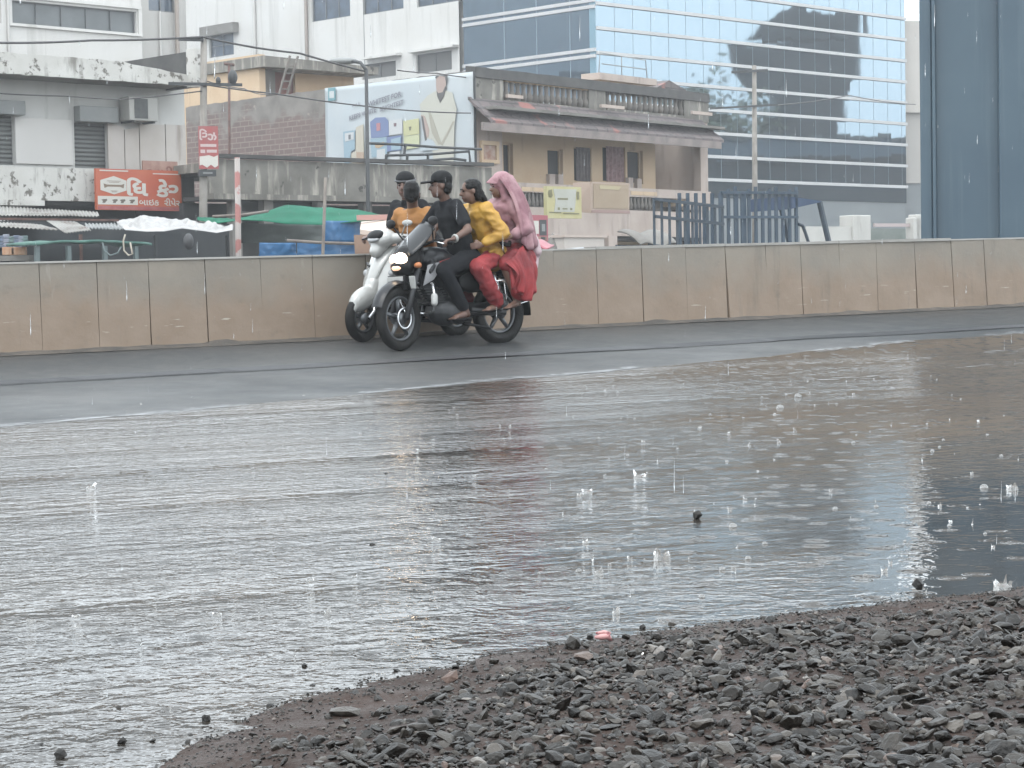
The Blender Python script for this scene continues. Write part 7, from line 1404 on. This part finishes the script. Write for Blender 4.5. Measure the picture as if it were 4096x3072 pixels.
lp(Cp, 'body', SKIN2, bodyC, remesh=(VOX, 2)); p, Rm, sh = bodyC.p, bodyC.Rm, bodyC.sh; face_bits(Cp, p, Rm, .96)
def scarf(q):
    q.smooth(); q.ell(p(-.03, 0, .035), (.125, .108, .118), Rm); q.cap(p(-.08, 0, -.02), p(-.13, 0, -.12), .095, .10); q.cap(p(.0, .07, .02), p(-.02, .09, -.13), .04, .05); q.cap(p(.0, -.07, .02), p(-.02, -.09, -.13), .04, .05)
    torso(q, (-1.45, 0, 1.02), ch, Vector(nk), .17, .175, .195, .115, grow=.012); q.cap(sh[0], eL, .072, .078); q.cap(eL, Vector(eL).lerp(wL, .7), .075, .06); q.cap(sh[1], eR, .07, .07)
    q.cap((-1.49, .12, 1.30), (-1.57, .16, 1.05), .07, .08); q.cap((-1.49, .02, 1.36), (-1.58, .05, 1.12), .065, .07); q.cap((-1.5, .2, 1.18), (-1.55, .24, .98), .05, .06)
sf = lp(Cp, 'scarf', m_scarf, scarf, remesh=(.012, 3), wrinkle=(.006, 12))
lp(sf, 'scarf_point', m_scarf, lambda q: q.smooth().hexa([p(.06, .1, .02), p(.15, .0, .05), p(.15, -.02, .05), p(.06, .06, .02), p(-.02, .03, .16), p(.02, .0, .15), p(.02, -.02, .15), p(-.02, -.02, .16)]), bevel=.012)
lp(sf, 'scarf_end', m_scw, lambda q: (q.smooth(), q.cap((-1.57, .16, 1.06), (-1.60, .19, .88), .08, .07), q.cap((-1.60, .19, .90), (-1.57, .22, .76), .055, .045), q.cap((-1.58, .22, 1.02), (-1.60, .24, .90), .05, .05)), remesh=(.011, 3))
def skirt(q):
    q.smooth()
    for y in (1, -1): q.cap((-1.46, .1 * y, .92), (-1.18, .27 * y, .79), .105, .085)
    q.cap((-1.5, .0, .88), (-1.5, .2, .84), .12, .10)
    for a, b2, r0, r1 in (((-1.30, .24, .84), (-1.32, .29, .52), .10, .10), ((-1.40, .22, .86), (-1.42, .28, .54), .10, .09), ((-1.46, .18, .86), (-1.46, .24, .56), .09, .07), ((-1.22, .27, .80), (-1.30, .28, .56), .08, .07), ((-1.42, .22, .60), (-1.43, .25, .49), .07, .05), ((-1.48, .12, .8), (-1.49, .18, .58), .06, .05)): q.cap(a, b2, r0, r1)
    for k in range(6): q.cap((-1.18 - .055 * k, .33 + .01 * (k % 2), .76 - .02 * k), (-1.20 - .045 * k, .36 + .015 * (k % 2), .52), .022, .035)
lp(Cp, 'skirt', m_redt, skirt, remesh=(.012, 3), wrinkle=(.006, 9))
def drape(top, hem, folds, amp, seed, nu=60, nv=16, sag=.03):
    tp, hm = [Vector(v) for v in top], [Vector(v) for v in hem]
    def cv(P, f): f *= len(P) - 1; i = min(int(f), len(P) - 2); return P[i].lerp(P[i + 1], f - i)
    def fn(u, w):
        a, c = cv(tp, u), cv(hm, u); p = a.lerp(c, w); n = mnoise.noise(Vector((u * 2.5, w * 1.2, seed)))
        k = amp * (.3 + w) * (math.sin(u * folds + 2.2 * n + w * 1.3) + .5 * math.sin(u * folds * 2.3 + seed + w))
        return p + Vector((-.25 * k, k, .2 * k)) + Vector((-.03, .05, 0)) * math.sin(math.pi * w) * (1 + n) + Vector((0, 0, -sag * math.sin(u * 9 + seed) * w))
    return fn
lp(Cp, 'skirt_drape', m_redt, lambda q: q.smooth().grid(drape([(-1.11, .34, .80), (-1.20, .36, .86), (-1.36, .31, .96), (-1.50, .20, .98)], [(-1.14, .37, .54), (-1.22, .41, .48), (-1.35, .40, .43), (-1.47, .28, .45)], 21, .022, 3), 60, 16, (0, -.012, 0)))
lp(Cp, 'veil', m_scarf, lambda q: q.smooth().grid(drape([p(.05, .115, .10), p(-.03, .125, .13), p(-.12, .07, .11), p(-.15, -.02, .08)], [(-1.30, .33, 1.02), (-1.42, .36, .96), (-1.56, .26, .92), (-1.64, .12, .94)], 17, .018, 5, sag=.05), 50, 16, (0, -.008, 0)))

# scooter driver: orange shirt, looking away towards the motorcycle
m_ora = M('orange shirt', (.50, .225, .055, 1), .75, col2=(.40, .17, .04, 1), ns=5, lo=.4, hi=.62)
D_ = person('person', 'scooter driver in an orange T shirt with his head turned away', sc, None)
pel, ch, nk, hd = (-.78, .06, .84), (-.64, .13, 1.10), (-.56, .17, 1.30), (-.53, .19, 1.43)
eL, wL = Vector((-.58, .42, 1.04)), Vector((-.45, .36, 1.02)); eR, wR = Vector((-.60, -.22, 1.03)), Vector((-.49, -.36, 1.03))
def bodyD(q):
    q.smooth(); sh = torso(q, pel, ch, nk, .15, .17, .195, .10, yaw=14, grow=-.012); p, Rm = head(q, hd, -135, 0, .98); q.cap(nk, Vector(hd) + Vector((-.0, 0, -.05)), .056, .054); arm(q, sh[0], eL, wL, .054, .042, .028); arm(q, sh[1], eR, wR, .05, .04, .027); hand(q, wL, (.85, .1, -.1), (.1, 0, -1), 60, -1); hand(q, wR, (.85, -.1, -.1), (.1, 0, -1), 60, 1)
    for y in (1, -1): q.cap((-.78, .1 * y, .82), (-.40, .17 * y, .74), .08, .058); q.cap((-.40, .17 * y, .74), (-.50, .11 * y, .42), .056, .038); foot(q, (-.50, .11 * y, .42), (1, .1 * y, -.02))
    bodyD.p, bodyD.Rm, bodyD.sh = p, Rm, sh
lp(D_, 'body', SKIN, bodyD, remesh=(VOX, 2)); p, Rm, sh = bodyD.p, bodyD.Rm, bodyD.sh; face_bits(D_, p, Rm, .98)
def shirtD(q): q.smooth(); torso(q, pel, ch, Vector(nk) - Vector((.005, 0, .03)), .16, .18, .2, .11, yaw=14, grow=.014); q.cap(sh[0], Vector(sh[0]).lerp(eL, .42), .070, .068); q.cap(sh[1], Vector(sh[1]).lerp(eR, .6), .066, .062)
lp(D_, 't_shirt', m_ora, shirtD, remesh=(.011, 3), wrinkle=(.008, 8)); lp(D_, 'hair', HAIR, lambda q: (q.smooth(), hair_cap(q, p, Rm, .985, 1), q.ell(p(-.03, 0, .085), (.085, .072, .055), Rm)), remesh=(.009, 2), wrinkle=(.005, 34))
def trD(q):
    q.smooth()
    for y in (1, -1): q.cap((-.80, .1 * y, .83), (-.40, .17 * y, .745), .098, .078); q.cap((-.40, .17 * y, .745), (-.49, .12 * y, .46), .078, .062)
lp(D_, 'trousers', m_pant, trD, remesh=(.012, 3), wrinkle=(.009, 7)); lp(D_, 'mask_strap', m_strap, lambda q: q.smooth().tube([p(-.005, -.085, .01), p(.02, -.078, -.03), p(.05, -.066, -.05)], .006, 5))

# scooter pillion: black shirt, black cap with a pale band
E_ = person('person', 'scooter pillion rider in a black shirt and cap behind the orange shirt', sc, None)
pel, ch, nk, hd = (-1.06, -.14, .88), (-.90, -.22, 1.17), (-.82, -.20, 1.385), (-.765, -.17, 1.52)
eL, wL = Vector((-.88, .17, 1.12)), Vector((-.76, .16, 1.0)); eR, wR = Vector((-.80, -.42, 1.12)), Vector((-.68, -.34, 1.02))
def bodyE(q):
    q.smooth(); sh = torso(q, pel, ch, nk, .16, .18, .215, .105, grow=-.012); p, Rm = head(q, hd, 30, 0, 1.0); q.cap(nk, Vector(hd) + Vector((-.02, 0, -.05)), .058, .054); arm(q, sh[0], eL, wL); arm(q, sh[1], eR, wR); hand(q, wL, (.6, .2, -.7), (-.3, -1, 0), 30, -1); hand(q, wR, (.6, -.1, -.7), (-.3, 1, 0), 30, 1)
    for y in (1, -1): q.cap((-1.10, .12 * y, .84), (-.74, .26 * y, .75), .08, .058); q.cap((-.74, .26 * y, .75), (-.90, .22 * y, .38), .056, .038); foot(q, (-.90, .22 * y, .38), (1, .2 * y, -.05))
    bodyE.p, bodyE.Rm, bodyE.sh = p, Rm, sh
lp(E_, 'body', SKIN, bodyE, remesh=(VOX, 2)); p, Rm, sh = bodyE.p, bodyE.Rm, bodyE.sh; face_bits(E_, p, Rm)
def shirtE(q): q.smooth(); torso(q, pel, ch, Vector(nk) - Vector((.005, 0, .03)), .17, .19, .22, .115, grow=.016); q.cap(sh[0], Vector(sh[0]).lerp(eL, .7), .072, .068); q.cap(sh[1], Vector(sh[1]).lerp(eR, .8), .072, .07)
lp(E_, 't_shirt', m_tee, shirtE, remesh=(.011, 3), wrinkle=(.008, 8)); lp(E_, 'hair', HAIR, lambda q: (q.smooth(), hair_cap(q, p, Rm, 1.03, 2)), remesh=(.009, 2), wrinkle=(.005, 34))
cp = lp(E_, 'cap', m_capm, lambda q: (q.smooth(), q.ell(p(-.012, 0, .070), (.112, .098, .085), Rm), q.ell(p(-.05, 0, .03), (.09, .09, .06), Rm)), remesh=(.009, 2)); lp(cp, 'cap_band', M('grey band', (.14, .14, .15, 1), .6), lambda q: q.smooth().torus(p(-.012, 0, .062), Rm @ Vector((.15, 0, 1)), .103, .009, 30, 6, 1.0))
def trE(q):
    q.smooth()
    for y in (1, -1): q.cap((-1.12, .12 * y, .85), (-.74, .26 * y, .755), .10, .08); q.cap((-.74, .26 * y, .755), (-.88, .22 * y, .42), .08, .064)
lp(E_, 'trousers', m_pant, trE, remesh=(.012, 3), wrinkle=(.009, 7))
# brown paper packet passed between them
m_pap = M('brown paper', (.42, .28, .20, 1), .7, col2=(.36, .23, .16, 1), ns=6)
o = thing('paper_packet', 'brown paper packet held between the two drivers above the windscreen', 'packet', mc.location.copy()); o.rotation_euler = mc.rotation_euler
lp(o, 'sheet', m_pap, lambda q: q.hexa([(-.50, -.02, 1.02), (-.30, .10, 1.03), (-.32, .125, 1.03), (-.52, .005, 1.02), (-.54, -.06, 1.16), (-.36, .05, 1.17), (-.38, .075, 1.17), (-.56, -.035, 1.16)]), bevel=.006)
del A['_p']

# ================================================================== the wet air
hz = MB().box(-420, 420, -120, 330, -1.6, 33).build('haze', [], origin=Vector((0, 0, 0)))
m_hz = bpy.data.materials.new('wet air'); m_hz.use_nodes = True; nt = m_hz.node_tree; nt.nodes.remove(nt.nodes['Principled BSDF'])
pv = nt.nodes.new('ShaderNodeVolumePrincipled'); pv.inputs['Color'].default_value = (.92, .94, .96, 1); pv.inputs['Density'].default_value = .0010; pv.inputs['Anisotropy'].default_value = .2
nt.links.new(pv.outputs[0], nt.nodes['Material Output'].inputs['Volume']); hz.data.materials.append(m_hz); tag(hz, kind='stuff')
